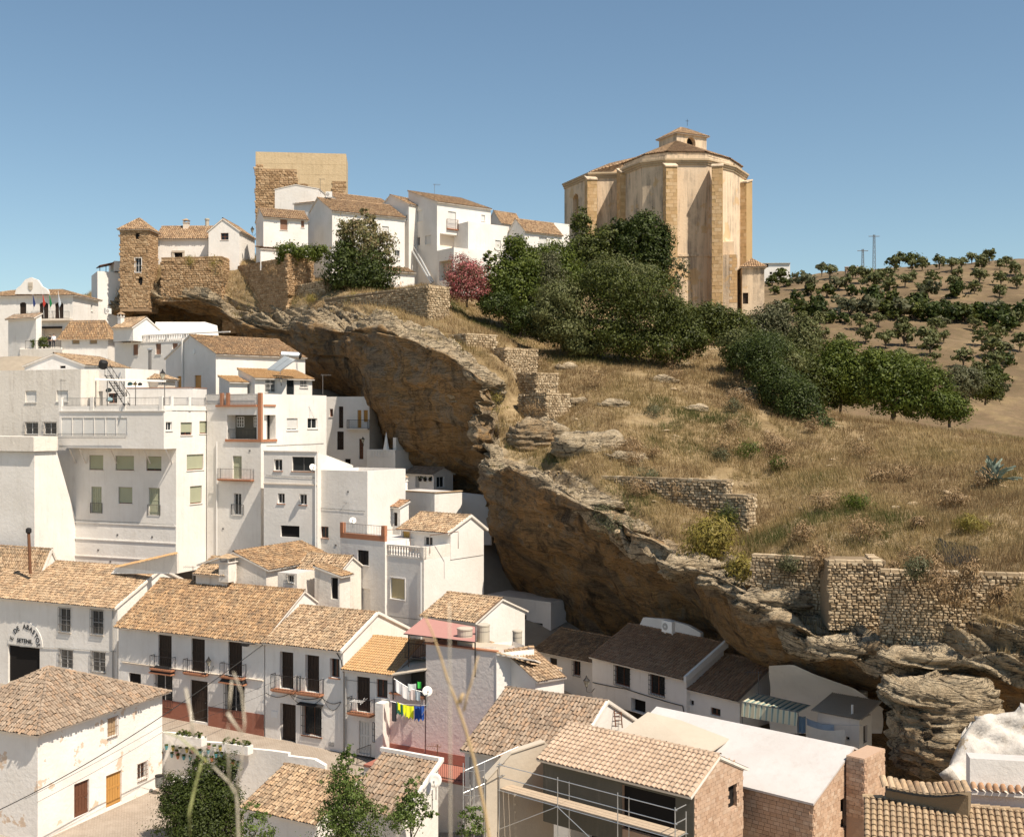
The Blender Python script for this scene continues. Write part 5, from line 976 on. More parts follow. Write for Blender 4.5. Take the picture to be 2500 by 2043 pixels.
# white houses
h = House('house', 'white house with two brown blinds left of the big hilltop gable wall', 'house', (643, 640, 158)); b = Block(h, (643, 158), 65, 625, 752, 527, 680, 'white_clean'); b.op('R', 'blind_brown', 684, 536, 702, 562); b.op('R', 'blind_brown', 735, 536, 743, 556); b.roof('gableR', 'tile_far', zr=(1021.5 - 508) / F * 160, ov=.35, tp=.28, rb=.12)
c_ = Block(h, (636, 155.5), 66, ('m', 3), 700, 606, 660, 'white_clean'); c_.roof('shedR', 'tile_far', pitch=12, ov=.2)
h = House('house', 'white gabled house directly in front of the castle tower', 'house', (776, 530, 170)); b = Block(h, (778, 170), 4, 671, ('m', 6), 460, 560, 'white_clean'); b.roof('gableR', 'tile_far', zr=(1021.5 - 446) / F * 169, ov=.1, og=.05, tr=.52)
c_ = Block(h, (803, 166), 25, 718, ('m', 3), 490, 540, 'white_clean'); c_.roof('shedL', 'tile_far', pitch=13, ov=.25)
h = House('house', 'large white house with shaded grey gable wall behind the tall leafy hilltop tree', 'house', (811, 690, 160)); b = Block(h, (811, 160), 59, 743, 988, 513, 720, 'white_clean'); b.op('R', 'blind_white', 933, 553, 949, 576); b.op('R', WIN, 964, 611, 976, 626); b.roof('gableR', 'tile_far', zr=32.0, ov=.35, og=.15, tp=.27, rb=.115); hx = b
h = House('house', 'white house with a long low roof between the castle tower and the gable house', 'house', (822, 520, 170)); b = Block(h, (824, 171), 55, 776, 955, 486, 540, 'white_clean'); b.op('R', 'blind_brown', 843, 489, 874, 500); b.roof('gableR', 'tile_far', zr=34.6, ov=.3)
h = House('house', 'white gabled house squeezed behind the roof ridge left of the antenna house', 'house', (997, 540, 168)); b = Block(h, (998, 168), 40, 924, ('m', 7), 498, 740, 'white'); b.op('L', WIN, 989, 525, 994, 540); b.roof('gableR', 'tile_far', zr=(1021.5 - 478) / F * 171, ov=.2, tr=.6)
h = House('antenna_house', 'tall white house with grey side wall and roof antenna on the hilltop', 'house', (1067, 700, 165)); b = Block(h, (1067, 165), 53, 997, 1198, 492, 740, 'white'); 
for r in ((1018, 514, 1031, 541), (1038, 575, 1052, 596)): b.op('L', 'blind_white', *r)
b.op('L', WIN, 1015, 579, 1025, 600); b.op('R', 'blind_white', 1094, 517, 1113, 559, sill=0, bal=dict(e=.3, p=.3, h=1.35, m='rust')); b.op('R', 'blind_white', 1175, 525, 1184, 540); b.op('R', 'dark', 1074, 573, 1130, 606, rd=1.0, mat='cream', sill=0, name='loggia'); b.op('R', 'blind_white', 1159, 583, 1181, 607); b.roof('shedR', 'tile_far', zr=34.3, ov=.3, tp=.28, rb=.12); an = b
c_ = Block(h, (1108, 160), 53, 1067, 1205, 604, 720, 'white_clean'); c_.op('L', 'dark', 1072, 636, 1104, 684, rd=.8, mat='raw', sill=0, name='garage'); c_.flat(.5)
d_ = Block(h, (1143, 165), 53, ('m', 4), 1243, 541, 680, 'white_clean'); d_.op('R', 'blind_white', 1209, 587, 1223, 610); d_.flat(.4)
h = House('house', 'low white house with small tile roof and one blind left of the church', 'house', (1281, 650, 166)); b = Block(h, (1281, 166), 55, 1238, 1372, 562, 700, 'white_clean'); b.op('R', 'blind_white', 1316, 579, 1335, 603); b.roof('gableR', 'tile_far', zr=(1021.5 - 538) / F * 169, ov=.3, tp=.28, rb=.12); c_ = Block(h, (1353, 172), 56, ('m', 3), 1390, 544, 660, 'white_clean'); c_.walls(c_.zt)
h = House('house', 'small house roof peeping out behind the antenna house', 'house', (1230, 560, 174)); b = Block(h, (1222, 174), 50, 1190, 1275, 541, 600, 'white'); b.roof('gableR', 'tile_far', zr=(1021.5 - 520) / F * 177)
h = House('annex', 'low white annex with lean-to tile roof at the foot of the hilltop tree', 'annex', (926, 710, 156)); b = Block(h, (926, 155), 62, ('m', 2.5), 1012, 659, 730, 'white_peel'); b.op('R', 'dark', 961, 661, 977, 671); b.roof('shedR', 'tile_far', pitch=18, ov=.35, tp=.28, rb=.12)
mb = MB(); mb.tube([an.L.px(995, 512, .6), an.L.px(1012, 590, .6), an.L.px(1066, 690, .6)], .16, 6); pp = mb.build('downpipe', M['galv'], an.h); mb = MB(); mb.tube([an.L.px(992, 565, 1.0), an.L.px(1015, 605, 1.0), an.L.px(1068, 694, 1.0)], .14, 6); mb.build('downpipe', M['galv'], an.h)
h = House('far_house', 'small distant white house with flat tile roof right of the church', 'house', (1900, 690, 398)); b = Block(h, (1929, 398), 3, 1860, ('m', 10), 642, 712, 'white_clean'); b.op('L', 'dark', 1871, 645, 1876, 653); b.op('L', 'dark', 1879, 664, 1885, 670); b.roof('shedL', 'tile_brown', pitch=7, ov=.5, tp=.4, rb=.18, expo=.6)

# ================================================================== church
def churchplaster():
    b = NB('church_lime_plaster'); c = b.mix(b.noise(.5, 6, rough=.65), (.62, .475, .325), (.73, .58, .415))
    st = b.noise(1.0, 6, b.mapped((.75, .75, .05)), rough=.75, dist=.6); c = b.mix(b.math('MULTIPLY', b.math('MULTIPLY', b.ramp(st, [(.44, 0), (.62, 1)]), b.ramp(b.noise(.22, 5, rough=.7), [(.36, .05), (.58, 1)])), .95), c, (.20, .165, .13))
    c = b.mix(b.ramp(b.noise(.33, 5, rough=.6), [(.6, 0), (.64, .55)]), c, (.55, .35, .15)); b.col(c); b.rough(.95); b.bump(b.noise(3, 6, rough=.7), .4, .1); return b.m
M['church'] = churchplaster(); M['ashlar'] = stonemat('ochre_ashlar', [(.52, .335, .165), (.58, .39, .205), (.44, .285, .14), (.61, .44, .26), (.54, .36, .19)], .3); M['ashlarbed'] = plaster('ashlar_mortar', (.46, .31, .15), .5)
ch = thing('church', 'tall ochre church with buttressed apse, tile roof and small bell tower on the hilltop', 'church', P(1650, 740, 180))
CV = [(1378, 197.5, 40.6), (1440, 188.5, 40.7), (1508, 188.2, 40.6), (1512, 185.2, 40.9), (1568, 178.6, 40.85), (1625, 176.5, 40.9), (1727, 176.8, 40.9), (1790, 181.6, 40.8), (1822, 188, 40.2)]
CV3 = [Vector(((x - CX) / F * d, d, zt)) for x, d, zt in CV]; back = [Vector((CV3[-1].x + 2, 232, 40)), Vector((CV3[0].x + 10, 232, 40))]
facs = []
for a, c in zip(CV3, CV3[1:]): facs.append(Fac((a.x, a.y), (c.xy - a.xy), (c.xy - a.xy).length, 12, min(a.z, c.z)))
o = opening(facs[0], ch, 'dark', 1399, 473, 1412, 560, dict(arch=1.0, rd=.7, mat='ashlarbed', name='arched_window', sill=0)); mb = MB()
for f in facs: wall_mesh(mb, f, .6)
for a, c in ((CV3[-1], back[0]), (back[0], back[1]), (back[1], CV3[0])): mb.poly([(a.x, a.y, 12), (c.x, c.y, 12), (c.x, c.y, c.z), (a.x, a.y, a.z)])
mb.poly([v for v in CV3] + back); mb.build('wall', M['church'], ch)
mb = MB()                                                        # cornice in three steps and a string course
def loopz(pts, o, z0, z1):
    out = []; n = len(pts)
    for i in range(n):
        d0 = (pts[i].xy - pts[i - 1].xy).normalized() if i else (pts[1].xy - pts[0].xy).normalized(); d1 = (pts[i + 1].xy - pts[i].xy).normalized() if i < n - 1 else d0
        nn = (Vector((d0.y, -d0.x)) + Vector((d1.y, -d1.x))); nn = nn / max(.5, nn.dot(Vector((d0.y, -d0.x)))); out.append(pts[i].xy + nn * o)
    for i in range(n - 1): a, c = out[i], out[i + 1]; p, q = pts[i].xy, pts[i + 1].xy; mb.hexa([(a.x, a.y, z0), (c.x, c.y, z0), (q.x, q.y, z0), (p.x, p.y, z0), (a.x, a.y, z1), (c.x, c.y, z1), (q.x, q.y, z1), (p.x, p.y, z1)])
for pts in (CV3[:3], CV3[3:]):
    zt = min(p.z for p in pts) + .004; loopz(pts, .15, zt - .75, zt - .42); loopz(pts, .32, zt - .417, zt - .12); loopz(pts, .5, zt - .117, zt + .15)
mb.build('cornice', plaster('weathered_cornice', (.50, .39, .26), .9, (.14, .11, .085), .6, thr=.42), ch); mb = MB(); loopz(CV3[5:8], .14, 25.2, 25.55); mb.build('string_course', M['church'], ch)
def buttress(x0, x1, D, py_top, py_bot, depth, yaw=0):
    a = P(x0, py_bot, D); c = P(x1, py_bot, D); w = (c - a); w.z = 0; L = w.length; w.normalize(); rot = Matrix.Rotation(R(yaw), 3, 'Z'); w = rot @ w; n = Vector((w.y, -w.x, 0)); zt = -(py_top - CY) / F * D; zb = a.z
    p = lambda u, o, z: Vector((a.x, a.y, z)) + w * u - n * o
    m = MB(); m.hexa([p(0, 0, zb), p(L, 0, zb), p(L, depth, zb), p(0, depth, zb), p(0, 0, zt - .5), p(L, 0, zt - .5), p(L, depth, zt + .4), p(0, depth, zt + .4)]); o = m.build('buttress', M['ashlarbed'], ch)
    m = MB(); m.hexa([p(-.12, -.15, zt - .47), p(L + .12, -.15, zt - .47), p(L + .12, depth, zt + .43), p(-.12, depth, zt + .43), p(-.12, -.15, zt - .25), p(L + .12, -.15, zt - .25), p(L + .12, depth, zt + .65), p(-.12, depth, zt + .65)]); m.build('buttress_cap', M['church'], o)
    lay(o, lambda u, z, k: p(u, -k, z), [(0, zb + .1), (L, zb + .1), (L, zt - .55), (0, zt - .55)], M['ashlar'], .55, .55, 1.15, .03, 120, 'stone_block', 'brick', .03)
    lay(o, lambda u, z, k: p(-k, depth - u, z), [(0, zb + .1), (depth, zb + .1), (depth, zt - .3), (0, zt - .3)], M['ashlar'], .55, .55, 1.15, .03, 60, 'stone_block', 'brick', .03)
    return o
buttress(1434, 1458, 186.5, 432, 640, 2.2, 8); buttress(1515, 1537, 183.2, 415, 620, 2.0, 12); buttress(1626, 1654, 174.3, 400, 700, 2.2, 4); buttress(1738, 1763, 173.6, 400, 752, 3.2, -12); buttress(1801, 1823, 185.2, 442, 720, 3.0, -30)
# roofs
ap = P(1652, 346, 191); E = [v + Vector((0, 0, 1.2)) for v in CV3[3:]]; cen = Vector((sum(v.x for v in E) / len(E), 186, 0)); E = [cen.lerp(v, .93) for v in E]; E = [Vector((v.x, v.y, 41.0)) for v in E]
mb = MB()
for v, w in zip(E, E[1:]): mb.hexa([v, w, w.lerp(ap, .1).xy.to_3d() + Vector((0, 0, 41)), v.lerp(ap, .1).xy.to_3d() + Vector((0, 0, 41)), v + Vector((0, 0, .5)), w + Vector((0, 0, .5)), w.lerp(ap, .1).xy.to_3d() + Vector((0, 0, 41.5)), v.lerp(ap, .1).xy.to_3d() + Vector((0, 0, 41.5))])
mb.build('attic_wall', M['church'], ch); E2 = [Vector((v.x, v.y, 41.55)) for v in E]; E2 = [cen.lerp(v, 1.02) for v in E2]; E2 = [Vector((v.x, v.y, 41.55)) for v in E2]; E2 += [Vector((E2[-1].x - 4, 205, 41.55)), Vector((E2[0].x + 4, 205, 41.55))]
mb = MB(); [mb.poly([v, w, ap]) for v, w in zip(E2, E2[1:] + E2[:1])]; rf = mb.build('roof', M['tile_far'], ch)
for v, w in zip(E2, E2[1:]): tiles([v + Vector((0, 0, .02)), w + Vector((0, 0, .02)), ap + Vector((0, 0, .02))], rf, M['tile_far'], .42, .55, .18)
for v in E2[:-2]: ridge(v, ap, rf, M['tile_far'], .2, .5)
mb = MB(); q = [Vector((CV3[0].x + .5, CV3[0].y + .6, 41)), Vector((CV3[1].x, CV3[1].y + .8, 41)), Vector((CV3[2].x, CV3[2].y + .8, 41)), Vector((CV3[3].x + 4, 196, 45)), Vector((CV3[0].x + 9, 206, 45))]; mb.poly(q); rf2 = mb.build('side_roof', M['tile_far'], ch); tiles([q[1], q[2], q[3], q[4]], rf2, M['tile_far'], .42, .55, .18)
bt_ = Block(ch, (1652, 192.5), 64, ('m', 5.4), 1725, 322, 400, 'church'); f = bt_.R; bt_.op('R', 'dark', 1677, 335, 1698, 366, arch=1.0, rd=.9, sill=0, name='bell_opening'); bt_.roof('hip', 'tile_far', zr=50.2, ov=.4, tp=.4, rb=.17, expo=.5, ridges=True)
mb = MB(); q = P(1678, 308, 197); mb.tube([q, q + Vector((0, 0, 1.2))], .03, 4); mb.tube([q + Vector((-.3, 0, .85)), q + Vector((.3, 0, .85))], .03, 4); mb.build('weather_vane', M['iron'], bt_.rf)
# sacristy at the right and the side tower
sa = Block(ch, (1866, 180), 5, 1812, ('m', 10), 648, 770, 'church'); sa.op('L', 'door', 1813.5, 715, 1827, 742, rd=.4, sill=0); sa.roof('hipR', 'tile_far', zr=sa.zt + 1.3, ov=.4, tp=.36, rb=.16, expo=.5)
s2 = Block(ch, (1800, 177), 10, 1764, ('m', 6), 622, 770, 'church'); s2.walls(s2.zt); s3 = Block(ch, (1792, 179), 10, 1764, ('m', 6), 590, 622, 'church'); s3.walls(s3.zt)
lay(ch, s2.L.pt, [(s2.L.len - 1.2, s2.zb + 2), (s2.L.len, s2.zb + 2), (s2.L.len, s2.zt), (s2.L.len - 1.2, s2.zt)], M['ashlar'], .5, .5, 1.0, .03, 60, 'stone_block', 'brick', .03)

# ================================================================== dry stone walls and ramparts
def dry(label, c, yaw, l, r, top, bot, course=.22, singL=120, singR=150, wl=.22, wr_=.5, mat='drystone', bed='mortar', name='dry_stone_wall', depth=.11, dip=0):
    h = thing(name, label, 'stone wall', P(c[0], bot, c[1])); b = Block(h, c, yaw, l, r, top, bot, bed); b.walls(b.zt)
    for f, s_ in ((b.L, singL), (b.R, singR)):
        lay(h, f.pt, [(0, f.zb), (f.len, f.zb), (f.len, f.zt), (0, f.zt + dip * (f is b.L))], M[mat], course, wl, wr_, depth, s_)
    mb = MB()
    for f in (b.L, b.R):
        u = 0
        while u < f.len:
            w = random.uniform(.35, .7); z = f.zt + random.uniform(0, .05); f.box(mb, u, min(u + w - .03, f.len + .1), f.zt - .05, z + .1, -random.uniform(.4, .55), random.uniform(.04, .12)); u += w
    o = mb.build('coping_stones', M[mat], h, rnd=np.repeat(RNG.random(len(mb.v) // 8), 8)); tag(o, kind='stuff'); return b
dry('long dry stone rampart ending in a tall sunlit corner pier below the hilltop tree', (1046, 127), 46, 792, 1097, 698, 860, singL=150, dip=-.4)
dry('dry stone terrace wall just below the tall corner pier, topmost of the stepped walls', (1139, 118), 50, 1056, 1212, 816, 935)
dry('dry stone terrace wall, second of the stepped walls below the corner pier', (1234, 117), 50, 1198, 1312, 851, 950)
dry('short low dry stone wall in the middle of the stepped walls', (1309, 114), 48, 1263, 1361, 912, 975)
dry('dry stone terrace wall standing on the rock ledge above the cleft', (1334, 109), 48, 1266, 1391, 962, 1060)
dry('long low dry stone wall across the grass slope above the overhang', (1772, 84), 36, 1468, ('m', 1.0), 1175, 1300, .2)
dry('narrow dry stone corner wall behind the yellow bush', (1824, 81), 40, 1765, 1845, 1212, 1360, .2)
dry('dry stone retaining wall left of the projecting stone pier', (2030, 67.5), 30, 1836, ('m', .5), 1368, 1500, .16, 280, 0, .17, .42)
dry('projecting square dry stone pier in the lower retaining wall', (2158, 64), 6, 2024, ('m', 3), 1374, 1540, .16, 300, 60, .17, .42)
dry('long rough dry stone retaining wall at the right edge', (2640, 58.5), 14, 2150, ('m', .5), 1410, 1600, .16, 300, 0, .17, .42)
dry('brown rubble rampart below the carved portal house', (541, 157.5), 8, 394, 560, 628, 735, .3, 200, 60, .3, .7, 'rubble', 'rubblebed', 'rampart')
dry('tall shaded rubble rampart between the gable house and the creeper', (702, 151), 46, 543, ('m', 3), 630, 800, .3, 150, 40, .3, .7, 'rubble', 'rubblebed', 'rampart', .06)
dry('ruined rubble pier with crumbling plaster beside the creeper', (702, 150.5), 30, 700 - 1, 765, 622, 720, .26, 10, 100, .3, .6, 'rubble', 'rubblebed', 'ruined_wall')
dry('low square dry stone block below the ruined rubble pier', (792, 146), 50, 712, 831, 686, 760, .26, 60, 100)
# ================================================================== vegetation
L_DARK = leafmat('dark_leaves', [(.024, .034, .007), (.045, .064, .010), (.085, .108, .02)])
L_GREEN = leafmat('green_leaves', [(.048, .068, .009), (.088, .115, .014), (.15, .175, .026)])
L_MID = leafmat('mid_green_leaves', [(.036, .045, .008), (.07, .084, .015), (.125, .138, .026)])
L_OLIVE = leafmat('olive_leaves', [(.072, .082, .024), (.125, .132, .045), (.20, .20, .08)])
L_GREY = leafmat('grey_green_leaves', [(.075, .08, .035), (.115, .115, .055), (.17, .16, .085)])
L_RUST = leafmat('reddish_leaves', [(.12, .13, .045), (.22, .19, .085), (.27, .18, .10), (.15, .18, .06)])
L_PINK = leafmat('oleander_flowers', [(.33, .08, .085), (.44, .13, .13), (.52, .22, .20), (.045, .07, .02), (.06, .09, .025)])
L_YEL = leafmat('yellow_scrub', [(.20, .17, .03), (.30, .24, .05), (.16, .12, .03), (.36, .28, .08)])
L_DRY = leafmat('dry_scrub_twigs', [(.20, .125, .06), (.30, .19, .09), (.36, .25, .13), (.15, .10, .05)], .1)
L_POP = leafmat('poplar_leaves', [(.07, .11, .02), (.12, .17, .035), (.17, .21, .06), (.045, .075, .018)], .3)
M['bark'] = simple('tree_bark', (.11, .085, .06), .9, var=.3, bump=.4)
def leaf_arrays(blobs, n, size, aspect=.5, clump=.16, shell=.55, droop=.0, up=.0, seed=None):
    vol = np.array([r[0] * r[1] * r[2] for _, r in blobs])**.67; cnt = np.maximum(8, (n * vol / vol.sum()).astype(int)); C = []; NR = []
    for (c, r), k in zip(blobs, cnt):
        r = np.array(r, float); nc = max(10, k // 26); d = RNG.normal(size=(nc, 3)); d /= np.linalg.norm(d, axis=1, keepdims=True); d[:, 2] = np.where(d[:, 2] < -.8, -d[:, 2], d[:, 2])
        lump = .5 + .85 * vn(d * 2.6 + 11 * RNG.random(3)); rad = (shell + (1 - shell) * RNG.random(nc)**.5) * lump
        cc = np.array(c) + d * rad[:, None] * r; i = RNG.integers(0, nc, k); cr = clump * r.mean() * (.6 + .9 * RNG.random(nc))
        g = RNG.normal(size=(k, 3)); p = cc[i] + g * cr[i][:, None] * np.array([1, 1, .7]); C.append(p); nn = d[i] * .7 + g * .45 + RNG.normal(size=(k, 3)) * .45 + np.array([0, 0, up]); NR.append(nn)
    C = np.concatenate(C); N = np.concatenate(NR); N /= np.linalg.norm(N, axis=1, keepdims=True) + 1e-6; m = len(C)
    t = RNG.normal(size=(m, 3)) + np.array([0, 0, -droop]); t -= N * np.sum(t * N, 1, keepdims=True); t /= np.linalg.norm(t, axis=1, keepdims=True) + 1e-6; b = np.cross(N, t); s = size * (.6 + .8 * RNG.random(m))[:, None]
    V = np.stack([C - t * s, C + b * s * aspect, C + t * s, C - b * s * aspect], 1).reshape(-1, 3); Fc = np.arange(m * 4).reshape(-1, 4); return V, Fc, np.repeat(RNG.random(m), 4)
def crown(root, blobs, n, size, mat, name='crown', **k):
    V, Fc, r = leaf_arrays(blobs, n, size, **k); return np_mesh(name, V, Fc, mat, root, r)
def trunk(root, base, tips, r=.18, name='trunk'):
    mb = MB(); base = Vector(base); mid = base + (sum((Vector(t) for t in tips), Vector()) / len(tips) - base) * .38
    mb.tube([base - Vector((0, 0, .4)), base.lerp(mid, .5) + Vector((.05, 0, 0)), mid], r, 6, r * .75)
    for t in tips: q = Vector(t); mb.tube([mid - Vector((0, 0, .1)), mid.lerp(q, .55) + Vector((random.uniform(-.2, .2), 0, .15)), q], r * .6, 5, r * .15)
    return mb.build(name, M['bark'], root)
def bush(name, label, cat, D, blobs_px, n, size, mat, base=None, group=None, depth=.8, tr=.16, **k):
    """blobs_px: (px, py, half width px, half height px[, depth offset m])"""
    bl = []
    for q in blobs_px:
        d = D + (q[4] if len(q) > 4 else 0); s = d / F; bl.append((P(q[0], q[1], d), (q[2] * s * 1.22, q[2] * s * depth * 1.2, q[3] * s * 1.2)))
    lo = max(blobs_px, key=lambda q: q[1] + q[3]); bp = P(*(base or (lo[0], lo[1] + lo[3])), D); root = thing(name, label, cat, bp, group); n = int(n * (2.6 if size > .15 else 1.7)); size *= (.66 if size > .15 else .86)
    trunk(root, bp, [b[0] for b in bl][:5], tr); crown(root, bl, n, size, mat, **k); return root
bush('hilltop_tree', 'tall loose leafy tree with reddish top in front of the white hilltop houses', 'tree', 147, [(880, 575, 42, 45), (845, 575, 22, 36), (925, 615, 38, 40), (905, 545, 16, 26), (880, 640, 55, 40), (893, 520, 10, 14)], 3400, .30, L_RUST, (878, 716), droop=.6)
bush('dark_shrub', 'dark green shrub mass at the foot of the tall hilltop tree', 'shrub', 145, [(845, 665, 45, 42), (910, 672, 50, 40), (840, 625, 28, 32), (880, 690, 60, 28)], 5200, .26, L_DARK, (875, 718))
bush('creeper', 'bright green creeper hanging over the wall between the hilltop houses', 'creeper', 152, [(705, 612, 28, 16), (745, 622, 35, 18), (785, 618, 22, 16), (690, 630, 14, 18)], 2200, .22, L_GREEN)
bush('oleander', 'round pink flowering oleander bush beside the white terrace wall', 'shrub', 137, [(1140, 672, 42, 38), (1140, 705, 44, 34)], 5200, .17, L_PINK, (1140, 742))
bush('fig_tree', 'bright green bushy fig tree right of the pink oleander', 'tree', 139, [(1225, 690, 45, 45), (1260, 620, 34, 36), (1280, 660, 38, 42), (1210, 725, 36, 32), (1265, 715, 52, 50), (1195, 628, 14, 12)], 7500, .26, L_GREEN, (1245, 770))
bush('grey_shrub', 'grey green loose shrub between the fig tree and the church trees', 'shrub', 141, [(1330, 665, 40, 45), (1320, 720, 50, 50), (1300, 770, 45, 35)], 5200, .22, L_GREY, (1320, 800))
bush('church_tree', 'green spreading tree standing in front of the left church bay', 'tree', 158, [(1430, 620, 52, 45), (1485, 600, 45, 38), (1420, 545, 20, 30), (1400, 670, 46, 46), (1470, 650, 60, 42)], 8200, .30, L_MID, (1440, 730))
bush('ivy_tree', 'dark green glossy tree against the church apse', 'tree', 157, [(1575, 560, 42, 36), (1545, 600, 44, 40), (1605, 610, 36, 50), (1590, 660, 45, 45), (1520, 560, 25, 20), (1560, 680, 30, 26)], 8200, .30, L_DARK, (1580, 720))
bush('wispy_tree', 'thin wispy tree with bare branches right of the dark church tree', 'tree', 156, [(1655, 650, 24, 16), (1670, 665, 18, 12), (1650, 690, 20, 18)], 420, .22, L_GREY, (1640, 730))
bush('willow_shrub', 'grey green weeping shrub in the middle of the hedge below the church', 'shrub', 131, [(1370, 735, 48, 42), (1345, 770, 42, 36), (1395, 780, 44, 48), (1370, 812, 50, 26)], 7600, .20, L_OLIVE, (1370, 826), droop=.8)
bush('olive_tree', 'large dark weeping olive tree below the church, largest of the hedge', 'tree', 131, [(1500, 710, 64, 52), (1580, 730, 70, 58), (1480, 790, 60, 62), (1560, 800, 75, 66), (1640, 790, 48, 60), (1450, 690, 40, 36), (1500, 838, 62, 34), (1580, 845, 62, 34), (1635, 840, 40, 34)], 15000, .22, L_MID, (1560, 868), droop=.8)
bush('olive_tree', 'pale topped olive shrub behind the largest hedge tree', 'tree', 140, [(1500, 675, 62, 34), (1560, 690, 55, 34)], 4200, .22, L_OLIVE, (1520, 720), droop=.6)
bush('hedge_shrub', 'dark low shrub at the left foot of the church hedge', 'shrub', 134, [(1215, 750, 38, 28), (1280, 790, 44, 30), (1340, 815, 34, 22)], 4200, .22, L_DARK, (1270, 815))
bush('hedge_shrub', 'dark olive bush below the projecting church buttress', 'shrub', 148, [(1735, 780, 44, 34), (1715, 815, 42, 44), (1790, 810, 50, 40), (1765, 840, 50, 36)], 8200, .26, L_MID, (1750, 865))
bush('hedge_shrub', 'pale grey bush right of the church sacristy door', 'shrub', 150, [(1880, 790, 36, 36), (1850, 815, 44, 40), (1905, 815, 34, 36), (1905, 765, 20, 24)], 6200, .24, L_GREY, (1870, 850))
bush('hedge_shrub', 'grey green rounded bush at the end of the hedge toward the olive hill', 'shrub', 146, [(1965, 835, 38, 52), (1945, 870, 40, 40), (1985, 860, 26, 36)], 4800, .24, L_OLIVE, (1965, 900))
bush('ivy_shrub', 'long dark glossy ivy shrub running down the slope to a point', 'shrub', 113, [(1810, 870, 34, 36, 8), (1860, 890, 48, 48, 6), (1905, 945, 58, 55, 3), (1950, 990, 52, 50, 0), (1990, 1040, 42, 40, -2), (2020, 1065, 26, 20, -3), (1870, 850, 50, 34, 10)], 16000, .17, L_DARK, (1960, 1060), up=.3)
bush('green_tree', 'bright green tree between the ivy shrub and the tree with visible trunk', 'tree', 132, [(2050, 870, 40, 36), (2025, 920, 48, 50), (2080, 930, 46, 52), (2095, 960, 36, 36)], 8200, .24, L_GREEN, (2050, 1005))
bush('carob_tree', 'broad green tree with a dark visible trunk at the edge of the dry grass', 'tree', 121, [(2165, 925, 48, 40), (2220, 925, 52, 40), (2270, 945, 46, 42), (2200, 975, 56, 36), (2145, 950, 36, 34), (2235, 1000, 30, 24), (2130, 880, 24, 24)], 10500, .22, L_GREEN, (2177, 1026), tr=.28)
bush('round_shrub', 'round green shrub at the right end of the grass crest', 'shrub', 116, [(2320, 1000, 38, 32), (2295, 985, 24, 24)], 3400, .2, L_GREEN, (2318, 1034))
bush('scrub', 'brownish grey scrub behind the round green shrub', 'shrub', 150, [(2350, 935, 40, 36), (2330, 960, 30, 24)], 2600, .26, L_GREY, (2350, 975))
bush('round_shrub', 'dark round shrub on the brown slope near the right edge', 'shrub', 160, [(2405, 945, 32, 34), (2420, 925, 18, 18)], 2800, .26, L_MID, (2405, 982))
for lab, D, bl, n, m in (('low grey green bush at the front left of the church hedge', 131, [(1390, 815, 40, 28), (1420, 840, 40, 26)], 3600, L_OLIVE), ('low dark bush at the front right of the church hedge', 130, [(1680, 830, 44, 40), (1640, 855, 40, 26)], 4200, L_MID), ('green bush filling the hedge between the fig tree and the church tree', 150, [(1340, 640, 50, 40), (1370, 690, 60, 50)], 6000, L_GREEN), ('mid green bush between the dark ivy tree and the projecting buttress', 150, [(1650, 775, 44, 36), (1680, 810, 46, 44)], 5200, L_MID), ('olive green bush behind the ivy shrub', 128, [(1840, 858, 56, 34), (1890, 880, 56, 40), (1800, 845, 38, 34)], 7000, L_OLIVE), ('green bush right of the ivy shrub top', 132, [(1960, 920, 50, 50), (2000, 960, 40, 46)], 5200, L_MID), ('bright green bush behind the carob tree', 134, [(2130, 900, 50, 36), (2200, 900, 50, 30)], 4200, L_GREEN)):
    bush('hedge_shrub', lab, 'shrub', D, bl, n, .24, m)
# ---------------------------------------------------------------- olive grove on the far hill
def proto_olive(seed, mat, n=430):
    r = random.Random(seed); bl = [(Vector((r.uniform(-.5, .5), r.uniform(-.4, .4), 1.5 + r.uniform(-.2, .35))), (.75, .75, .62)) for _ in range(3)] + [(Vector((0, 0, 1.15)), (1.2, 1.2, .85))]
    V, Fc, rn = leaf_arrays(bl, n, .2, aspect=.6); me = bpy.data.meshes.new('crown'); me.from_pydata(V.tolist(), [], Fc.tolist()); a = me.attributes.new('rnd', 'FLOAT', 'POINT'); a.data.foreach_set('value', rn.astype(np.float32)); me.materials.append(mat)
    mb = MB(); mb.tube([(0, 0, -.5), (.05, 0, .5), (.1, .05, .95)], .14, 5, .1); mb.tube([(.05, 0, .5), (-.3, .1, 1.2)], .09, 5, .04); mb.tube([(.05, 0, .5), (.4, -.1, 1.25)], .08, 5, .04); m2 = bpy.data.meshes.new('trunk'); m2.from_pydata([tuple(v) for v in mb.v], [], mb.f); m2.materials.append(M['bark']); return me, m2
OLP = [proto_olive(i, L_OLIVE) for i in range(5)]; SHP = [proto_olive(20 + i, m, 420) for i, m in enumerate((L_DARK, L_MID, L_DARK, L_GREY))]
def plant(protos, zx, zy, w, name, label, cat, group, squash=1.0, sink=0):
    px, py = 1840 + zx / 2.894, 560 + zy / 2.894; q = hit(px, py, BV_OL)
    if q is None: q = P(px, py, 405)
    s = (w / 2.894) * q.y / F / 2.05; root = thing(name, label, cat, q - Vector((0, 0, sink * s)), group); a, b = random.choice(protos)
    for nm, me in (('crown', a), ('trunk', b)):
        o = bpy.data.objects.new(nm, me); COL.objects.link(o); o.parent = root
    root.scale = (s, s, s * squash); root.rotation_euler = (0, 0, random.uniform(0, 6.28)); return root
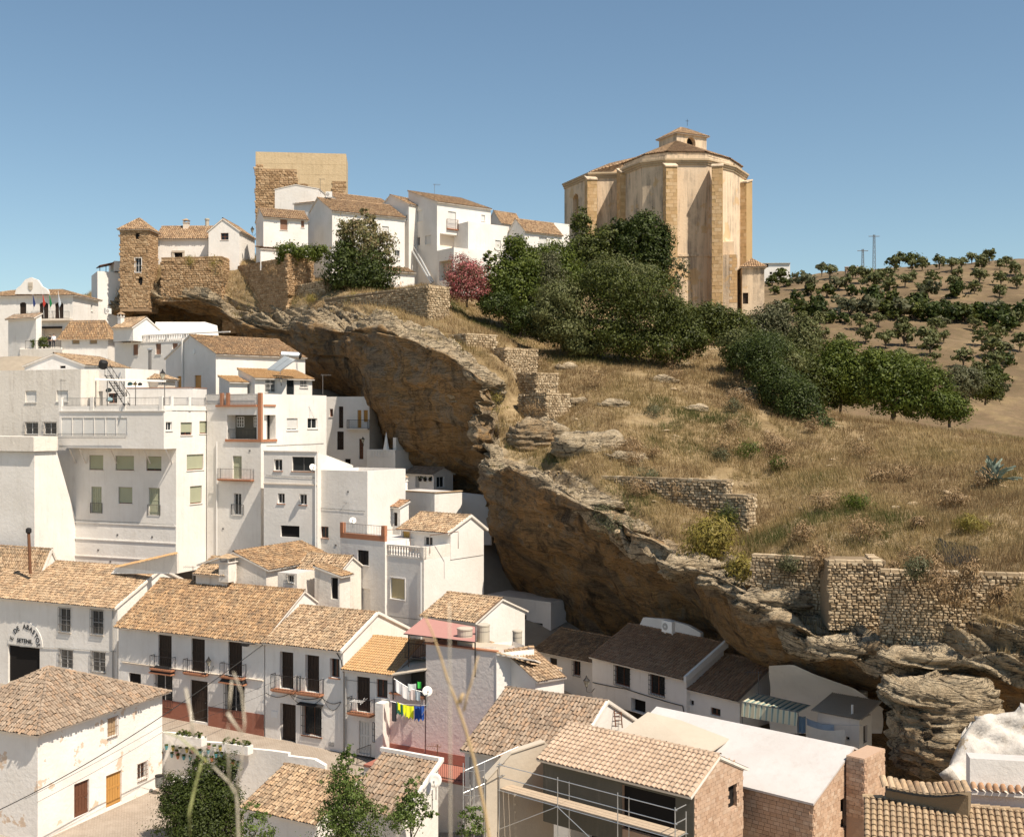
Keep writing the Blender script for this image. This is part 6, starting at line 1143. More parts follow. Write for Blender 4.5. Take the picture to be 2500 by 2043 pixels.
for zx, zy, w in ((1000, 302, 120), (1120, 292, 80), (1190, 292, 95), (1310, 282, 95), (1400, 298, 95), (1470, 286, 85), (1610, 285, 100), (1662, 246, 95), (1740, 284, 70), (1790, 262, 70), (700, 352, 95), (780, 385, 115), (950, 372, 95), (860, 448, 150), (960, 462, 115), (1070, 412, 95), (1120, 372, 75), (1165, 432, 55), (1225, 442, 85), (1262, 392, 95), (1410, 428, 95), (1440, 362, 85), (1560, 458, 95), (1592, 387, 105), (1745, 398, 95), (1740, 484, 90), (540, 352, 100), (650, 432, 100), (465, 704, 110), (750, 714, 115), (880, 692, 95), (795, 804, 125), (1055, 734, 105), (1065, 824, 155), (935, 842, 125), (1035, 938, 95), (1220, 842, 145), (1250, 892, 130), (1280, 946, 75), (1290, 744, 115), (1345, 804, 85), (1485, 972, 125), (1560, 722, 95), (1610, 822, 115), (1590, 1032, 95), (1690, 1022, 155), (1690, 912, 145), (1720, 802, 125), (500, 792, 85), (610, 834, 95), (1850, 330, 95), (1860, 420, 95), (1850, 700, 110), (1880, 860, 120), (1540, 246, 80)):
    plant(OLP, zx, zy, w, 'olive_tree', 'small grey green olive tree ' + ('on the skyline of the brown hill' if zy < 305 else 'in the upper rows of the brown hill' if zy < 500 else 'in the lower field of the brown hill'), 'olive tree', 'olive trees on the brown hill')
for zx, zy, w in ((190, 374, 115), (370, 424, 150), (480, 304, 85), (590, 432, 115), (150, 464, 75), (310, 514, 95), (520, 484, 115), (240, 584, 110), (480, 646, 170), (680, 600, 140), (790, 622, 170), (870, 545, 110), (930, 605, 130), (1050, 632, 170), (1130, 640, 150), (1165, 560, 130), (1290, 644, 150), (1340, 690, 90), (1560, 644, 150), (1720, 690, 160), (1750, 624, 120), (1440, 590, 90), (1880, 640, 150), (1770, 1104, 100), (1620, 1190, 120), (1200, 610, 120), (1240, 650, 110), (1400, 620, 100), (1480, 640, 120), (1630, 650, 120), (1820, 690, 140), (1000, 640, 100), (620, 560, 110), (400, 470, 100), (700, 470, 90), (430, 560, 120), (330, 650, 90), (1780, 720, 130), (1760, 880, 120), (1800, 960, 120), (1700, 1060, 120)) + tuple((random.uniform(250, 1900), random.choice((random.uniform(480, 700), random.uniform(900, 1300), random.uniform(560, 680))), random.uniform(60, 150)) for _ in range(46)) + ((130, 400, 90), (215, 408, 80), (255, 400, 70)):
    plant(SHP, zx, zy, w, 'scrub_bush', 'dark scrub bush ' + ('near the top of the brown hill beside the far house' if zy < 530 else 'in the dark hedge line across the middle of the brown hill' if zy < 900 else 'at the foot of the brown hill'), 'bush', 'dark scrub bushes on the brown hill', 1.0, .55)
q = hit(1840 + 1115 / 2.894, 560 + 262 / 2.894, BV_OL) or P(2225, 650, 400)
rt_ = thing('round_tree', 'round crowned tree standing on the skyline of the brown hill', 'tree', q); s = q.y / F; trunk(rt_, q, [q + Vector((0, 0, 3.2)), q + Vector((1.2, 0, 3.6)), q + Vector((-1.2, 0, 3.4))], .3); crown(rt_, [(q + Vector((0, 0, 20 * s)), (24 * s, 22 * s, 14 * s))], 900, .45, L_MID)
# ---------------------------------------------------------------- grass on the near slope
def scatter(n, g, rows=None):
    a, b = g.shape[:2]; A, B, C_, D_ = g[:-1, :-1], g[1:, :-1], g[1:, 1:], g[:-1, 1:]; ar = np.linalg.norm(np.cross(B - A, D_ - A), axis=-1); cen = (A + C_) / 2; d = np.linalg.norm(cen, axis=-1)
    w = ar / d**1.6; w *= (np.abs(cen[..., 0] / cen[..., 1]) < .5); w = w.ravel() / w.sum(); i = RNG.choice(len(w), n, p=w); ii, jj = np.unravel_index(i, ar.shape); u, v = RNG.random((2, n, 1)); return A[ii, jj] * (1 - u) * (1 - v) + B[ii, jj] * u * (1 - v) + C_[ii, jj] * u * v + D_[ii, jj] * (1 - u) * v
def grass(name, label, pts, blades, hmin, hmax, wid, mat, lean=.5, cn=None):
    n = len(pts); p = np.repeat(pts, blades, 0); m = len(p); d = np.linalg.norm(p, axis=1); hh = RNG.uniform(hmin, hmax, m) * (.55 + .9 * fbm(p * .25, 2)); w = wid * (.5 + d / 160) * RNG.uniform(.7, 1.4, m); off = RNG.normal(0, .16, (m, 2)); p = p.copy(); p[:, :2] += off; p[:, 2] -= .06; a = RNG.uniform(0, 6.283, m)
    wind = fbm(p * .09, 2) * 8; le = np.stack([np.cos(wind), np.sin(wind), np.zeros(m)], -1) * .35 + np.stack([off[:, 0], off[:, 1], np.zeros(m)], -1) * 2 + RNG.normal(0, .35, (m, 3)) * np.array([1, 1, 0]); tip = p + np.stack([np.zeros(m), np.zeros(m), hh], -1) + le * (hh * lean)[:, None]; s = np.stack([np.cos(a), np.sin(a), np.zeros(m)], -1) * w[:, None]; V = np.stack([p - s, p + s, tip], 1).reshape(-1, 3)
    c = np.clip(fbm(pts * .13 + 31, 4) * 1.7 - .35 + RNG.normal(0, .10, n), 0, .999); o = np_mesh(name, V, np.arange(m * 3).reshape(-1, 3), mat, None, np.repeat(np.repeat(c, blades), 3)); tag(o, label, None, None, 'stuff'); return o
def grassmat(name, stops):
    b = NB(name); a = b.n('ShaderNodeAttribute'); a.attribute_name = 'rnd'; c = b.ramp(a.outputs['Fac'], stops); b.col(c); b.rough(.9); t = b.n('ShaderNodeBsdfTranslucent'); b.L(c, t.inputs[0]); x = b.n('ShaderNodeMixShader'); x.inputs[0].default_value = .25; b.L(b.b.outputs[0], x.inputs[1]); b.L(t.outputs[0], x.inputs[2]); b.L(x.outputs[0], b.t.nodes['Material Output'].inputs[0]); return b.m
M['grass'] = grassmat('dry_grass_blades', [(.0, (.09, .11, .03)), (.14, (.17, .15, .055)), (.32, (.29, .21, .09)), (.52, (.43, .32, .16)), (.70, (.20, .125, .06)), (1, (.46, .355, .19))])
gp = scatter(52000, G2[:, jr + 2:-8]); nz = fbm(gp * .16, 3); gp = gp[nz > .30]
tag(grass('dry_grass', 'dry golden grass covering the slope above the cliff', gp, 6, .2, .75, .017, M['grass']), kind='stuff')
gp2 = scatter(1500, G2[:, jr - 26:jr + 6]); nz = fbm(gp2 * .3 + 7, 3); gp2 = gp2[nz > .5]
tag(grass('ledge_grass', 'dry tufts of grass growing on the rock ledges', gp2, 9, .25, .7, .02, M['grass']), kind='stuff')
# ---------------------------------------------------------------- scrub on the slope and walls
def tuft(name, label, cat, px, py, hw, hh, mat, n=700, size=.12, group=None, D=None, aspect=.14, up=0, droop=-1.2):
    q = P(px, py, D) if D else (hit(px, py) or P(px, py, 80)); s = q.y / F; root = thing(name, label, cat, q, group); mb = MB()
    for k in range(5): a = k * 1.26; mb.tube([q - Vector((0, 0, .15)), q + Vector((math.cos(a) * hw * s * .5, math.sin(a) * hw * s * .5, hh * s * 1.2))], .025, 4, .008)
    mb.build('stem', M['bark'], root); crown(root, [(q + Vector((0, 0, hh * s * .8)), (hw * s, hw * s * .8, hh * s))], n, size, mat, 'foliage', aspect=aspect, droop=droop, shell=.3, clump=.3); return root
tuft('yellow_bush', 'large yellow green bush beside the narrow stone corner wall', 'bush', 1735, 1372, 58, 58, L_YEL, 5200, .16, aspect=.22)
tuft('green_bush', 'dark green bush growing between the yellow bush and the stone corner wall', 'bush', 1770, 1300, 36, 40, L_MID, 1500, .14)
tuft('yellow_bush', 'small yellow green bush on the rock lip below the large yellow bush', 'bush', 1810, 1418, 42, 34, L_YEL, 1700, .14, aspect=.22)
for i, (x, y, w, hh) in enumerate(((1560, 1215, 40, 24), (1650, 1225, 42, 30), (1450, 870, 40, 26), (1640, 900, 60, 34), (1720, 880, 50, 34), (1590, 850, 44, 26), (1310, 905, 30, 22), (1450, 950, 40, 26), (2110, 1330, 60, 42), (2240, 1395, 44, 36), (1960, 1330, 40, 30), (1530, 1115, 36, 22), (2330, 1240, 40, 26), (2200, 1180, 44, 26), (2010, 1250, 44, 28), (2100, 1120, 40, 24), (1800, 1000, 44, 26), (1900, 1110, 40, 24))):
    tuft('dry_bush', 'brown dry bush among the grass of the slope', 'bush', x, y, w, hh, L_DRY, 900, .15, 'dry bushes on the grass slope')
for i, (x, y, w, hh, d) in enumerate(((525, 668, 18, 26, 155.5), (548, 700, 20, 30, 155), (575, 745, 22, 34, 152), (862, 750, 18, 20, 138), (662, 672, 16, 14, 149), (1050, 850, 20, 26, 121), (1215, 1010, 26, 34, 107), (1225, 920, 20, 22, 114), (935, 775, 24, 16, 133), (465, 655, 14, 18, 155), (780, 760, 22, 16, 140), (1300, 1010, 24, 18, 108), (760, 740, 14, 12, 144))):
    tuft('wall_tuft', 'tuft of dry yellow grass hanging on the rock face and ramparts', 'grass tuft', x, y, w, hh, L_YEL if i % 3 == 0 else L_DRY, 520, .14, 'dry tufts on the rock face', d)
for x, y, w, hh, d in ((2235, 1420, 36, 40, 59.5), (2290, 1450, 40, 44, 59), (2370, 1430, 34, 36, 58), (2180, 1430, 26, 38, 62), (2330, 1480, 44, 34, 58.5), (1925, 1400, 26, 26, 68.5), (2000, 1400, 30, 44, 66.5), (2440, 1480, 24, 30, 57)):
    tuft('climbing_weed', 'dark straggling weed growing on the lower stone retaining wall', 'weed', x, y, w, hh, L_GREY if x % 2 else L_DRY, 900, .12, 'weeds on the lower retaining wall', d, .2)
for x, y, w, hh, lab in ((1830, 1120, 44, 26, 'fresh green grass clump right of the middle of the slope'), (1905, 1150, 30, 20, 'fresh green grass clump on the slope below the ivy shrub'), (2100, 1245, 44, 20, 'fresh green grass clump above the projecting stone pier'), (2370, 1300, 40, 24, 'fresh green grass clump near the right edge of the slope')):
    tuft('green_tuft', lab, 'grass clump', x, y, w, hh, L_YEL if x == 2370 else L_GREEN, 900, .2, None, None, .1)
for i in range(26): x, y = random.uniform(1450, 2440), random.uniform(900, 1340); tuft('dry_bush', 'brown dry bush among the grass of the slope', 'bush', x, y, random.uniform(24, 50), random.uniform(16, 30), L_DRY if i % 4 else L_GREY, 700, .15, 'dry bushes on the grass slope')
# agave with separate leaves
M['agave'] = simple('agave_leaf', (.20, .24, .19), .5, var=.25)
def agave(label, px, py, L, n, group=None, D=None):
    q = P(px, py, D) if D else (hit(px, py) or P(px, py, 75)); root = thing('agave', label, 'agave', q, group); me = bpy.data.meshes.new('leaf'); mb = MB(); pr = [(0, .10, 0), (.35, .13, .10), (.7, .09, .12), (1, .004, .02)]
    for x, w, z in pr: mb.v += [Vector((x, -w * .8, z + .04)), Vector((x, 0, z - .03)), Vector((x, w * .8, z + .04))]
    for k in range(3): mb.f += [[3 * k, 3 * k + 1, 3 * k + 4, 3 * k + 3], [3 * k + 1, 3 * k + 2, 3 * k + 5, 3 * k + 4]]
    me.from_pydata([tuple(v) for v in mb.v], [], mb.f); me.materials.append(M['agave'])
    for k in range(n):
        o = bpy.data.objects.new('leaf', me); COL.objects.link(o); o.parent = root; o.rotation_euler = (0, -R(random.uniform(12, 78)), k * 2.399); s = L * random.uniform(.75, 1.1); o.scale = (s, s, s); o.location = (0, 0, random.uniform(0, .25))
agave('large blue grey agave with pointed leaves at the right edge of the slope', 2425, 1190, 1.9, 40)
for zx, zy in ((310, 585), (345, 592), (375, 590), (575, 596), (605, 600), (1640, 560), (1700, 565), (1760, 575)):
    q = hit(1840 + zx / 2.894, 560 + zy / 2.894, BV_OL); agave('pale agave in the hedge line across the brown hill', 1840 + zx / 2.894, 560 + zy / 2.894, 2.2, 16, 'agaves on the brown hill', q.y if q else 330)
# prickly plant on the wall corner
q = hit(1190, 795) or P(1190, 800, 128); pp = thing('prickly_pear', 'small prickly pear standing on the slope above the stepped walls', 'cactus', q); mb = MB()
for k in range(14): a = random.uniform(0, 6.28); z = random.uniform(.2, 1.1); mb.lathe(q + Vector((math.cos(a) * .45 * (1.2 - z * .5), math.sin(a) * .3, z)), [(.02, -.2), (.16, -.08), (.2, .05), (.14, .18), (.02, .24)], 6, axis=(random.uniform(-.6, .6), random.uniform(-.5, .5), 1), sx=.25)
mb.build('pads', simple('cactus_pad', (.10, .13, .05), .6), pp)
# ---------------------------------------------------------------- plants at the bottom of the picture
bush('clipped_shrub', 'dark green shrub with three pointed tops in front of the flower pot wall', 'shrub', 68, [(490, 1895, 34, 36), (548, 1885, 28, 40), (432, 1945, 38, 44), (485, 1960, 70, 50), (545, 1955, 42, 54), (490, 2010, 90, 40)], 24000, .085, L_DARK, (490, 2040), up=.8, tr=.1)
bush('poplar', 'young light green poplar in front of the two lower roofs', 'tree', 56.5, [(852, 1835, 14, 24), (840, 1870, 30, 26), (835, 1915, 46, 34), (850, 1965, 60, 36), (820, 1990, 50, 40), (900, 1985, 40, 24), (850, 2050, 80, 50)], 7800, .06, L_POP, (850, 2100), aspect=.75, clump=.13, shell=.25, tr=.09)
bush('poplar', 'small light green poplar top in front of the white gable at the bottom', 'tree', 55.5, [(1008, 1925, 18, 26), (1005, 1965, 34, 30), (985, 2000, 44, 30), (1040, 1985, 20, 16)], 2600, .06, L_POP, (1000, 2100), aspect=.75, clump=.13, shell=.25, tr=.06)
bush('leafy_twigs', 'leafy twigs poking up at the bottom edge beside the scaffold tower', 'shrub', 50, [(1160, 1985, 28, 16), (1150, 2020, 30, 24)], 700, .055, L_POP, (1150, 2080), aspect=.75, tr=.04)
bush('leafy_twigs', 'leafy twigs at the bottom edge left of the small gabled roof', 'shrub', 55, [(610, 1975, 24, 18), (640, 1990, 24, 14), (620, 2030, 40, 30)], 900, .06, L_POP, (610, 2080), aspect=.75, tr=.04)
# dry stalks close to the camera
M['stalk'] = simple('dry_stalk', (.42, .30, .16), .8, var=.2); M['stalk_green'] = simple('green_stalk', (.33, .34, .14), .8); M['stalk_grey'] = simple('grey_stalk', (.50, .44, .34), .8)
def stalk(label, D, paths, m):
    base = P(paths[0][0][0][0], paths[0][0][0][1], D); g = Vector((base.x, base.y, -3.4)); t = thing('dry_stalk', label, 'stalk', g)
    for i, (pts, r0, r1) in enumerate(paths): mb = MB(); mb.tube(([g] if i == 0 else []) + [P(x, y, D) for x, y in pts], r0 * D / F, 6, r1 * D / F); mb.build('stem' if i == 0 else 'branch', m, t, True)
stalk('tall brown dry stalk close to the camera right of the laundry', 2.6, [([(1205, 2120), (1185, 1985), (1157, 1854), (1137, 1781), (1112, 1707), (1092, 1656), (1075, 1600), (1056, 1545), (1036, 1500)], 5.5, 2), ([(1132, 1735), (1140, 1700), (1151, 1665), (1168, 1600)], 3.6, 1.6), ([(1122, 1715), (1127, 1700), (1131, 1692)], 7, 4)], M['stalk'])
stalk('thin upright grey stalk close to the camera beside the red awning', 1.9, [([(1100, 2150), (1099, 1800), (1098, 1600), (1097, 1470)], 2.2, 1.6)], M['stalk_grey'])
stalk('green tinged stalk close to the camera in front of the dark shrub', 2.2, [([(463, 2120), (463, 1983), (475, 1925), (484, 1889), (492, 1860)], 3.8, 2), ([(484, 1889), (507, 1860), (440, 1800), (400, 1785)], 2.2, 1.6)], M['stalk_green'])
stalk('branched grey dry stalk close to the camera in front of the street house', 2.0, [([(584, 2120), (580, 1983), (577, 1939), (560, 1910), (520, 1870)], 3, 2), ([(577, 1939), (590, 1850), (597, 1760), (590, 1690), (570, 1640)], 2.6, 1.8), ([(560, 1910), (555, 1800), (562, 1700), (566, 1660)], 2.6, 1.8), ([(555, 1740), (568, 1760), (590, 1790)], 4, 2.5), ([(472, 1800), (468, 1755), (453, 1679)], 3.5, 2.5)], M['stalk_grey'])
# ================================================================== lettering
def text(root, body, loc, fac, size, m, ang=0.0, name='letter', depth=.02):
    cu = bpy.data.curves.new(name, 'FONT'); cu.body = body; cu.size = size; cu.align_x = 'CENTER'; cu.extrude = depth; tmp = bpy.data.objects.new('tmp', cu); COL.objects.link(tmp)
    me = bpy.data.meshes.new_from_object(tmp.evaluated_get(bpy.context.evaluated_depsgraph_get())); bpy.data.objects.remove(tmp); bpy.data.curves.remove(cu)
    me.materials.clear(); me.materials.append(m); o = bpy.data.objects.new(name, me); COL.objects.link(o); o.parent = root; x = Vector((fac.d.x, fac.d.y, 0)); n = Vector((fac.n.x, fac.n.y, 0)); z = Vector((0, 0, 1))
    r = x * math.cos(ang) + z * math.sin(ang); u = z * math.cos(ang) - x * math.sin(ang); mt = Matrix((r, u, n)).transposed().to_4x4(); mt.translation = Vector(loc) - rootloc(root); o.matrix_basis = mt; return o
M['sign_black'] = simple('sign_black_paint', (.03, .03, .03), .7)
f = mk.L; sg = thing('market_sign', 'arched black lettering DE ABASTOS above SETENIL on the market building', 'sign', f.px(64, 1573)); ca = f.px(62, 1575, .05); rad = 1.38; word = 'E DE ABASTOS'
mb = MB(); pts = [ca + Vector((f.d.x, f.d.y, 0)) * (math.cos(t) * (rad + .62)) + Vector((0, 0, math.sin(t) * (rad + .62))) - Vector((0, 0, .0)) for t in np.linspace(0, math.pi, 20)]; mb.prism(pts, Vector((f.n.x, f.n.y, 0)) * -.045); mb.build('sign_panel', M['white_clean'], sg)
for i, c in enumerate(word):
    t = math.pi * .90 - (math.pi * .86) * i / (len(word) - 1)
    if c != ' ': text(sg, c, ca + Vector((f.d.x, f.d.y, 0)) * math.cos(t) * rad + Vector((0, 0, math.sin(t) * rad)) + Vector((f.n.x, f.n.y, 0)) * .02, f, .56, M['sign_black'], t - math.pi / 2)
text(sg, 'SETENIL', ca + Vector((0, 0, .22)) + Vector((f.n.x, f.n.y, 0)) * .02, f, .5, M['sign_black'], 0, 'lettering')
# ================================================================== fittings
def dish(label, c, r, aim=(.35, -.85, .4), group='satellite dishes on the roofs', pole=1.0):
    c = Vector(c); t = thing('satellite_dish', label, 'satellite dish', c - Vector((0, 0, pole)), group); a = Vector(aim).normalized(); mb = MB()
    mb.lathe(c, [(.02, 0), (r * .5, r * .05), (r * .85, r * .15), (r, r * .22), (r * .99, r * .24), (r * .5, r * .08), (.03, .03)], 18, axis=a); mb.build('reflector', M['dish'], t, True); mb = MB(); mb.tube([c - a * .05, c - a * .12, c - Vector((0, 0, pole)) - a * .12], .03, 5); mb.build('mast', M['galv'], t)
    mb = MB(); q = c + a * r * .95 - Vector((0, 0, r * .25)); mb.tube([c - Vector((0, 0, r * .9)) + a * .15, q], .018, 4); mb.box(q, .05, .05, .05); mb.build('receiver', M['plastic_grey'], t); return t
dish('round white satellite dish hanging over the laundry balcony', P(1043, 1687, 73.6), .33, (.2, -.9, .35)); dish('white dish on the white edged roof corner at the bottom', P(1063, 1904, 58.5), .36, (-.2, -.9, .3)); dish('dark edged dish seen edge on below the other dish at the bottom', P(1050, 1926, 58.2), .36, (-.9, -.3, .3))
dish('white dish on the brown edged balcony', P(861, 1271, 95.2), .3, (.1, -.9, .4), pole=.7); dish('white dish on the plain flat roofed house', P(763, 1141, 97.3), .31, (.5, -.8, .3), pole=.4); dish('white dish beside the iron stair on the big left house', P(294, 917, 107), .42, (-.8, -.5, .3))
def antenna(label, base, h, yagi=1.2, m='iron_grey', n=7, rz=.3):
    base = Vector(base); t = thing('tv_antenna', label, 'antenna', base, 'TV antennas on the roofs'); mb = MB(); mb.tube([base, base + Vector((0, 0, h))], .025, 5); mb.build('mast', M[m], t); mb = MB(); a = Vector((math.cos(rz), math.sin(rz), 0)); b = Vector((-a.y, a.x, 0)); q = base + Vector((0, 0, h * .95)); mb.tube([q - a * yagi * .2, q + a * yagi * .8], .014, 4)
    for k in range(n): p = q + a * yagi * (-.15 + .95 * k / n); mb.tube([p - b * .22 + Vector((0, 0, .1)), p, p + b * .22 - Vector((0, 0, .1))], .01, 4)
    mb.build('aerial', M[m], t)
antenna('tall aerial in front of the pink wall', P(1068, 1935, 64), 2.75, 1.0, 'rust', 7, 2.9); antenna('roof aerial on the antenna house of the hilltop', P(1061, 476, 168), 1.6, 1.2); antenna('aerial above the flat grey white house near the brown edged balcony', P(866, 1262, 97), 1.3, 1.3, 'iron_grey', 9, 3.0); antenna('aerial on the grey rendered house at left', P(149, 1010, 107), 3.3, .6); antenna('aerial behind the market roof', P(471, 1430, 92), 1.6, 1.2, 'iron_grey', 6, 2.8); antenna('aerial in the shade above the dark cave roof', P(1852, 1700, 72), 1.6, 1.1, 'iron_grey', 6, 3.0)
antenna('slim aerial on the castle side white house', P(782, 475, 170), 2.4, .9); antenna('aerial beside the loggia house roof edge', P(788, 962, 108), 1.9, 1.0)
def ac_unit(label, c, d, w=.82, hh=.6):
    c = Vector(c); d = Vector(d).normalized(); n = Vector((d.y, -d.x, 0)); t = thing('air_conditioner', label, 'air conditioner', c, 'air conditioner units'); mb = MB(); z = Vector((0, 0, hh)); q = [c - d * w / 2 + n * .17, c + d * w / 2 + n * .17, c + d * w / 2 - n * .17, c - d * w / 2 - n * .17]; mb.hexa(q + [v + z for v in q]); b = mb.build('casing', M['plastic_white'], t)
    mb = MB(); mb.lathe(c - d * w * .16 + n * .172 + z * .5, [(.25, 0), (.25, .012)], 16, axis=n); mb.build('fan_grille', M['plastic_grey'], b); mb = MB(); mb.lathe(c - d * w * .16 + n * .186 + z * .5, [(.07, 0), (.05, .02)], 10, axis=n); mb.build('fan_hub', M['plastic_white'], b)
    mb = MB(); [mb.box(c + d * s * w * .35 - Vector((0, 0, .05)), .04, .2, .05) for s in (-1, 1)]; mb.build('bracket', M['galv'], t)
ac_unit('air conditioner on the shaded cave house roof', P(1632, 1543, 77.6), cv.L.d.to_3d(), .95, .78); ac_unit('air conditioner on the tall white house left of the tower', P(263, 766, 158), (.5, .85, 0), 1.0, .75); ac_unit('air conditioner on the front terrace of the solar roof house', P(590, 981, 110), (1, .3, 0), .9, .7); ac_unit('air conditioner under the gable beside the castle tower', P(803, 482, 165), (1, 0, 0), .9, .8)
def lantern(label, c, arm, s=1.0, lit=False):
    c = Vector(c); t = thing('wall_lantern', label, 'lantern', c, 'iron wall lanterns'); mb = MB(); mb.lathe(c, [(.06 * s, 0), (.19 * s, .38 * s), (.2 * s, .4 * s)], 6); mb.build('lamp_glass', simple('lantern_glass', (.5, .46, .36), .2), t); mb = MB(); mb.lathe(c + Vector((0, 0, .4 * s)), [(.24 * s, 0), (.1 * s, .16 * s), (.05 * s, .26 * s), (.02 * s, .34 * s)], 6); mb.lathe(c - Vector((0, 0, .06 * s)), [(.02, 0), (.07 * s, .06 * s)], 6)
    for k in range(6): a = k * math.pi / 3; mb.tube([c + Vector((math.cos(a) * .065 * s, math.sin(a) * .065 * s, 0)), c + Vector((math.cos(a) * .2 * s, math.sin(a) * .2 * s, .4 * s))], .012, 3)
    mb.tube([c - Vector((0, 0, .06)), c - Vector((0, 0, .3 * s)), c + Vector(arm) * .6 - Vector((0, 0, .38 * s)), c + Vector(arm) - Vector((0, 0, .1 * s))], .022, 4); mb.build('bracket', M['iron'], t)
lantern('iron lantern on the facade of the long street house', b1.L.px(521, 1622, .5), -Vector((b1.L.n.x, b1.L.n.y, 0)) * .5, .95); lantern('iron lantern on a corner bracket in the shaded alley', P(1432, 1676, 76.5), (.55, .1, 0), 1.05); lantern('iron lantern beside the small hipped pavilion', P(397, 926, 106), (-.1, .5, 0), 1.3); lantern('iron lantern beside the balcony of the cave house', P(886, 1081, 118.6), (0, .6, 0), .9); lantern('iron lantern at the dark alley corner of the gable house', P(616, 568, 160), (.5, 0, 0), 1.2); lantern('iron lantern on the wall of the solar roof house terrace', P(686, 934, 111), (0, .4, 0), .8)
# water tanks
def tank(label, px, py0, py1, D, r):
    a, b = P(px, py1, D), P(px, py0, D); hgt = b.z - a.z; t = thing('water_tank', label, 'water tank', a, 'fibre cement water tanks'); mb = MB(); mb.lathe(a, [(r * .92, 0), (r, hgt * .08), (r, hgt * .88), (r * 1.03, hgt * .9)], 18); mb.build('tank_body', M['tank'], t, False); mb = MB(); mb.lathe(a + Vector((0, 0, hgt * .9)), [(r * 1.07, 0), (r * 1.07, hgt * .07), (r * .8, hgt * .1)], 18); mb.build('tank_lid', M['tank'], t); mb = MB(); mb.lathe(a + Vector((0, 0, hgt * .62)), [(r * 1.015, 0), (r * 1.015, .03)], 18); mb.build('band', M['iron_grey'], t)
tank('beige water tank in front of the red awning', 1135, 1531, 1582, 74.5, .5); tank('beige water tank against the white wall right of the awning', 1180, 1522, 1570, 75.5, .42); tank('grey water tank standing in the shade right of the tiled roof', 1263, 1537, 1585, 79, .33); tank('white water tank in the shade above the corrugated shed', 2105, 1686, 1724, 68, .32)
mb = MB(); t = thing('tank_ledge', 'low masonry ledge carrying the two beige water tanks', 'ledge', P(1150, 1585, 75)); mb.hexa([P(1105, 1600, 73.6), P(1212, 1600, 73), P(1212, 1600, 77), P(1105, 1600, 78)] + [P(1105, 1581, 73.6), P(1212, 1578, 73), P(1212, 1578, 77), P(1105, 1581, 78)]); mb.build('masonry', M['white_old'], t)
# red awning
M['redcloth'] = simple('faded_red_canvas', (.42, .215, .185), .9, var=.06, bump=.2); t = thing('red_awning', 'faded red canvas awning on posts over the small roof terrace', 'awning', P(1040, 1600, 77)); q = [P(986, 1547, 75.2), P(1160, 1568, 72.6), P(1160, 1531, 78.9), P(1034, 1509, 81.5)]; mb = MB(); mb.prism(q, Vector((0, 0, .04))); mb.build('canopy', M['redcloth'], t); mb = MB()
for a, b in zip(q, q[1:] + q[:1]): mb.tube([a, b], .035, 5)
mb.build('canopy_frame', M['iron'], t); mb = MB()
for v in (q[0] + Vector((.3, .2, 0)), q[1]): mb.tube([v, v - Vector((0, 0, 2.2))], .05, 6)
mb.build('post', M['iron'], t); mb = MB(); mb.prism([P(1000, 1607, 77), P(1165, 1620, 74.5), P(1165, 1620, 78), P(1030, 1600, 81)], Vector((0, 0, .05))); mb.build('terrace_floor', M['asphalt'], t); railing([P(989, 1606, 76), P(1035, 1610, 75.2)], 1.0, t, M['iron'], .14)
# bamboo sun blind below the yellow window, fly screens
f = bal.L; t = thing('tilted_blind', 'tilted white slatted sun blind leaning out below the yellow blind window', 'sun blind', f.px(968, 1560)); mb = MB(); mb.prism([f.px(951, 1520, .08), f.px(988, 1524, .08), f.px(984, 1566, .7), f.px(947, 1560, .7)], Vector((0, 0, .03))); mb.build('slatted_panel', M['blind_white'], t); mb = MB(); mb.tube([f.px(988, 1524, .05), f.px(984, 1566, .7)], .02, 4); mb.tube([f.px(951, 1520, .05), f.px(947, 1560, .7)], .02, 4); mb.build('arm', M['iron'], t)
# solar water heater
t = thing('solar_heater', 'solar water heater with sloping panels and horizontal tank on the small roof', 'solar heater', P(690, 905, 116)); mb = MB(); q = [P(653, 903, 112.2), P(684, 907, 112.8), P(722, 880, 117), P(694, 872, 116.5)]; qs = [q[0].lerp(q[1], .48), q[3].lerp(q[2], .48)]; M['panel'] = simple('solar_panel_glass', (.22, .24, .25), .15)
for p in ([q[0], qs[0], qs[1], q[3]], [q[0].lerp(q[1], .52), q[1], q[2], q[3].lerp(q[2], .52)]): m2 = MB(); m2.prism(p, Vector((0, 0, .12))); m2.build('collector_panel', M['panel'], t)
a, b = P(686, 866, 117), P(729, 868, 117.6); ax = (b - a); mb = MB(); mb.lathe(a, [(.2, -.03), (.36, 0), (.36, ax.length), (.2, ax.length + .03)], 14, axis=ax.normalized()); mb.build('tank', M['galv'], t, False); mb = MB(); mb.lathe(b, [(.37, .0), (.37, .2), (.2, .3)], 14, axis=ax.normalized()); mb.build('tank_end_cap', M['iron'], t); mb = MB(); mb.tube([b - ax * .1, P(726, 905, 117.5)], .03, 4); mb.tube([q[1], P(684, 914, 113)], .03, 4); mb.tube([q[2], P(725, 903, 117)], .03, 4); mb.build('frame', M['galv'], t)
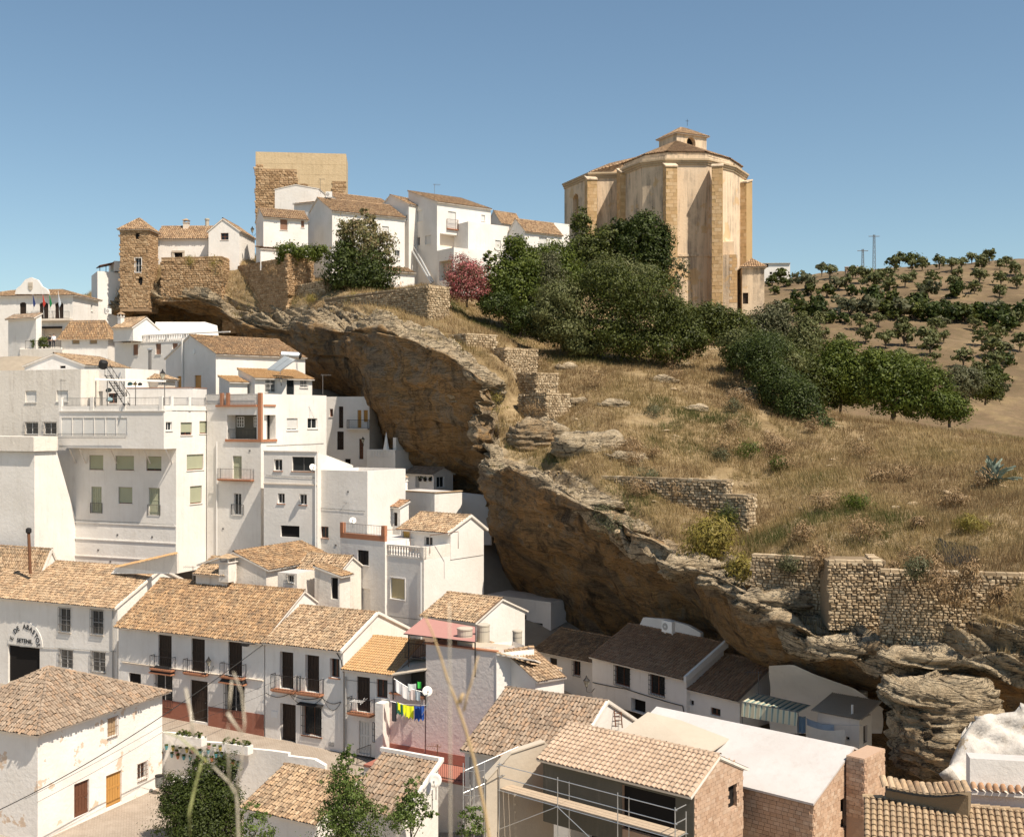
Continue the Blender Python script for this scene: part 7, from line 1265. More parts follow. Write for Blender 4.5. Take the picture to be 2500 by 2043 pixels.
# iron stair on the big left house
t = thing('iron_stair', 'black iron roof stair with railing behind the terrace of the big left house', 'stair', P(280, 990, 105)); a, b = P(256, 915, 108.5), P(304, 990, 101.5); s = Vector((.9, .35, 0)).normalized() * .0 + Vector((.3, .95, 0)).normalized() * .75; mb = MB()
for o in (Vector(), s): mb.tube([a + o, b + o], .05, 5); mb.tube([a + o + Vector((0, 0, .95)), b + o + Vector((0, 0, .95))], .03, 5)
mb.build('stringer', M['iron'], t); mb = MB()
for k in range(12): c = a.lerp(b, (k + .5) / 12); mb.hexa([c + Vector((-.14, -.0, -.02)), c + Vector((.14, 0, -.02)), c + s + Vector((.14, 0, -.02)), c + s + Vector((-.14, 0, -.02)), c + Vector((-.14, 0, .02)), c + Vector((.14, 0, .02)), c + s + Vector((.14, 0, .02)), c + s + Vector((-.14, 0, .02))])
for k in range(0, 13, 2):
    c = a.lerp(b, k / 12)
    for o in (Vector(), s): mb.tube([c + o, c + o + Vector((0, 0, .95))], .018, 4)
mb.build('tread', M['iron'], t); mb = MB(); mb.lathe(P(250, 901, 108.5), [(.2, 0), (.42, .15), (.42, .7), (.3, .85)], 12, axis=(.25, -.2, 1)); mb.build('roof_cowl', M['iron'], t)
t = thing('canopy', 'light corrugated canopy with clutter in the shade behind the terrace railing', 'canopy', P(268, 985, 104)); mb = MB(); mb.prism([P(231, 929, 103), P(405, 933, 103), P(405, 930, 106), P(231, 925, 106)], Vector((0, 0, .06))); mb.build('canopy_sheet', M['white_old'], t); mb = MB()
for x in (234, 262, 303, 331, 402): mb.tube([P(x, 930, 103.2), P(x, 992, 103.2)], .045, 5)
mb.build('post', M['iron_grey'], t)
for i, (x, y, w, c) in enumerate(((318, 941, 12, (.10, .25, .30)), (330, 940, 9, (.45, .35, .12)), (342, 941, 10, (.06, .06, .07)), (266, 957, 14, (.04, .05, .05)), (268, 980, 15, (.25, .38, .42)))): q = P(x, y, 104.2 if i < 3 else 103.5); t2 = thing('stored_bundle', 'cloth covered bundle stored on the roof terrace behind the railing', 'bundle', q, 'bundles on the roof terrace'); mb = MB(); s = w * q.y / F; mb.lathe(q, [(s * .3, 0), (s * .55, s * .15), (s * .5, s * .45), (s * .2, s * .7)], 9, axis=(random.uniform(-.3, .3), 0, 1)); mb.build('cloth_cover', simple('cover_%d' % i, c, .9), t2)
mb = MB(); t = thing('stove_pipe', 'tall dark stove pipe with cowl in front of the grotto house', 'stove pipe', P(366, 930, 118)); mb.tube([P(366, 938, 118), P(366, 856, 118)], .17, 8); mb.build('pipe', M['iron_grey'], t); mb = MB(); mb.lathe(P(366, 857, 118), [(.17, 0), (.3, .12), (.3, .2), (.05, .3)], 10); mb.build('cowl', M['galv'], t)
t = thing('rusty_pipe', 'rust brown vent pipe with dark cap at the far left edge', 'vent pipe', P(72, 1390, 99)); mb = MB(); mb.tube([P(74, 1400, 97), P(70, 1300, 97)], .14, 8); mb.build('pipe', M['rust'], t); mb = MB(); mb.lathe(P(70, 1302, 97), [(.14, 0), (.24, .1), (.24, .4), (.1, .5)], 10); mb.build('cap', M['iron'], t)
# ================================================================== laundry
def cloth(name, label, cat, a, b, drop_, m, group=None, folds=5, amp=.06, n=10, ragged=.0, z0=0):
    a, b = Vector(a), Vector(b); t = (b - a); nn = Vector((t.y, -t.x, 0)).normalized(); v = []; f = []; rows = 6; L = t.length
    for r in range(rows):
        for k in range(n + 1):
            s = k / n; d = drop_ * r / (rows - 1) * (1 - ragged * abs(math.sin(s * 7.3))); v.append(a + t * s + Vector((0, 0, -d + z0 - .08 * L * math.sin(s * math.pi))) + nn * amp * math.sin(s * folds * 6.28) * (.3 + r / rows))
    for r in range(rows - 1):
        for k in range(n): i = r * (n + 1) + k; f.append([i, i + 1, i + n + 2, i + n + 1])
    mb = MB(); mb.v = v; mb.f = f; o = mb.build(name, m, loc=a); mo = o.modifiers.new('thickness', 'SOLIDIFY'); mo.thickness = .012; me = bpy.data.meshes.new_from_object(o.evaluated_get(bpy.context.evaluated_depsgraph_get())); o.modifiers.clear(); o.data = me
    return tag(o, label, cat, group)
fl_ = lambda x, y: P(x, y, 74.4)
wht = simple('white_laundry', (.70, .69, .68), .95); GL = 'laundry on the balcony'
cloth('trousers', 'dark grey trousers hanging at the left end of the lower line', 'laundry', fl_(957, 1712), fl_(968, 1714), 1.25, simple('charcoal_cloth', (.035, .035, .04), .95), GL, 1, .03, 4)
cloth('green_shirt', 'dark green shirt hanging between the trousers and the yellow shirts', 'laundry', fl_(968, 1714), fl_(984, 1720), .85, simple('green_cloth', (.02, .12, .08), .9), GL, 1.5, .04, 6, .3)
cloth('yellow_shirt', 'bright yellow sports shirt left of the second yellow shirt', 'laundry', fl_(970, 1713), fl_(990, 1720), .78, simple('neon_yellow_cloth', (.72, .78, .02), .85), GL, 1.5, .05, 8, .5)
cloth('yellow_shirt', 'bright yellow sports shirt beside the blue shorts', 'laundry', fl_(990, 1720), fl_(1010, 1723), .92, simple('neon_yellow_cloth', (.74, .80, .03), .85), GL, 1.5, .05, 8, .25)
cloth('blue_shorts', 'bright blue garments hanging at the right end of the lower line', 'laundry', fl_(1012, 1722), fl_(1036, 1722), 1.02, simple('blue_cloth', (.03, .09, .34), .85), GL, 3, .05, 12, .2)
gu = lambda x, y: P(x, y, 74.7)
for i, (x0, y0, x1, y1, d, c, lb) in enumerate(((966, 1658, 980, 1668, .75, (.72, .71, .70), 'white towel at the left end of the upper line'), (981, 1669, 1000, 1679, .8, (.70, .68, .66), 'white sheet second on the upper line'), (1001, 1679, 1013, 1684, .7, (.58, .50, .47), 'pinkish cloth on the upper line'), (1014, 1684, 1026, 1689, .6, (.36, .42, .46), 'grey blue cloth on the upper line'), (996, 1668, 1016, 1668, .45, (.60, .64, .62), 'pale green cloth on the back line'), (1019, 1663, 1028, 1664, .42, (.06, .50, .08), 'bright green cloth on the back line'))): cloth('hung_cloth', lb, 'laundry', gu(x0, y0), gu(x1, y1), d, simple('laundry_%d' % i, c, .95), GL, 1.2, .05, 6)
t = thing('clothes_line', 'wire clothes lines across the laundry balcony', 'clothes line', gu(955, 1712)); mb = MB(); mb.tube([fl_(953, 1711), fl_(985, 1718.5), fl_(1040, 1721)], .012, 4); mb.tube([gu(962, 1656), gu(1000, 1680), gu(1038, 1690)], .012, 4); mb.build('wire', M['galv'], t); mb = MB(); mb.tube([P(1040, 1640, 74), P(1041, 1722, 74)], .02, 4); mb.tube([P(1030, 1745, 74), P(1048, 1715, 74)], .02, 4); mb.build('bracket', M['galv'], t)
t = thing('drying_rack', 'folding white drying rack on the small street house balcony', 'drying rack', P(878, 1715, 76)); mb = MB(); f = b3.L
for o in (.15, .3, .45, .6): mb.tube([f.px(866, 1706, o), f.px(894, 1710, o), f.px(900, 1703, o)], .014, 4)
mb.tube([f.px(868, 1706, .1), f.px(868, 1712, .65), f.px(872, 1736, .4)], .014, 4); mb.tube([f.px(892, 1710, .1), f.px(893, 1714, .65), f.px(898, 1700, .4)], .014, 4); mb.build('rack_frame', M['plastic_white'], t)
bl = simple('blue_towel', (.16, .27, .42), .95)
cloth('blue_towel', 'blue towel hanging beside the striped awning', 'laundry', P(1946, 1746, 66), P(1967, 1748, 65.7), .95, bl, 'laundry below the cliff', 2, .05); cloth('blue_towel', 'long pale blue cloth hanging on the line behind the white sheet', 'laundry', P(1970, 1752, 66), P(2036, 1768, 65), .5, simple('pale_blue_cloth', (.34, .45, .60), .95), 'laundry below the cliff', 2, .04); cloth('white_sheet', 'cream sheet hanging on a line in front of the corrugated shed', 'laundry', P(1968, 1768, 64.5), P(2063, 1780, 63), .85, simple('cream_sheet', (.70, .66, .58), .95), 'laundry below the cliff', 1.5, .08, 14)
t = thing('clothes_line', 'sagging wire clothes line below the cliff holding the sheet', 'clothes line', P(1960, 1765, 64.6)); mb = MB(); mb.tube([P(1944, 1744, 66), P(2010, 1768, 65), P(2105, 1770, 63.5)], .012, 4); mb.build('wire', M['galv'], t)
# striped awning
def stripemat():
    b = NB('striped_awning_cloth'); at = b.n('ShaderNodeAttribute'); at.attribute_name = 'rnd'; w = b.math('FRACT', b.math('MULTIPLY', at.outputs['Fac'], 10.0)); c = b.ramp(w, [(0, (.50, .44, .30)), (.34, (.36, .40, .33)), (.5, (.10, .16, .15)), (.66, (.30, .34, .28)), (.8, (.52, .46, .32))], 'CONSTANT'); b.col(c); b.rough(.95); return b.m
t = thing('striped_awning', 'green and cream striped canvas awning with hanging front below the cliff', 'awning', P(1880, 1770, 67)); A, B_, C_, D_ = P(1846, 1692, 70.5), P(1978, 1722, 67.5), P(1948, 1738, 63.5), P(1812, 1712, 66.5); E_, F_ = P(1946, 1772, 63.3), P(1809, 1748, 66.3); v = []; f = []; rn = []; n = 40
for k in range(n + 1):
    s = k / n; wv = Vector((0, 0, .05 * math.sin(s * 62))); wo = Vector((.4, -.9, 0)) * .05 * math.sin(s * 62); v += [A.lerp(B_, s), D_.lerp(C_, s) + wv, F_.lerp(E_, s) + wo]; rn += [s] * 3
for k in range(n): i = 3 * k; f += [[i, i + 3, i + 4, i + 1], [i + 1, i + 4, i + 5, i + 2]]
mb = MB(); mb.v = v; mb.f = f; mb.build('canopy', stripemat(), t, rnd=rn); mb = MB(); mb.tube([A, B_], .03, 4); mb.tube([D_, C_], .03, 4); mb.tube([D_, D_ - Vector((0, 0, 2))], .035, 5); mb.tube([C_, C_ - Vector((0, 0, 2))], .035, 5); mb.build('awning_frame', M['iron_grey'], t)
h = House('corrugated_shed', 'small white shed with corrugated roof at the cliff foot behind the clothes line', 'shed', (2078, 1815, 64)); b = Block(h, (2098, 64), 42, 1996, ('m', 1.6), 1757, 1850, 'white'); b.op('R', 'dark', 2108, 1770, 2118, 1812); b.op('L', 'dark', 2065, 1798, 2074, 1806); b.walls(b.zt); mb = MB(); n = 26
for k in range(n):
    for j in range(5): pass
v = []; f_ = []
for k in range(n * 2 + 1): u = -.3 + (b.LL + .6) * k / (n * 2); zc = b.zt + .1 + .05 * (k % 2); v += [b.p(u, -.35, zc), b.p(u, 2.4, zc + .55)]
for k in range(n * 2): f_.append([2 * k, 2 * k + 2, 2 * k + 3, 2 * k + 1])
mb.v = v; mb.f = f_; mb.build('corrugated_roof', M['raw'], h.root); mb = MB(); mb.tube([P(2081, 1752, 64.5), P(2081, 1719, 64.5)], .07, 8); mb.build('vent_pipe', M['plastic_white'], h.root)
# whitewashed cave wall behind the awnings
h = thing('whitewashed_cave_wall', 'rough whitewashed rock wall in the shade behind the striped awning', 'wall', P(2000, 1740, 75)); g = np.zeros((30, 14, 3))
for i in range(30):
    for j in range(14): s, tt2 = i / 29, j / 13; x = 1880 + 275 * s; top = np.interp(s, [0, .2, .45, .75, 1], [1625, 1622, 1650, 1680, 1730]); y = 1790 + (top - 1790) * tt2; d = 73.5 - 4.2 * s - 3.0 * tt2**2; g[i, j] = P(x, y, d)
g += ((fbm(g * .8, 4) - .5) * .7)[..., None] * np.array([.3, -1, .2]); idx = np.arange(30 * 14).reshape(30, 14); q = np.stack([idx[:-1, :-1], idx[1:, :-1], idx[1:, 1:], idx[:-1, 1:]], -1).reshape(-1, 4); np_mesh('rock_face', g.reshape(-1, 3), q, M['white'], h, smooth=True)
# ================================================================== boulders
def boulder(name, label, c, r, mat, seed, pale=.5, flat=1.0, n=64, stretch=None, rk=1.0):
    u = np.linspace(0, 2 * np.pi, n * 2, endpoint=False); v = np.linspace(-np.pi / 2, np.pi / 2, n); U, V_ = np.meshgrid(u, v, indexing='ij'); d = np.stack([np.cos(V_) * np.cos(U), np.cos(V_) * np.sin(U), np.sin(V_)], -1); dd = np.sign(d) * np.abs(d)**.8; p = dd * np.array(r)
    wp = p + np.array(c); bed = (wp[..., 2] + .16 * wp[..., 0]); bw = bed * 2.1 + (fbm(wp * .3 + seed, 3) - .5) * 2.5; fr = bw - np.floor(bw); ld = fr * (.4 + fbm(np.stack([wp[..., 0] * .5, wp[..., 1] * .5, np.floor(bw) * 3.3], -1), 2)) - .4
    p = wp + d * ((fbm(wp * .35 + seed, 4) - .5) * min(r) * .9 + (fbm(wp * 1.3, 4) - .5) * .55 + ld * .42)[..., None] * rk; a, b = n * 2, n; idx = np.arange(a * b).reshape(a, b); nx = np.roll(idx, -1, 0); q = np.stack([idx[:, :-1], nx[:, :-1], nx[:, 1:], idx[:, 1:]], -1).reshape(-1, 4)
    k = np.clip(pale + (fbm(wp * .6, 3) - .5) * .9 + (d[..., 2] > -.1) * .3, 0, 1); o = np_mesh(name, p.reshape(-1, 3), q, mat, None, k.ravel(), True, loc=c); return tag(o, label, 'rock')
boulder('boulder', 'huge rounded layered boulder bulging below the cliff at lower right', P(2290, 1775, 56.8), (2.5, 2.3, 2.5), M['rock'], 3, .6); boulder('rock_shelf', 'flat layered rock shelf above the huge boulder', P(2290, 1690, 57.2), (2.9, 2.0, .75), M['rock'], 8, .75)
M['limewash'] = plaster('limewashed_rock', (.58, .54, .49), 1.0, (.17, .13, .09), 1.0, patch=(.34, .26, .17), thr=.40)
g = np.zeros((46, 26, 3))
for i in range(46):
    for j in range(26):
        x = 2318 + 400 * i / 45; top = float(np.interp(x, [2318, 2345, 2372, 2410, 2718], [1862, 1800, 1765, 1740, 1722])); bot = float(np.interp(x, [2318, 2360, 2718], [1870, 1925, 1940])); s_ = j / 25; y = bot + (top - bot) * s_; g[i, j] = P(x, y, 51.0 + 2.0 * s_)
g += ((fbm(g * .9 + 5, 5, .6) - .5) * 1.5 + (fbm(np.stack([g[..., 0] * .6, g[..., 1] * .6, (g[..., 2] + .2 * g[..., 0]) * 3.2], -1), 3) - .5) * .8)[..., None] * np.array([.25, -.8, .55]) * np.clip(np.arange(46) / 9, .08, 1)[:, None, None]; idx = np.arange(46 * 26).reshape(46, 26)
o = np_mesh('whitewashed_rock', g.reshape(-1, 3), np.stack([idx[:-1, :-1], idx[1:, :-1], idx[1:, 1:], idx[:-1, 1:]], -1).reshape(-1, 4), M['limewash'], None, smooth=True, loc=g[0, 0]); mo = o.modifiers.new('thickness', 'SOLIDIFY'); mo.thickness = .6; me = bpy.data.meshes.new_from_object(o.evaluated_get(bpy.context.evaluated_depsgraph_get())); o.modifiers.clear(); o.data = me; tag(o, 'whitewashed rock outcrop at the lower right edge', 'rock')
boulder('rock_block', 'layered rock block under the dry stone wall on the ledge', P(1345, 1085, 106), (2.9, 2.4, 1.9), M['rock'], 21, .8); boulder('rock_block', 'dark overhanging rock tooth beside the cleft', P(1300, 1075, 104.5), (2.2, 2.2, 1.9), M['rock'], 27, .25); boulder('rock_block', 'pale rock nose at the edge of the cleft below the stepped walls', P(1160, 955, 112.5), (3.0, 2.5, 1.6), M['rock'], 33, .7); boulder('rock_outcrop', 'small pale outcrop on the grass slope below the ivy shrub', P(1830, 975, 119), (2.6, 1.6, 1.1), M['rock'], 41, .9)
for i, (x, y, s) in enumerate(((1700, 1385, 1.0), (1560, 1300, .9), (1470, 1235, .8), (1900, 1470, 1.1), (2080, 1585, 1.0), (1780, 1420, .9), (2250, 1610, .9))): q = hit(x, y) or P(x, y, 80); boulder('rock_ledge', 'pale layered ledge sticking out along the cliff edge', q + Vector((0, .6, 0)), (s * 2.2, s * 1.3, s * .55), M['rock'], 50 + i, .85, n=30).__setitem__('group', 'layered ledges along the cliff edge')
for x, y, s, lab in ((1440, 1085, 2.3, 'large layered rock standing in the slope right of the cleft'), (1530, 1120, 1.2, 'pale flat rock in the grass above the long low wall'), (1405, 985, 1.1, 'pale flat rock below the lowest stepped wall'), (1500, 990, 1.0, 'low rock shelf in the grass right of the stepped walls'), (1330, 835, .9, 'small pale rock beside the path below the hedge'), (1620, 930, 1.0, 'pale weathered rock in the middle of the upper slope'), (1700, 1000, .9, 'low stony patch of rock in the middle of the slope'), (1380, 900, .9, 'low rock right of the short stepped wall')):
    q = hit(x, y)
    if q: boulder('rock_outcrop', lab, q + Vector((0, .4, -.15 * s)), (s * 1.5, s * 1.1, s * .62), M['rock'], 70 + x, .85, n=30)
# loose stones on the slope
sme = None
for i in range(60):
    x, y = random.uniform(1300, 2450), random.uniform(880, 1340); q = hit(x, y)
    if q is None or q.y > 125: continue
    if sme is None: mb = MB(); mb.lathe((0, 0, 0), [(.3, -.2), (.5, 0), (.4, .25), (.1, .36)], 7); sme = bpy.data.meshes.new('loose_stone'); sme.from_pydata([tuple(v) for v in mb.v], [], mb.f); sme.materials.append(M['drystone'])
    o = bpy.data.objects.new('loose_stone', sme); COL.objects.link(o); o.location = q; s = random.uniform(.25, .7); o.scale = (s * 1.3, s, s * .7); o.rotation_euler = (random.uniform(-.4, .4), random.uniform(-.4, .4), random.uniform(0, 6)); tag(o, 'pale loose stone lying in the dry grass of the slope', 'stone', 'loose stones on the slope')
# ridge of large tiles bottom right
t = thing('tiled_wall_top', 'curved low wall capped with a row of large barrel tiles behind the bottom right roof', 'wall', P(2260, 1950, 47)); tm = None; rowp = [(2163, 1918), (2180, 1921), (2197, 1925), (2213, 1928), (2230, 1931), (2246, 1933), (2262, 1935), (2278, 1936), (2293, 1936), (2308, 1935), (2322, 1934), (2336, 1932), (2350, 1931), (2364, 1931)]
wallrun(t, [(x, y + 10, 47 - i * .12) for i, (x, y) in enumerate(rowp)], .5, -19, 'mortar')
for i, (x, y) in enumerate(rowp):
    if tm is None: v, f = tile_profile(.15, .13, .62, 6); tm = bpy.data.meshes.new('cap_tile'); tm.from_pydata([tuple(a) for a in v], [], f); tm.materials.append(M['tile_light'])
    o = bpy.data.objects.new('cap_tile', tm); COL.objects.link(o); o.parent = t; o.location = P(x, y + 6, 46.8 - i * .12) - t.location; o.rotation_euler = (R(32), 0, R(random.uniform(-6, 6)))
# ================================================================== scaffolding
t = thing('scaffolding', 'galvanised tube scaffolding with plank deck in front of the unfinished brick house', 'scaffold', P(1500, 2000, 49)); f = bk.L; fp = lambda px, z, o: f.pt(f.u(px), z, o); zd = f.z(f.u(1330), 1925); mb = MB(); uA, uB = f.u(1262), f.u(1688); us = [uA, uA + (uB - uA) * .36, uA + (uB - uA) * .7, uB]
zk = zd; top = zk + 1.15
for u in us:
    for o in (1.35, .45): mb.tube([f.pt(u, -24, o), f.pt(u, top + (.12 if o > 1 else -.3), o)], .026, 6)
mb.build('upright', M['galv'], t); mb = MB()
for z, o in ((top, 1.35), (zk + .55, 1.35), (zk - .1, 1.35), (zk - .1, .45)): mb.tube([f.pt(us[0] - .1, z, o), f.pt(us[-1] + .1, z, o)], .022, 5)
for u in (us[0], us[-1]):
    for z in (top, zk + .55, zk - .1): mb.tube([f.pt(u, z, .45), f.pt(u, z, 1.35)], .022, 5)
mb.build('rail', M['galv'], t); mb = MB(); mb.tube([f.pt(us[1], zk - .1, 1.38), f.pt(us[2], zk - 1.9, 1.38)], .02, 5); mb.tube([f.pt(us[0], zk - 2, 1.38), f.pt(us[1], zk - .1, 1.38)], .02, 5); mb.build('brace', M['galv'], t)
M['plank'] = simple('weathered_planks', (.42, .33, .24), .9, var=.2, bump=.3)
for k in range(3):
    for s in range(3): mb = MB(); u0, u1 = us[s] + .02, us[s + 1] - .02; mb.hexa([f.pt(u0, zk - .07, 1.33 - k * .29), f.pt(u1, zk - .07, 1.33 - k * .29), f.pt(u1, zk - .07, 1.06 - k * .29), f.pt(u0, zk - .07, 1.06 - k * .29), f.pt(u0, zk - .02, 1.33 - k * .29), f.pt(u1, zk - .02, 1.33 - k * .29), f.pt(u1, zk - .02, 1.06 - k * .29), f.pt(u0, zk - .02, 1.06 - k * .29)]); mb.build('plank', M['plank'], t)
t = thing('scaffold_tower', 'narrow galvanised scaffold tower beside the raw rendered wall', 'scaffold', P(1155, 2000, 52)); mb = MB(); T = lambda x, y, d: P(x, y, d)
for x, d in ((1131, 53), (1157, 51.5), (1183, 53.5), (1157, 55)): mb.tube([T(x, 2120, d), T(x, 1862, d)], .024, 6)
mb.build('upright', M['galv'], t); mb = MB()
for y in (1880, 1920, 1940, 1975):
    mb.tube([T(1131, y, 53), T(1157, y + 3, 51.5)], .02, 5); mb.tube([T(1157, y + 3, 51.5), T(1183, y, 53.5)], .02, 5)
mb.tube([T(1131, 1882, 53), T(1265, 1822, 55)], .025, 5); mb.tube([T(1131, 1935, 53), T(1183, 1912, 53.5)], .02, 5); mb.build('rail', M['galv'], t)
t = thing('ladder', 'wooden ladder leaning on the white gable of the big old roof', 'ladder', big.R.px(1497, 1771, .1)); f = big.R; mb = MB(); a0, a1, c0, c1 = f.px(1490, 1772, .35), f.px(1497, 1733, .06), f.px(1506, 1774, .35), f.px(1513, 1731, .06); mb.tube([a0, a1], .035, 4); mb.tube([c0, c1], .035, 4); mb.build('rail', M['wood_brown'], t); mb = MB(); [mb.tube([a0.lerp(a1, k / 5), c0.lerp(c1, k / 5)], .022, 4) for k in range(1, 5)]; mb.build('rung', M['wood_brown'], t)
# ================================================================== flower pots, planters, bench, bin
PC = [simple('pot_%d' % i, c, .6) for i, c in enumerate(((.45, .19, .09), (.10, .30, .32), (.55, .42, .12), (.20, .36, .38), (.50, .30, .26), (.60, .58, .5)))]; PN = ['terracotta', 'teal', 'mustard', 'blue green', 'pinkish', 'white']; pmesh = []
for i in range(6): mb = MB(); mb.lathe((0, 0, 0), [(.07, -.12), (.11, .08), (.13, .08), (.13, .12)], 8); me = bpy.data.meshes.new('pot'); me.from_pydata([tuple(v) for v in mb.v], [], mb.f); me.materials.append(PC[i]); pmesh.append(me)
V, Fc, rn = leaf_arrays([(Vector((0, 0, .2)), (.16, .16, .13))], 46, .05, aspect=.7); pfol = bpy.data.meshes.new('flowers'); pfol.from_pydata(V.tolist(), [], Fc.tolist()); a = pfol.attributes.new('rnd', 'FLOAT', 'POINT'); a.data.foreach_set('value', rn.astype(np.float32)); pfol.materials.append(L_GREEN)
for i, (zx, zy) in enumerate(((1210, 895), (1255, 840), (1310, 850), (1300, 905), (1340, 885), (1370, 862), (1350, 918), (1400, 925), (1425, 865), (1455, 930), (1472, 868), (1460, 905), (1515, 935), (1535, 880), (1575, 945), (1605, 875), (1610, 835), (1655, 845), (1635, 940), (1670, 905), (1705, 850), (1715, 905), (1695, 965), (1745, 965), (1810, 970), (1860, 980))):
    px, py = 40 + zx / 3.426, 1580 + zy / 3.426; d = float(np.interp(px, [380, 660], [78.6, 74.9])) - .18; q = P(px, py, d); k = i % 6; t = thing('flower_pot', PN[k] + ' flower pot with leaves hung on the white retaining wall', 'flower pot', q, 'flower pots on the retaining wall')
    for nm, me in (('pot', pmesh[k]), ('plant', pfol)): o = bpy.data.objects.new(nm, me); COL.objects.link(o); o.parent = t
for x0, y0, x1, y1, lab in ((438, 1801, 504, 1818, 'white planter box with green plants on the left part of the retaining wall'), (554, 1813, 617, 1838, 'white planter box with green plants on the right part of the retaining wall')):
    d0, d1 = np.interp(x0, [380, 660], [78.3, 74.6]), np.interp(x1, [380, 660], [78.3, 74.6]); a, b = P(x0, y1 - 9, d0), P(x1, y1, d1); n = Vector((-.45, -.89, 0)) * .5; hgt = Vector((0, 0, .55)); t = thing('planter', lab, 'planter', a); mb = MB(); mb.hexa([a + n, b + n, b - n * .1, a - n * .1] + [v + hgt for v in (a + n, b + n, b - n * .1, a - n * .1)]); mb.build('box', M['white_clean'], t)
    crown(t, [(a.lerp(b, s) + n * .5 + hgt + Vector((0, 0, .12)), (.28, .2, .22)) for s in (.1, .3, .45, .75, .9)], 1200, .06, L_GREEN, 'plants', up=.8)
t = thing('bench', 'white slatted bench against the retaining wall beside the dark shrub', 'bench', P(434, 1930, 77)); B0, B1 = P(412, 1928, 76.6), P(462, 1934, 75.5); dv = (B1 - B0).normalized(); nv = Vector((-dv.y, dv.x, 0)); mb = MB()
for s in (0, 1): q = B0.lerp(B1, s); mb.tube([q - nv * .25, q - nv * .25 + Vector((0, 0, .65))], .03, 4); mb.tube([q + nv * .2, q + nv * .3 + Vector((0, 0, .95))], .03, 4); mb.tube([q - nv * .25 + Vector((0, 0, .62)), q + nv * .25 + Vector((0, 0, .62))], .025, 4)
mb.build('frame', M['iron'], t)
for k in range(4): mb = MB(); o = -nv * .22 + nv * .13 * k + Vector((0, 0, .43)); mb.tube([B0 + o, B1 + o], .045, 4); mb.build('slat', M['plastic_white'], t)
for k in range(4): mb = MB(); o = nv * (.22 + .02 * k) + Vector((0, 0, .55 + .12 * k)); mb.tube([B0 + o, B1 + o], .04, 4); mb.build('slat', M['plastic_white'], t)
t = thing('litter_bin', 'grey metal litter bin at the corner of the peeling white house', 'bin', P(388, 1921, 76.5)); q = P(388, 1921, 76.5); mb = MB(); mb.lathe(q, [(.2, 0), (.24, .1), (.25, .72), (.25, .75)], 14); mb.build('body', simple('bin_metal', (.20, .20, .19), .5, .4), t); mb = MB(); mb.lathe(q + Vector((0, 0, .74)), [(.27, 0), (.27, .08), (.12, .1)], 14); mb.build('rim', M['iron'], t); mb = MB(); mb.tube([q + Vector((.3, 0, 0)), q + Vector((.3, 0, .9))], .025, 5); mb.build('post', M['iron'], t)
# lower right: closed parasol, hanging pots on the cave house
q = P(943, 1100, 118.8); t = thing('parasol', 'closed white parasol on the shaded cave terrace', 'parasol', q); mb = MB(); mb.lathe(q, [(.30, .0), (.34, .1), (.22, .7), (.1, 1.5), (.03, 1.85)], 9); mb.build('folded_canopy', M['plastic_white'], t); mb = MB(); mb.tube([q - Vector((0, 0, .9)), q + Vector((0, 0, 1.95))], .03, 6); mb.build('pole', M['plastic_grey'], t)
for x in (1028, 1040, 1052): q = P(x, 1171, 114); q = pot.L.px(x, 1171, .15); t = thing('hanging_pot', 'dark plant pot hung in a row of three on the cave house wall', 'flower pot', q, 'pots on the shaded cave house'); mb = MB(); mb.lathe(q, [(.12, -.15), (.2, .12)], 8); mb.build('pot', M['iron'], t); crown(t, [(q + Vector((0, 0, .2)), (.22, .2, .18))], 60, .08, L_DARK, 'plant')
# line of tiny flags of water pipes on the terrace: two rusty frames
t = thing('awning_frame', 'bare rusty iron awning frames standing on the balustrade terrace', 'awning frame', P(990, 1340, 92.5)); mb = MB(); f = bal.L
for a, b, c, d in (((918, 1295), (918, 1345), (955, 1296), (955, 1352)), ((1037, 1308), (1037, 1352), (1073, 1303), (1073, 1345))): p0, p1, p2, p3 = f.px(*a, -.6), f.px(*b, -.6), f.px(*c, -2.2), f.px(*d, -2.2); mb.tube([p1, p0, p2, p3], .03, 5)
mb.build('frame', M['rust'], t)
# ================================================================== cables
def cable(label, pts, r=.018, sag=0.0, group='overhead cables', m='cable'):
    p = [Vector(q) for q in pts]; out = []
    for a, b in zip(p, p[1:]):
        for k in range(10): s = k / 10; out.append(a.lerp(b, s) - Vector((0, 0, sag * 4 * s * (1 - s))))
    out.append(p[-1]); mb = MB(); mb.tube(out, r, 5); o = mb.build('cable', M[m], loc=p[0]); return tag(o, label, 'cable', group)
e0 = b2.L.px(648, 1572, .3)
cable('thick black cable slanting from the street houses down to the lower left edge', [e0, P(294, 1813, 70.5), P(-20, 1985, 62)], .028, .15); cable('thin cable slanting down just below the thick black cable', [b2.L.px(700, 1650, .2), P(399, 1768, 74), P(60, 1950, 64)], .011, .1); cable('thin cable, lowest of the slanting cables at bottom left', [b2.L.px(655, 1690, .2), P(399, 1785, 73.5), P(90, 1958, 65)], .011, .1)
cable('black cable bundle under the eaves of the street houses', [b1.L.px(300, 1530, .1), b1.L.px(470, 1546, .1), b1.L.px(643, 1568, .12), b2.L.px(660, 1563, .12), b2.L.px(820, 1582, .12), b2.L.px(835, 1610, .1), b2.L.px(840, 1640, .08)], .04, .04, 'facade cables'); cable('looping black cable festooned across the two balcony house', [b2.L.px(650, 1690, .06), b2.L.px(708, 1692, .08), b2.L.px(786, 1700, .08), b2.L.px(832, 1712, .06)], .022, .28, 'facade cables'); cable('second looping cable hanging lower on the two balcony house', [b2.L.px(708, 1692, .09), b2.L.px(790, 1700, .1), b2.L.px(834, 1712, .08)], .018, .75, 'facade cables')
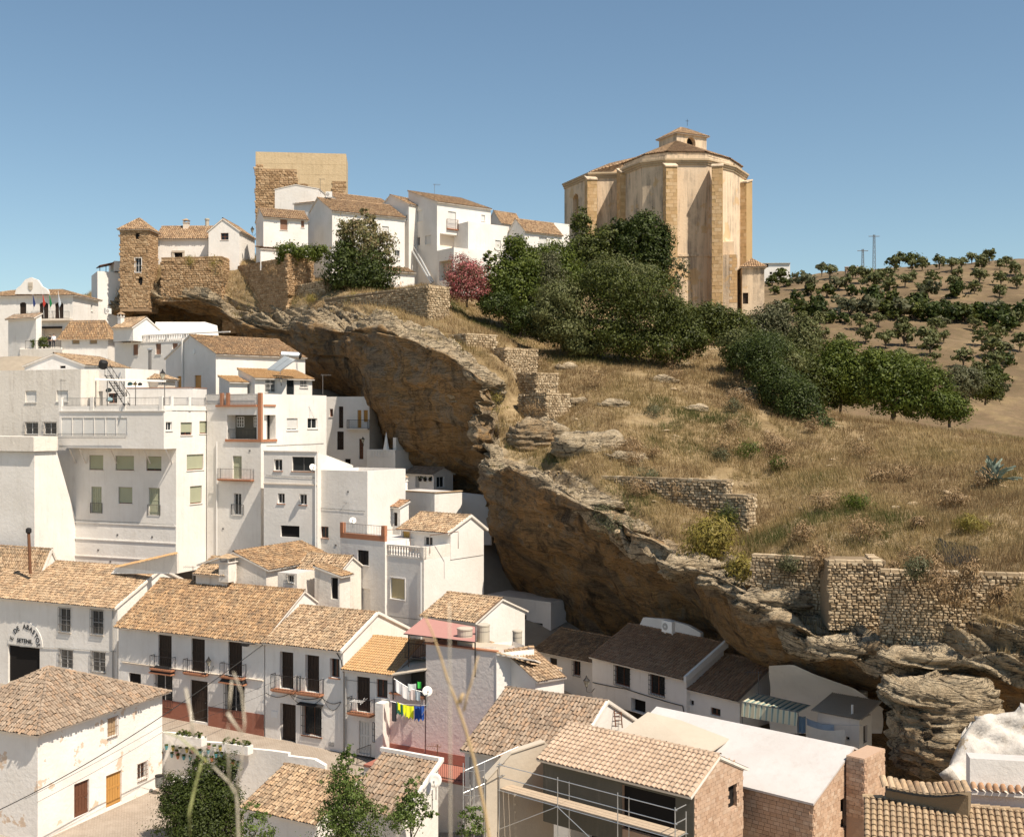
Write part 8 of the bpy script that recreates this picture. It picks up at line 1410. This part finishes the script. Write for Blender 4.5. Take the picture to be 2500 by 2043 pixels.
cable('black cable running across the grilled cave house facade', [cv.L.px(1448, 1665, .05), cv.L.px(1530, 1681, .05), cv.L.px(1610, 1706, .05), cv.L.px(1668, 1722, .05), cv.L.px(1671, 1740, .05)], .03, .02, 'facade cables'); cable('grey cable line along the market building facade', [mk.L.px(50, 1577, .05), mk.L.px(160, 1581, .05), mk.L.px(284, 1590, .05)], .025, .02, 'facade cables', 'plastic_grey')
for f, x, y0, y1, lab in ((mk.L, 278, 1482, 1720, 'dark drainpipe at the corner of the market building'), (big.L, 1150, 1845, 1985, 'grey drainpipe under the big old roof')): mb = MB(); mb.tube([f.px(x, y0, .12), f.px(x, y1, .12)], .05, 6); o = mb.build('drainpipe', M['plastic_grey'], loc=f.px(x, y1, .12)); tag(o, lab, 'drainpipe')
t = thing('street_light', 'small dark street light box on a wall arm at the joint of the street houses', 'street light', b1.L.px(615, 1568, .6)); mb = MB(); mb.box(b1.L.px(615, 1569, .75), .28, .14, .09, -.45); mb.build('lamp_head', M['iron'], t); mb = MB(); mb.tube([b1.L.px(640, 1572, .02), b1.L.px(620, 1567, .7)], .03, 5); mb.build('arm', M['iron'], t)
for f, x, y0, y1, lab in ((lg.L, 531, 1078, 1370, 'white downpipe near the left edge of the loggia house'), (fl.L, 772, 1112, 1380, 'white downpipe on the corner of the plain flat roofed house'), (bal.L, 1030, 1372, 1560, 'white downpipe on the corner of the balustrade house'), (b3.L, 846, 1650, 1830, 'dark downpipe between the two balcony house and the orange roofed house')):
    mb = MB(); mb.tube([f.px(x, y0, .1), f.px(x, y1, .1)], .05, 6); o = mb.build('downpipe', M['plastic_white'] if 'white' in lab else M['plastic_grey'], loc=f.px(x, y1, .1)); tag(o, lab, 'drainpipe')
for f, pts, lab in ((ov_.L, ((180, 1268), (250, 1272), (330, 1275), (425, 1281)), 'thin cable along the ledge of the overhang house'), (fl.L, ((650, 1160), (700, 1163), (770, 1166)), 'thin cable under the upper windows of the plain flat roofed house'), (lg.R, ((650, 1088), (720, 1085), (790, 1082)), 'thin cable below the loggia house windows'), (bal.L, ((912, 1500), (960, 1504), (1030, 1512)), 'thin cable across the balustrade house'), (fl2.L, ((782, 1240), (830, 1243), (892, 1248)), 'thin cable across the plain wall beside the brown edged balcony'), (b1.L, ((296, 1612), (420, 1630), (520, 1644)), 'thin cable along the string course of the long street house'), (b3.L, ((846, 1658), (880, 1662), (958, 1668)), 'cable bundle under the eave of the orange roofed house')):
    cable(lab, [f.px(x, y, .04) for x, y in pts], .014, .02, 'facade cables')
vm = MB(); vm.box((0, 0, 0), .09, .02, .07); vme = bpy.data.meshes.new('vent'); vme.from_pydata([tuple(v) for v in vm.v], [], vm.f); vme.materials.append(M['iron_grey'])
for f, r, k in ((ov_, ov_.L, ((240, 1342), (287, 1305), (372, 1310), (270, 1370))), (fl2, fl2.L, ((850, 1200), (820, 1330))), (lg, lg.L, ((545, 1290), (610, 1100)))):
    for x, y in k: o = bpy.data.objects.new('vent', vme); COL.objects.link(o); o.parent = f.h; o.location = r.px(x, y, .02) - rootloc(f.h); o.rotation_euler = (0, 0, math.atan2(r.d.y, r.d.x))
# ================================================================== far things
for zx, y0, y1, w, lab in ((771, 285, 140, .5, 'short lattice mast on the skyline of the brown hill'), (851, 290, 38, .55, 'tall lattice mast on the skyline of the brown hill')):
    x = 1840 + zx / 2.894; a, b = P(x, 560 + y0 / 2.894, 415), P(x, 560 + y1 / 2.894, 415); t = thing('lattice_mast', lab, 'mast', a, 'lattice masts on the skyline'); H = b.z - a.z; mb = MB()
    for sx, sy in ((-1, -1), (1, -1), (1, 1), (-1, 1)): mb.tube([a + Vector((sx * w, sy * w, -6)), b + Vector((sx * w * .5, sy * w * .5, 0))], .07, 4)
    n = int(H / 1.8)
    for k in range(n): z0, z1 = k / n, (k + 1) / n; w0, w1 = w * (1 - .5 * z0), w * (1 - .5 * z1); mb.tube([a.lerp(b, z0) + Vector((-w0, -w0, 0)), a.lerp(b, z1) + Vector((w1, -w1, 0))], .045, 3); mb.tube([a.lerp(b, z0) + Vector((w0, -w0, 0)), a.lerp(b, z1) + Vector((-w1, -w1, 0))], .045, 3)
    mb.build('lattice', M['iron_grey'], t); mb = MB(); mb.tube([b + Vector((-2, 0, -.6)), b + Vector((2, 0, -.6))], .12, 4); mb.build('crossarm', M['iron_grey'], t)
for zx, lab in ((656, 'left brick gate post on the skyline of the brown hill'), (731, 'right brick gate post on the skyline of the brown hill')): x = 1840 + zx / 2.894; a = P(x, 560 + 310 / 2.894, 380); t = thing('gate_post', lab, 'gate post', a, 'gate posts on the skyline'); mb = MB(); mb.box(a + Vector((0, 0, .2)), .45, .45, 1.7); mb.build('pillar', M['brickbed'], t); mb = MB(); mb.box(a + Vector((0, 0, 2.0)), .6, .6, .1); mb.build('cap', M['brickbed'], t)
M['tarp'] = simple('black_plastic', (.015, .014, .013), .8)
g = np.zeros((14, 8, 3))
for i in range(14):
    for j in range(8): q = hit(2285 + 105 * i / 13, 1315 + 55 * j / 7 + i * 2) or P(2340, 1350, 64); g[i, j] = np.array(q) + np.array([0, -.1, -.02 + .16 * random.random()])
idx = np.arange(14 * 8).reshape(14, 8); o = np_mesh('plastic_sheet', g.reshape(-1, 3), np.stack([idx[:-1, :-1], idx[1:, :-1], idx[1:, 1:], idx[:-1, 1:]], -1).reshape(-1, 4), M['tarp'], None, loc=g[0, 0]); tag(o, 'crumpled black plastic sheet lying in the grass above the right stone wall', 'plastic sheet')
# ================================================================== people on the town hall terrace
def person(label, px, py, D, h, shirt, legs, face):
    b = P(px, py, D); t = thing('person', label, 'person', b, None); k = h / 1.72; r = Matrix.Rotation(face, 3, 'Z'); L = lambda x, y, z: b + r @ Vector((x * k, y * k, z * k))
    me = bpy.data.meshes.new('body'); J = [((0, 0, .95), .14), ((0, 0, 1.18), .13), ((0, 0, 1.40), .14), ((0, -.01, 1.50), .055), ((0, -.02, 1.57), .075), ((0, -.02, 1.66), .085), ((.10, 0, .88), .095), ((.11, -.02, .50), .062), ((.12, .02, .09), .045), ((.13, -.12, .05), .04), ((-.10, 0, .88), .095), ((-.11, .02, .50), .062), ((-.12, .03, .09), .045), ((-.13, -.10, .05), .04), ((.19, 0, 1.40), .065), ((.25, .03, 1.12), .045), ((.22, -.14, .92), .035), ((.21, -.20, .86), .03), ((-.19, 0, 1.40), .065), ((-.26, .02, 1.12), .045), ((-.24, -.12, .92), .035), ((-.23, -.18, .86), .03)]
    E = [(0, 1), (1, 2), (2, 3), (3, 4), (4, 5), (0, 6), (6, 7), (7, 8), (8, 9), (0, 10), (10, 11), (11, 12), (12, 13), (2, 14), (14, 15), (15, 16), (16, 17), (2, 18), (18, 19), (19, 20), (20, 21)]
    me.from_pydata([tuple(L(*p) - b) for p, _ in J], E, []); o = bpy.data.objects.new('body', me); COL.objects.link(o); o.parent = t; sk = o.modifiers.new('skin', 'SKIN'); sv = me.skin_vertices[0].data
    for i, (_, rr) in enumerate(J): sv[i].radius = (rr * k, rr * k)
    sv[0].use_root = True; o.modifiers.new('smooth', 'SUBSURF').levels = 1; ev = bpy.data.meshes.new_from_object(o.evaluated_get(bpy.context.evaluated_depsgraph_get())); o.modifiers.clear(); o.data = ev; sk_ = simple('skin', (.45, .27, .19), .6); ev.materials.clear(); [ev.materials.append(m) for m in (sk_, shirt, legs)]
    for p in ev.polygons: z = p.center.z / k; x = abs((r.inverted() @ p.center).x) / k; p.material_index = 2 if z < .95 and x < .2 else 1 if z < 1.46 and (x < .27 and z > 1.05) else 0; p.use_smooth = True
    mb = MB(); mb.lathe(L(0, .015, 1.62), [(.085 * k, 0), (.095 * k, .06 * k), (.07 * k, .12 * k), (.02, .14 * k)], 10); mb.build('hair', simple('dark_hair', (.02, .015, .01), .6), t)
person('person in a white shirt standing on the town hall terrace', 131, 850, 139.6, 1.72, simple('white_shirt', (.75, .74, .72), .9), simple('dark_trousers', (.03, .03, .04), .9), .3); person('person in dark clothes standing beside the white shirted person', 122, 850, 140.2, 1.66, simple('black_shirt', (.025, .022, .025), .9), simple('black_trousers', (.02, .02, .025), .9), -.4)
for x, w, h_, lab in ((107, 12, 13, 'round green potted shrub on the town hall terrace'), (88, 8, 11, 'tall potted plant with big leaves on the town hall terrace')): bush('potted_plant', lab, 'potted plant', 140.5, [(x, 838, w, h_)], 500, .14, L_GREEN, (x, 852))
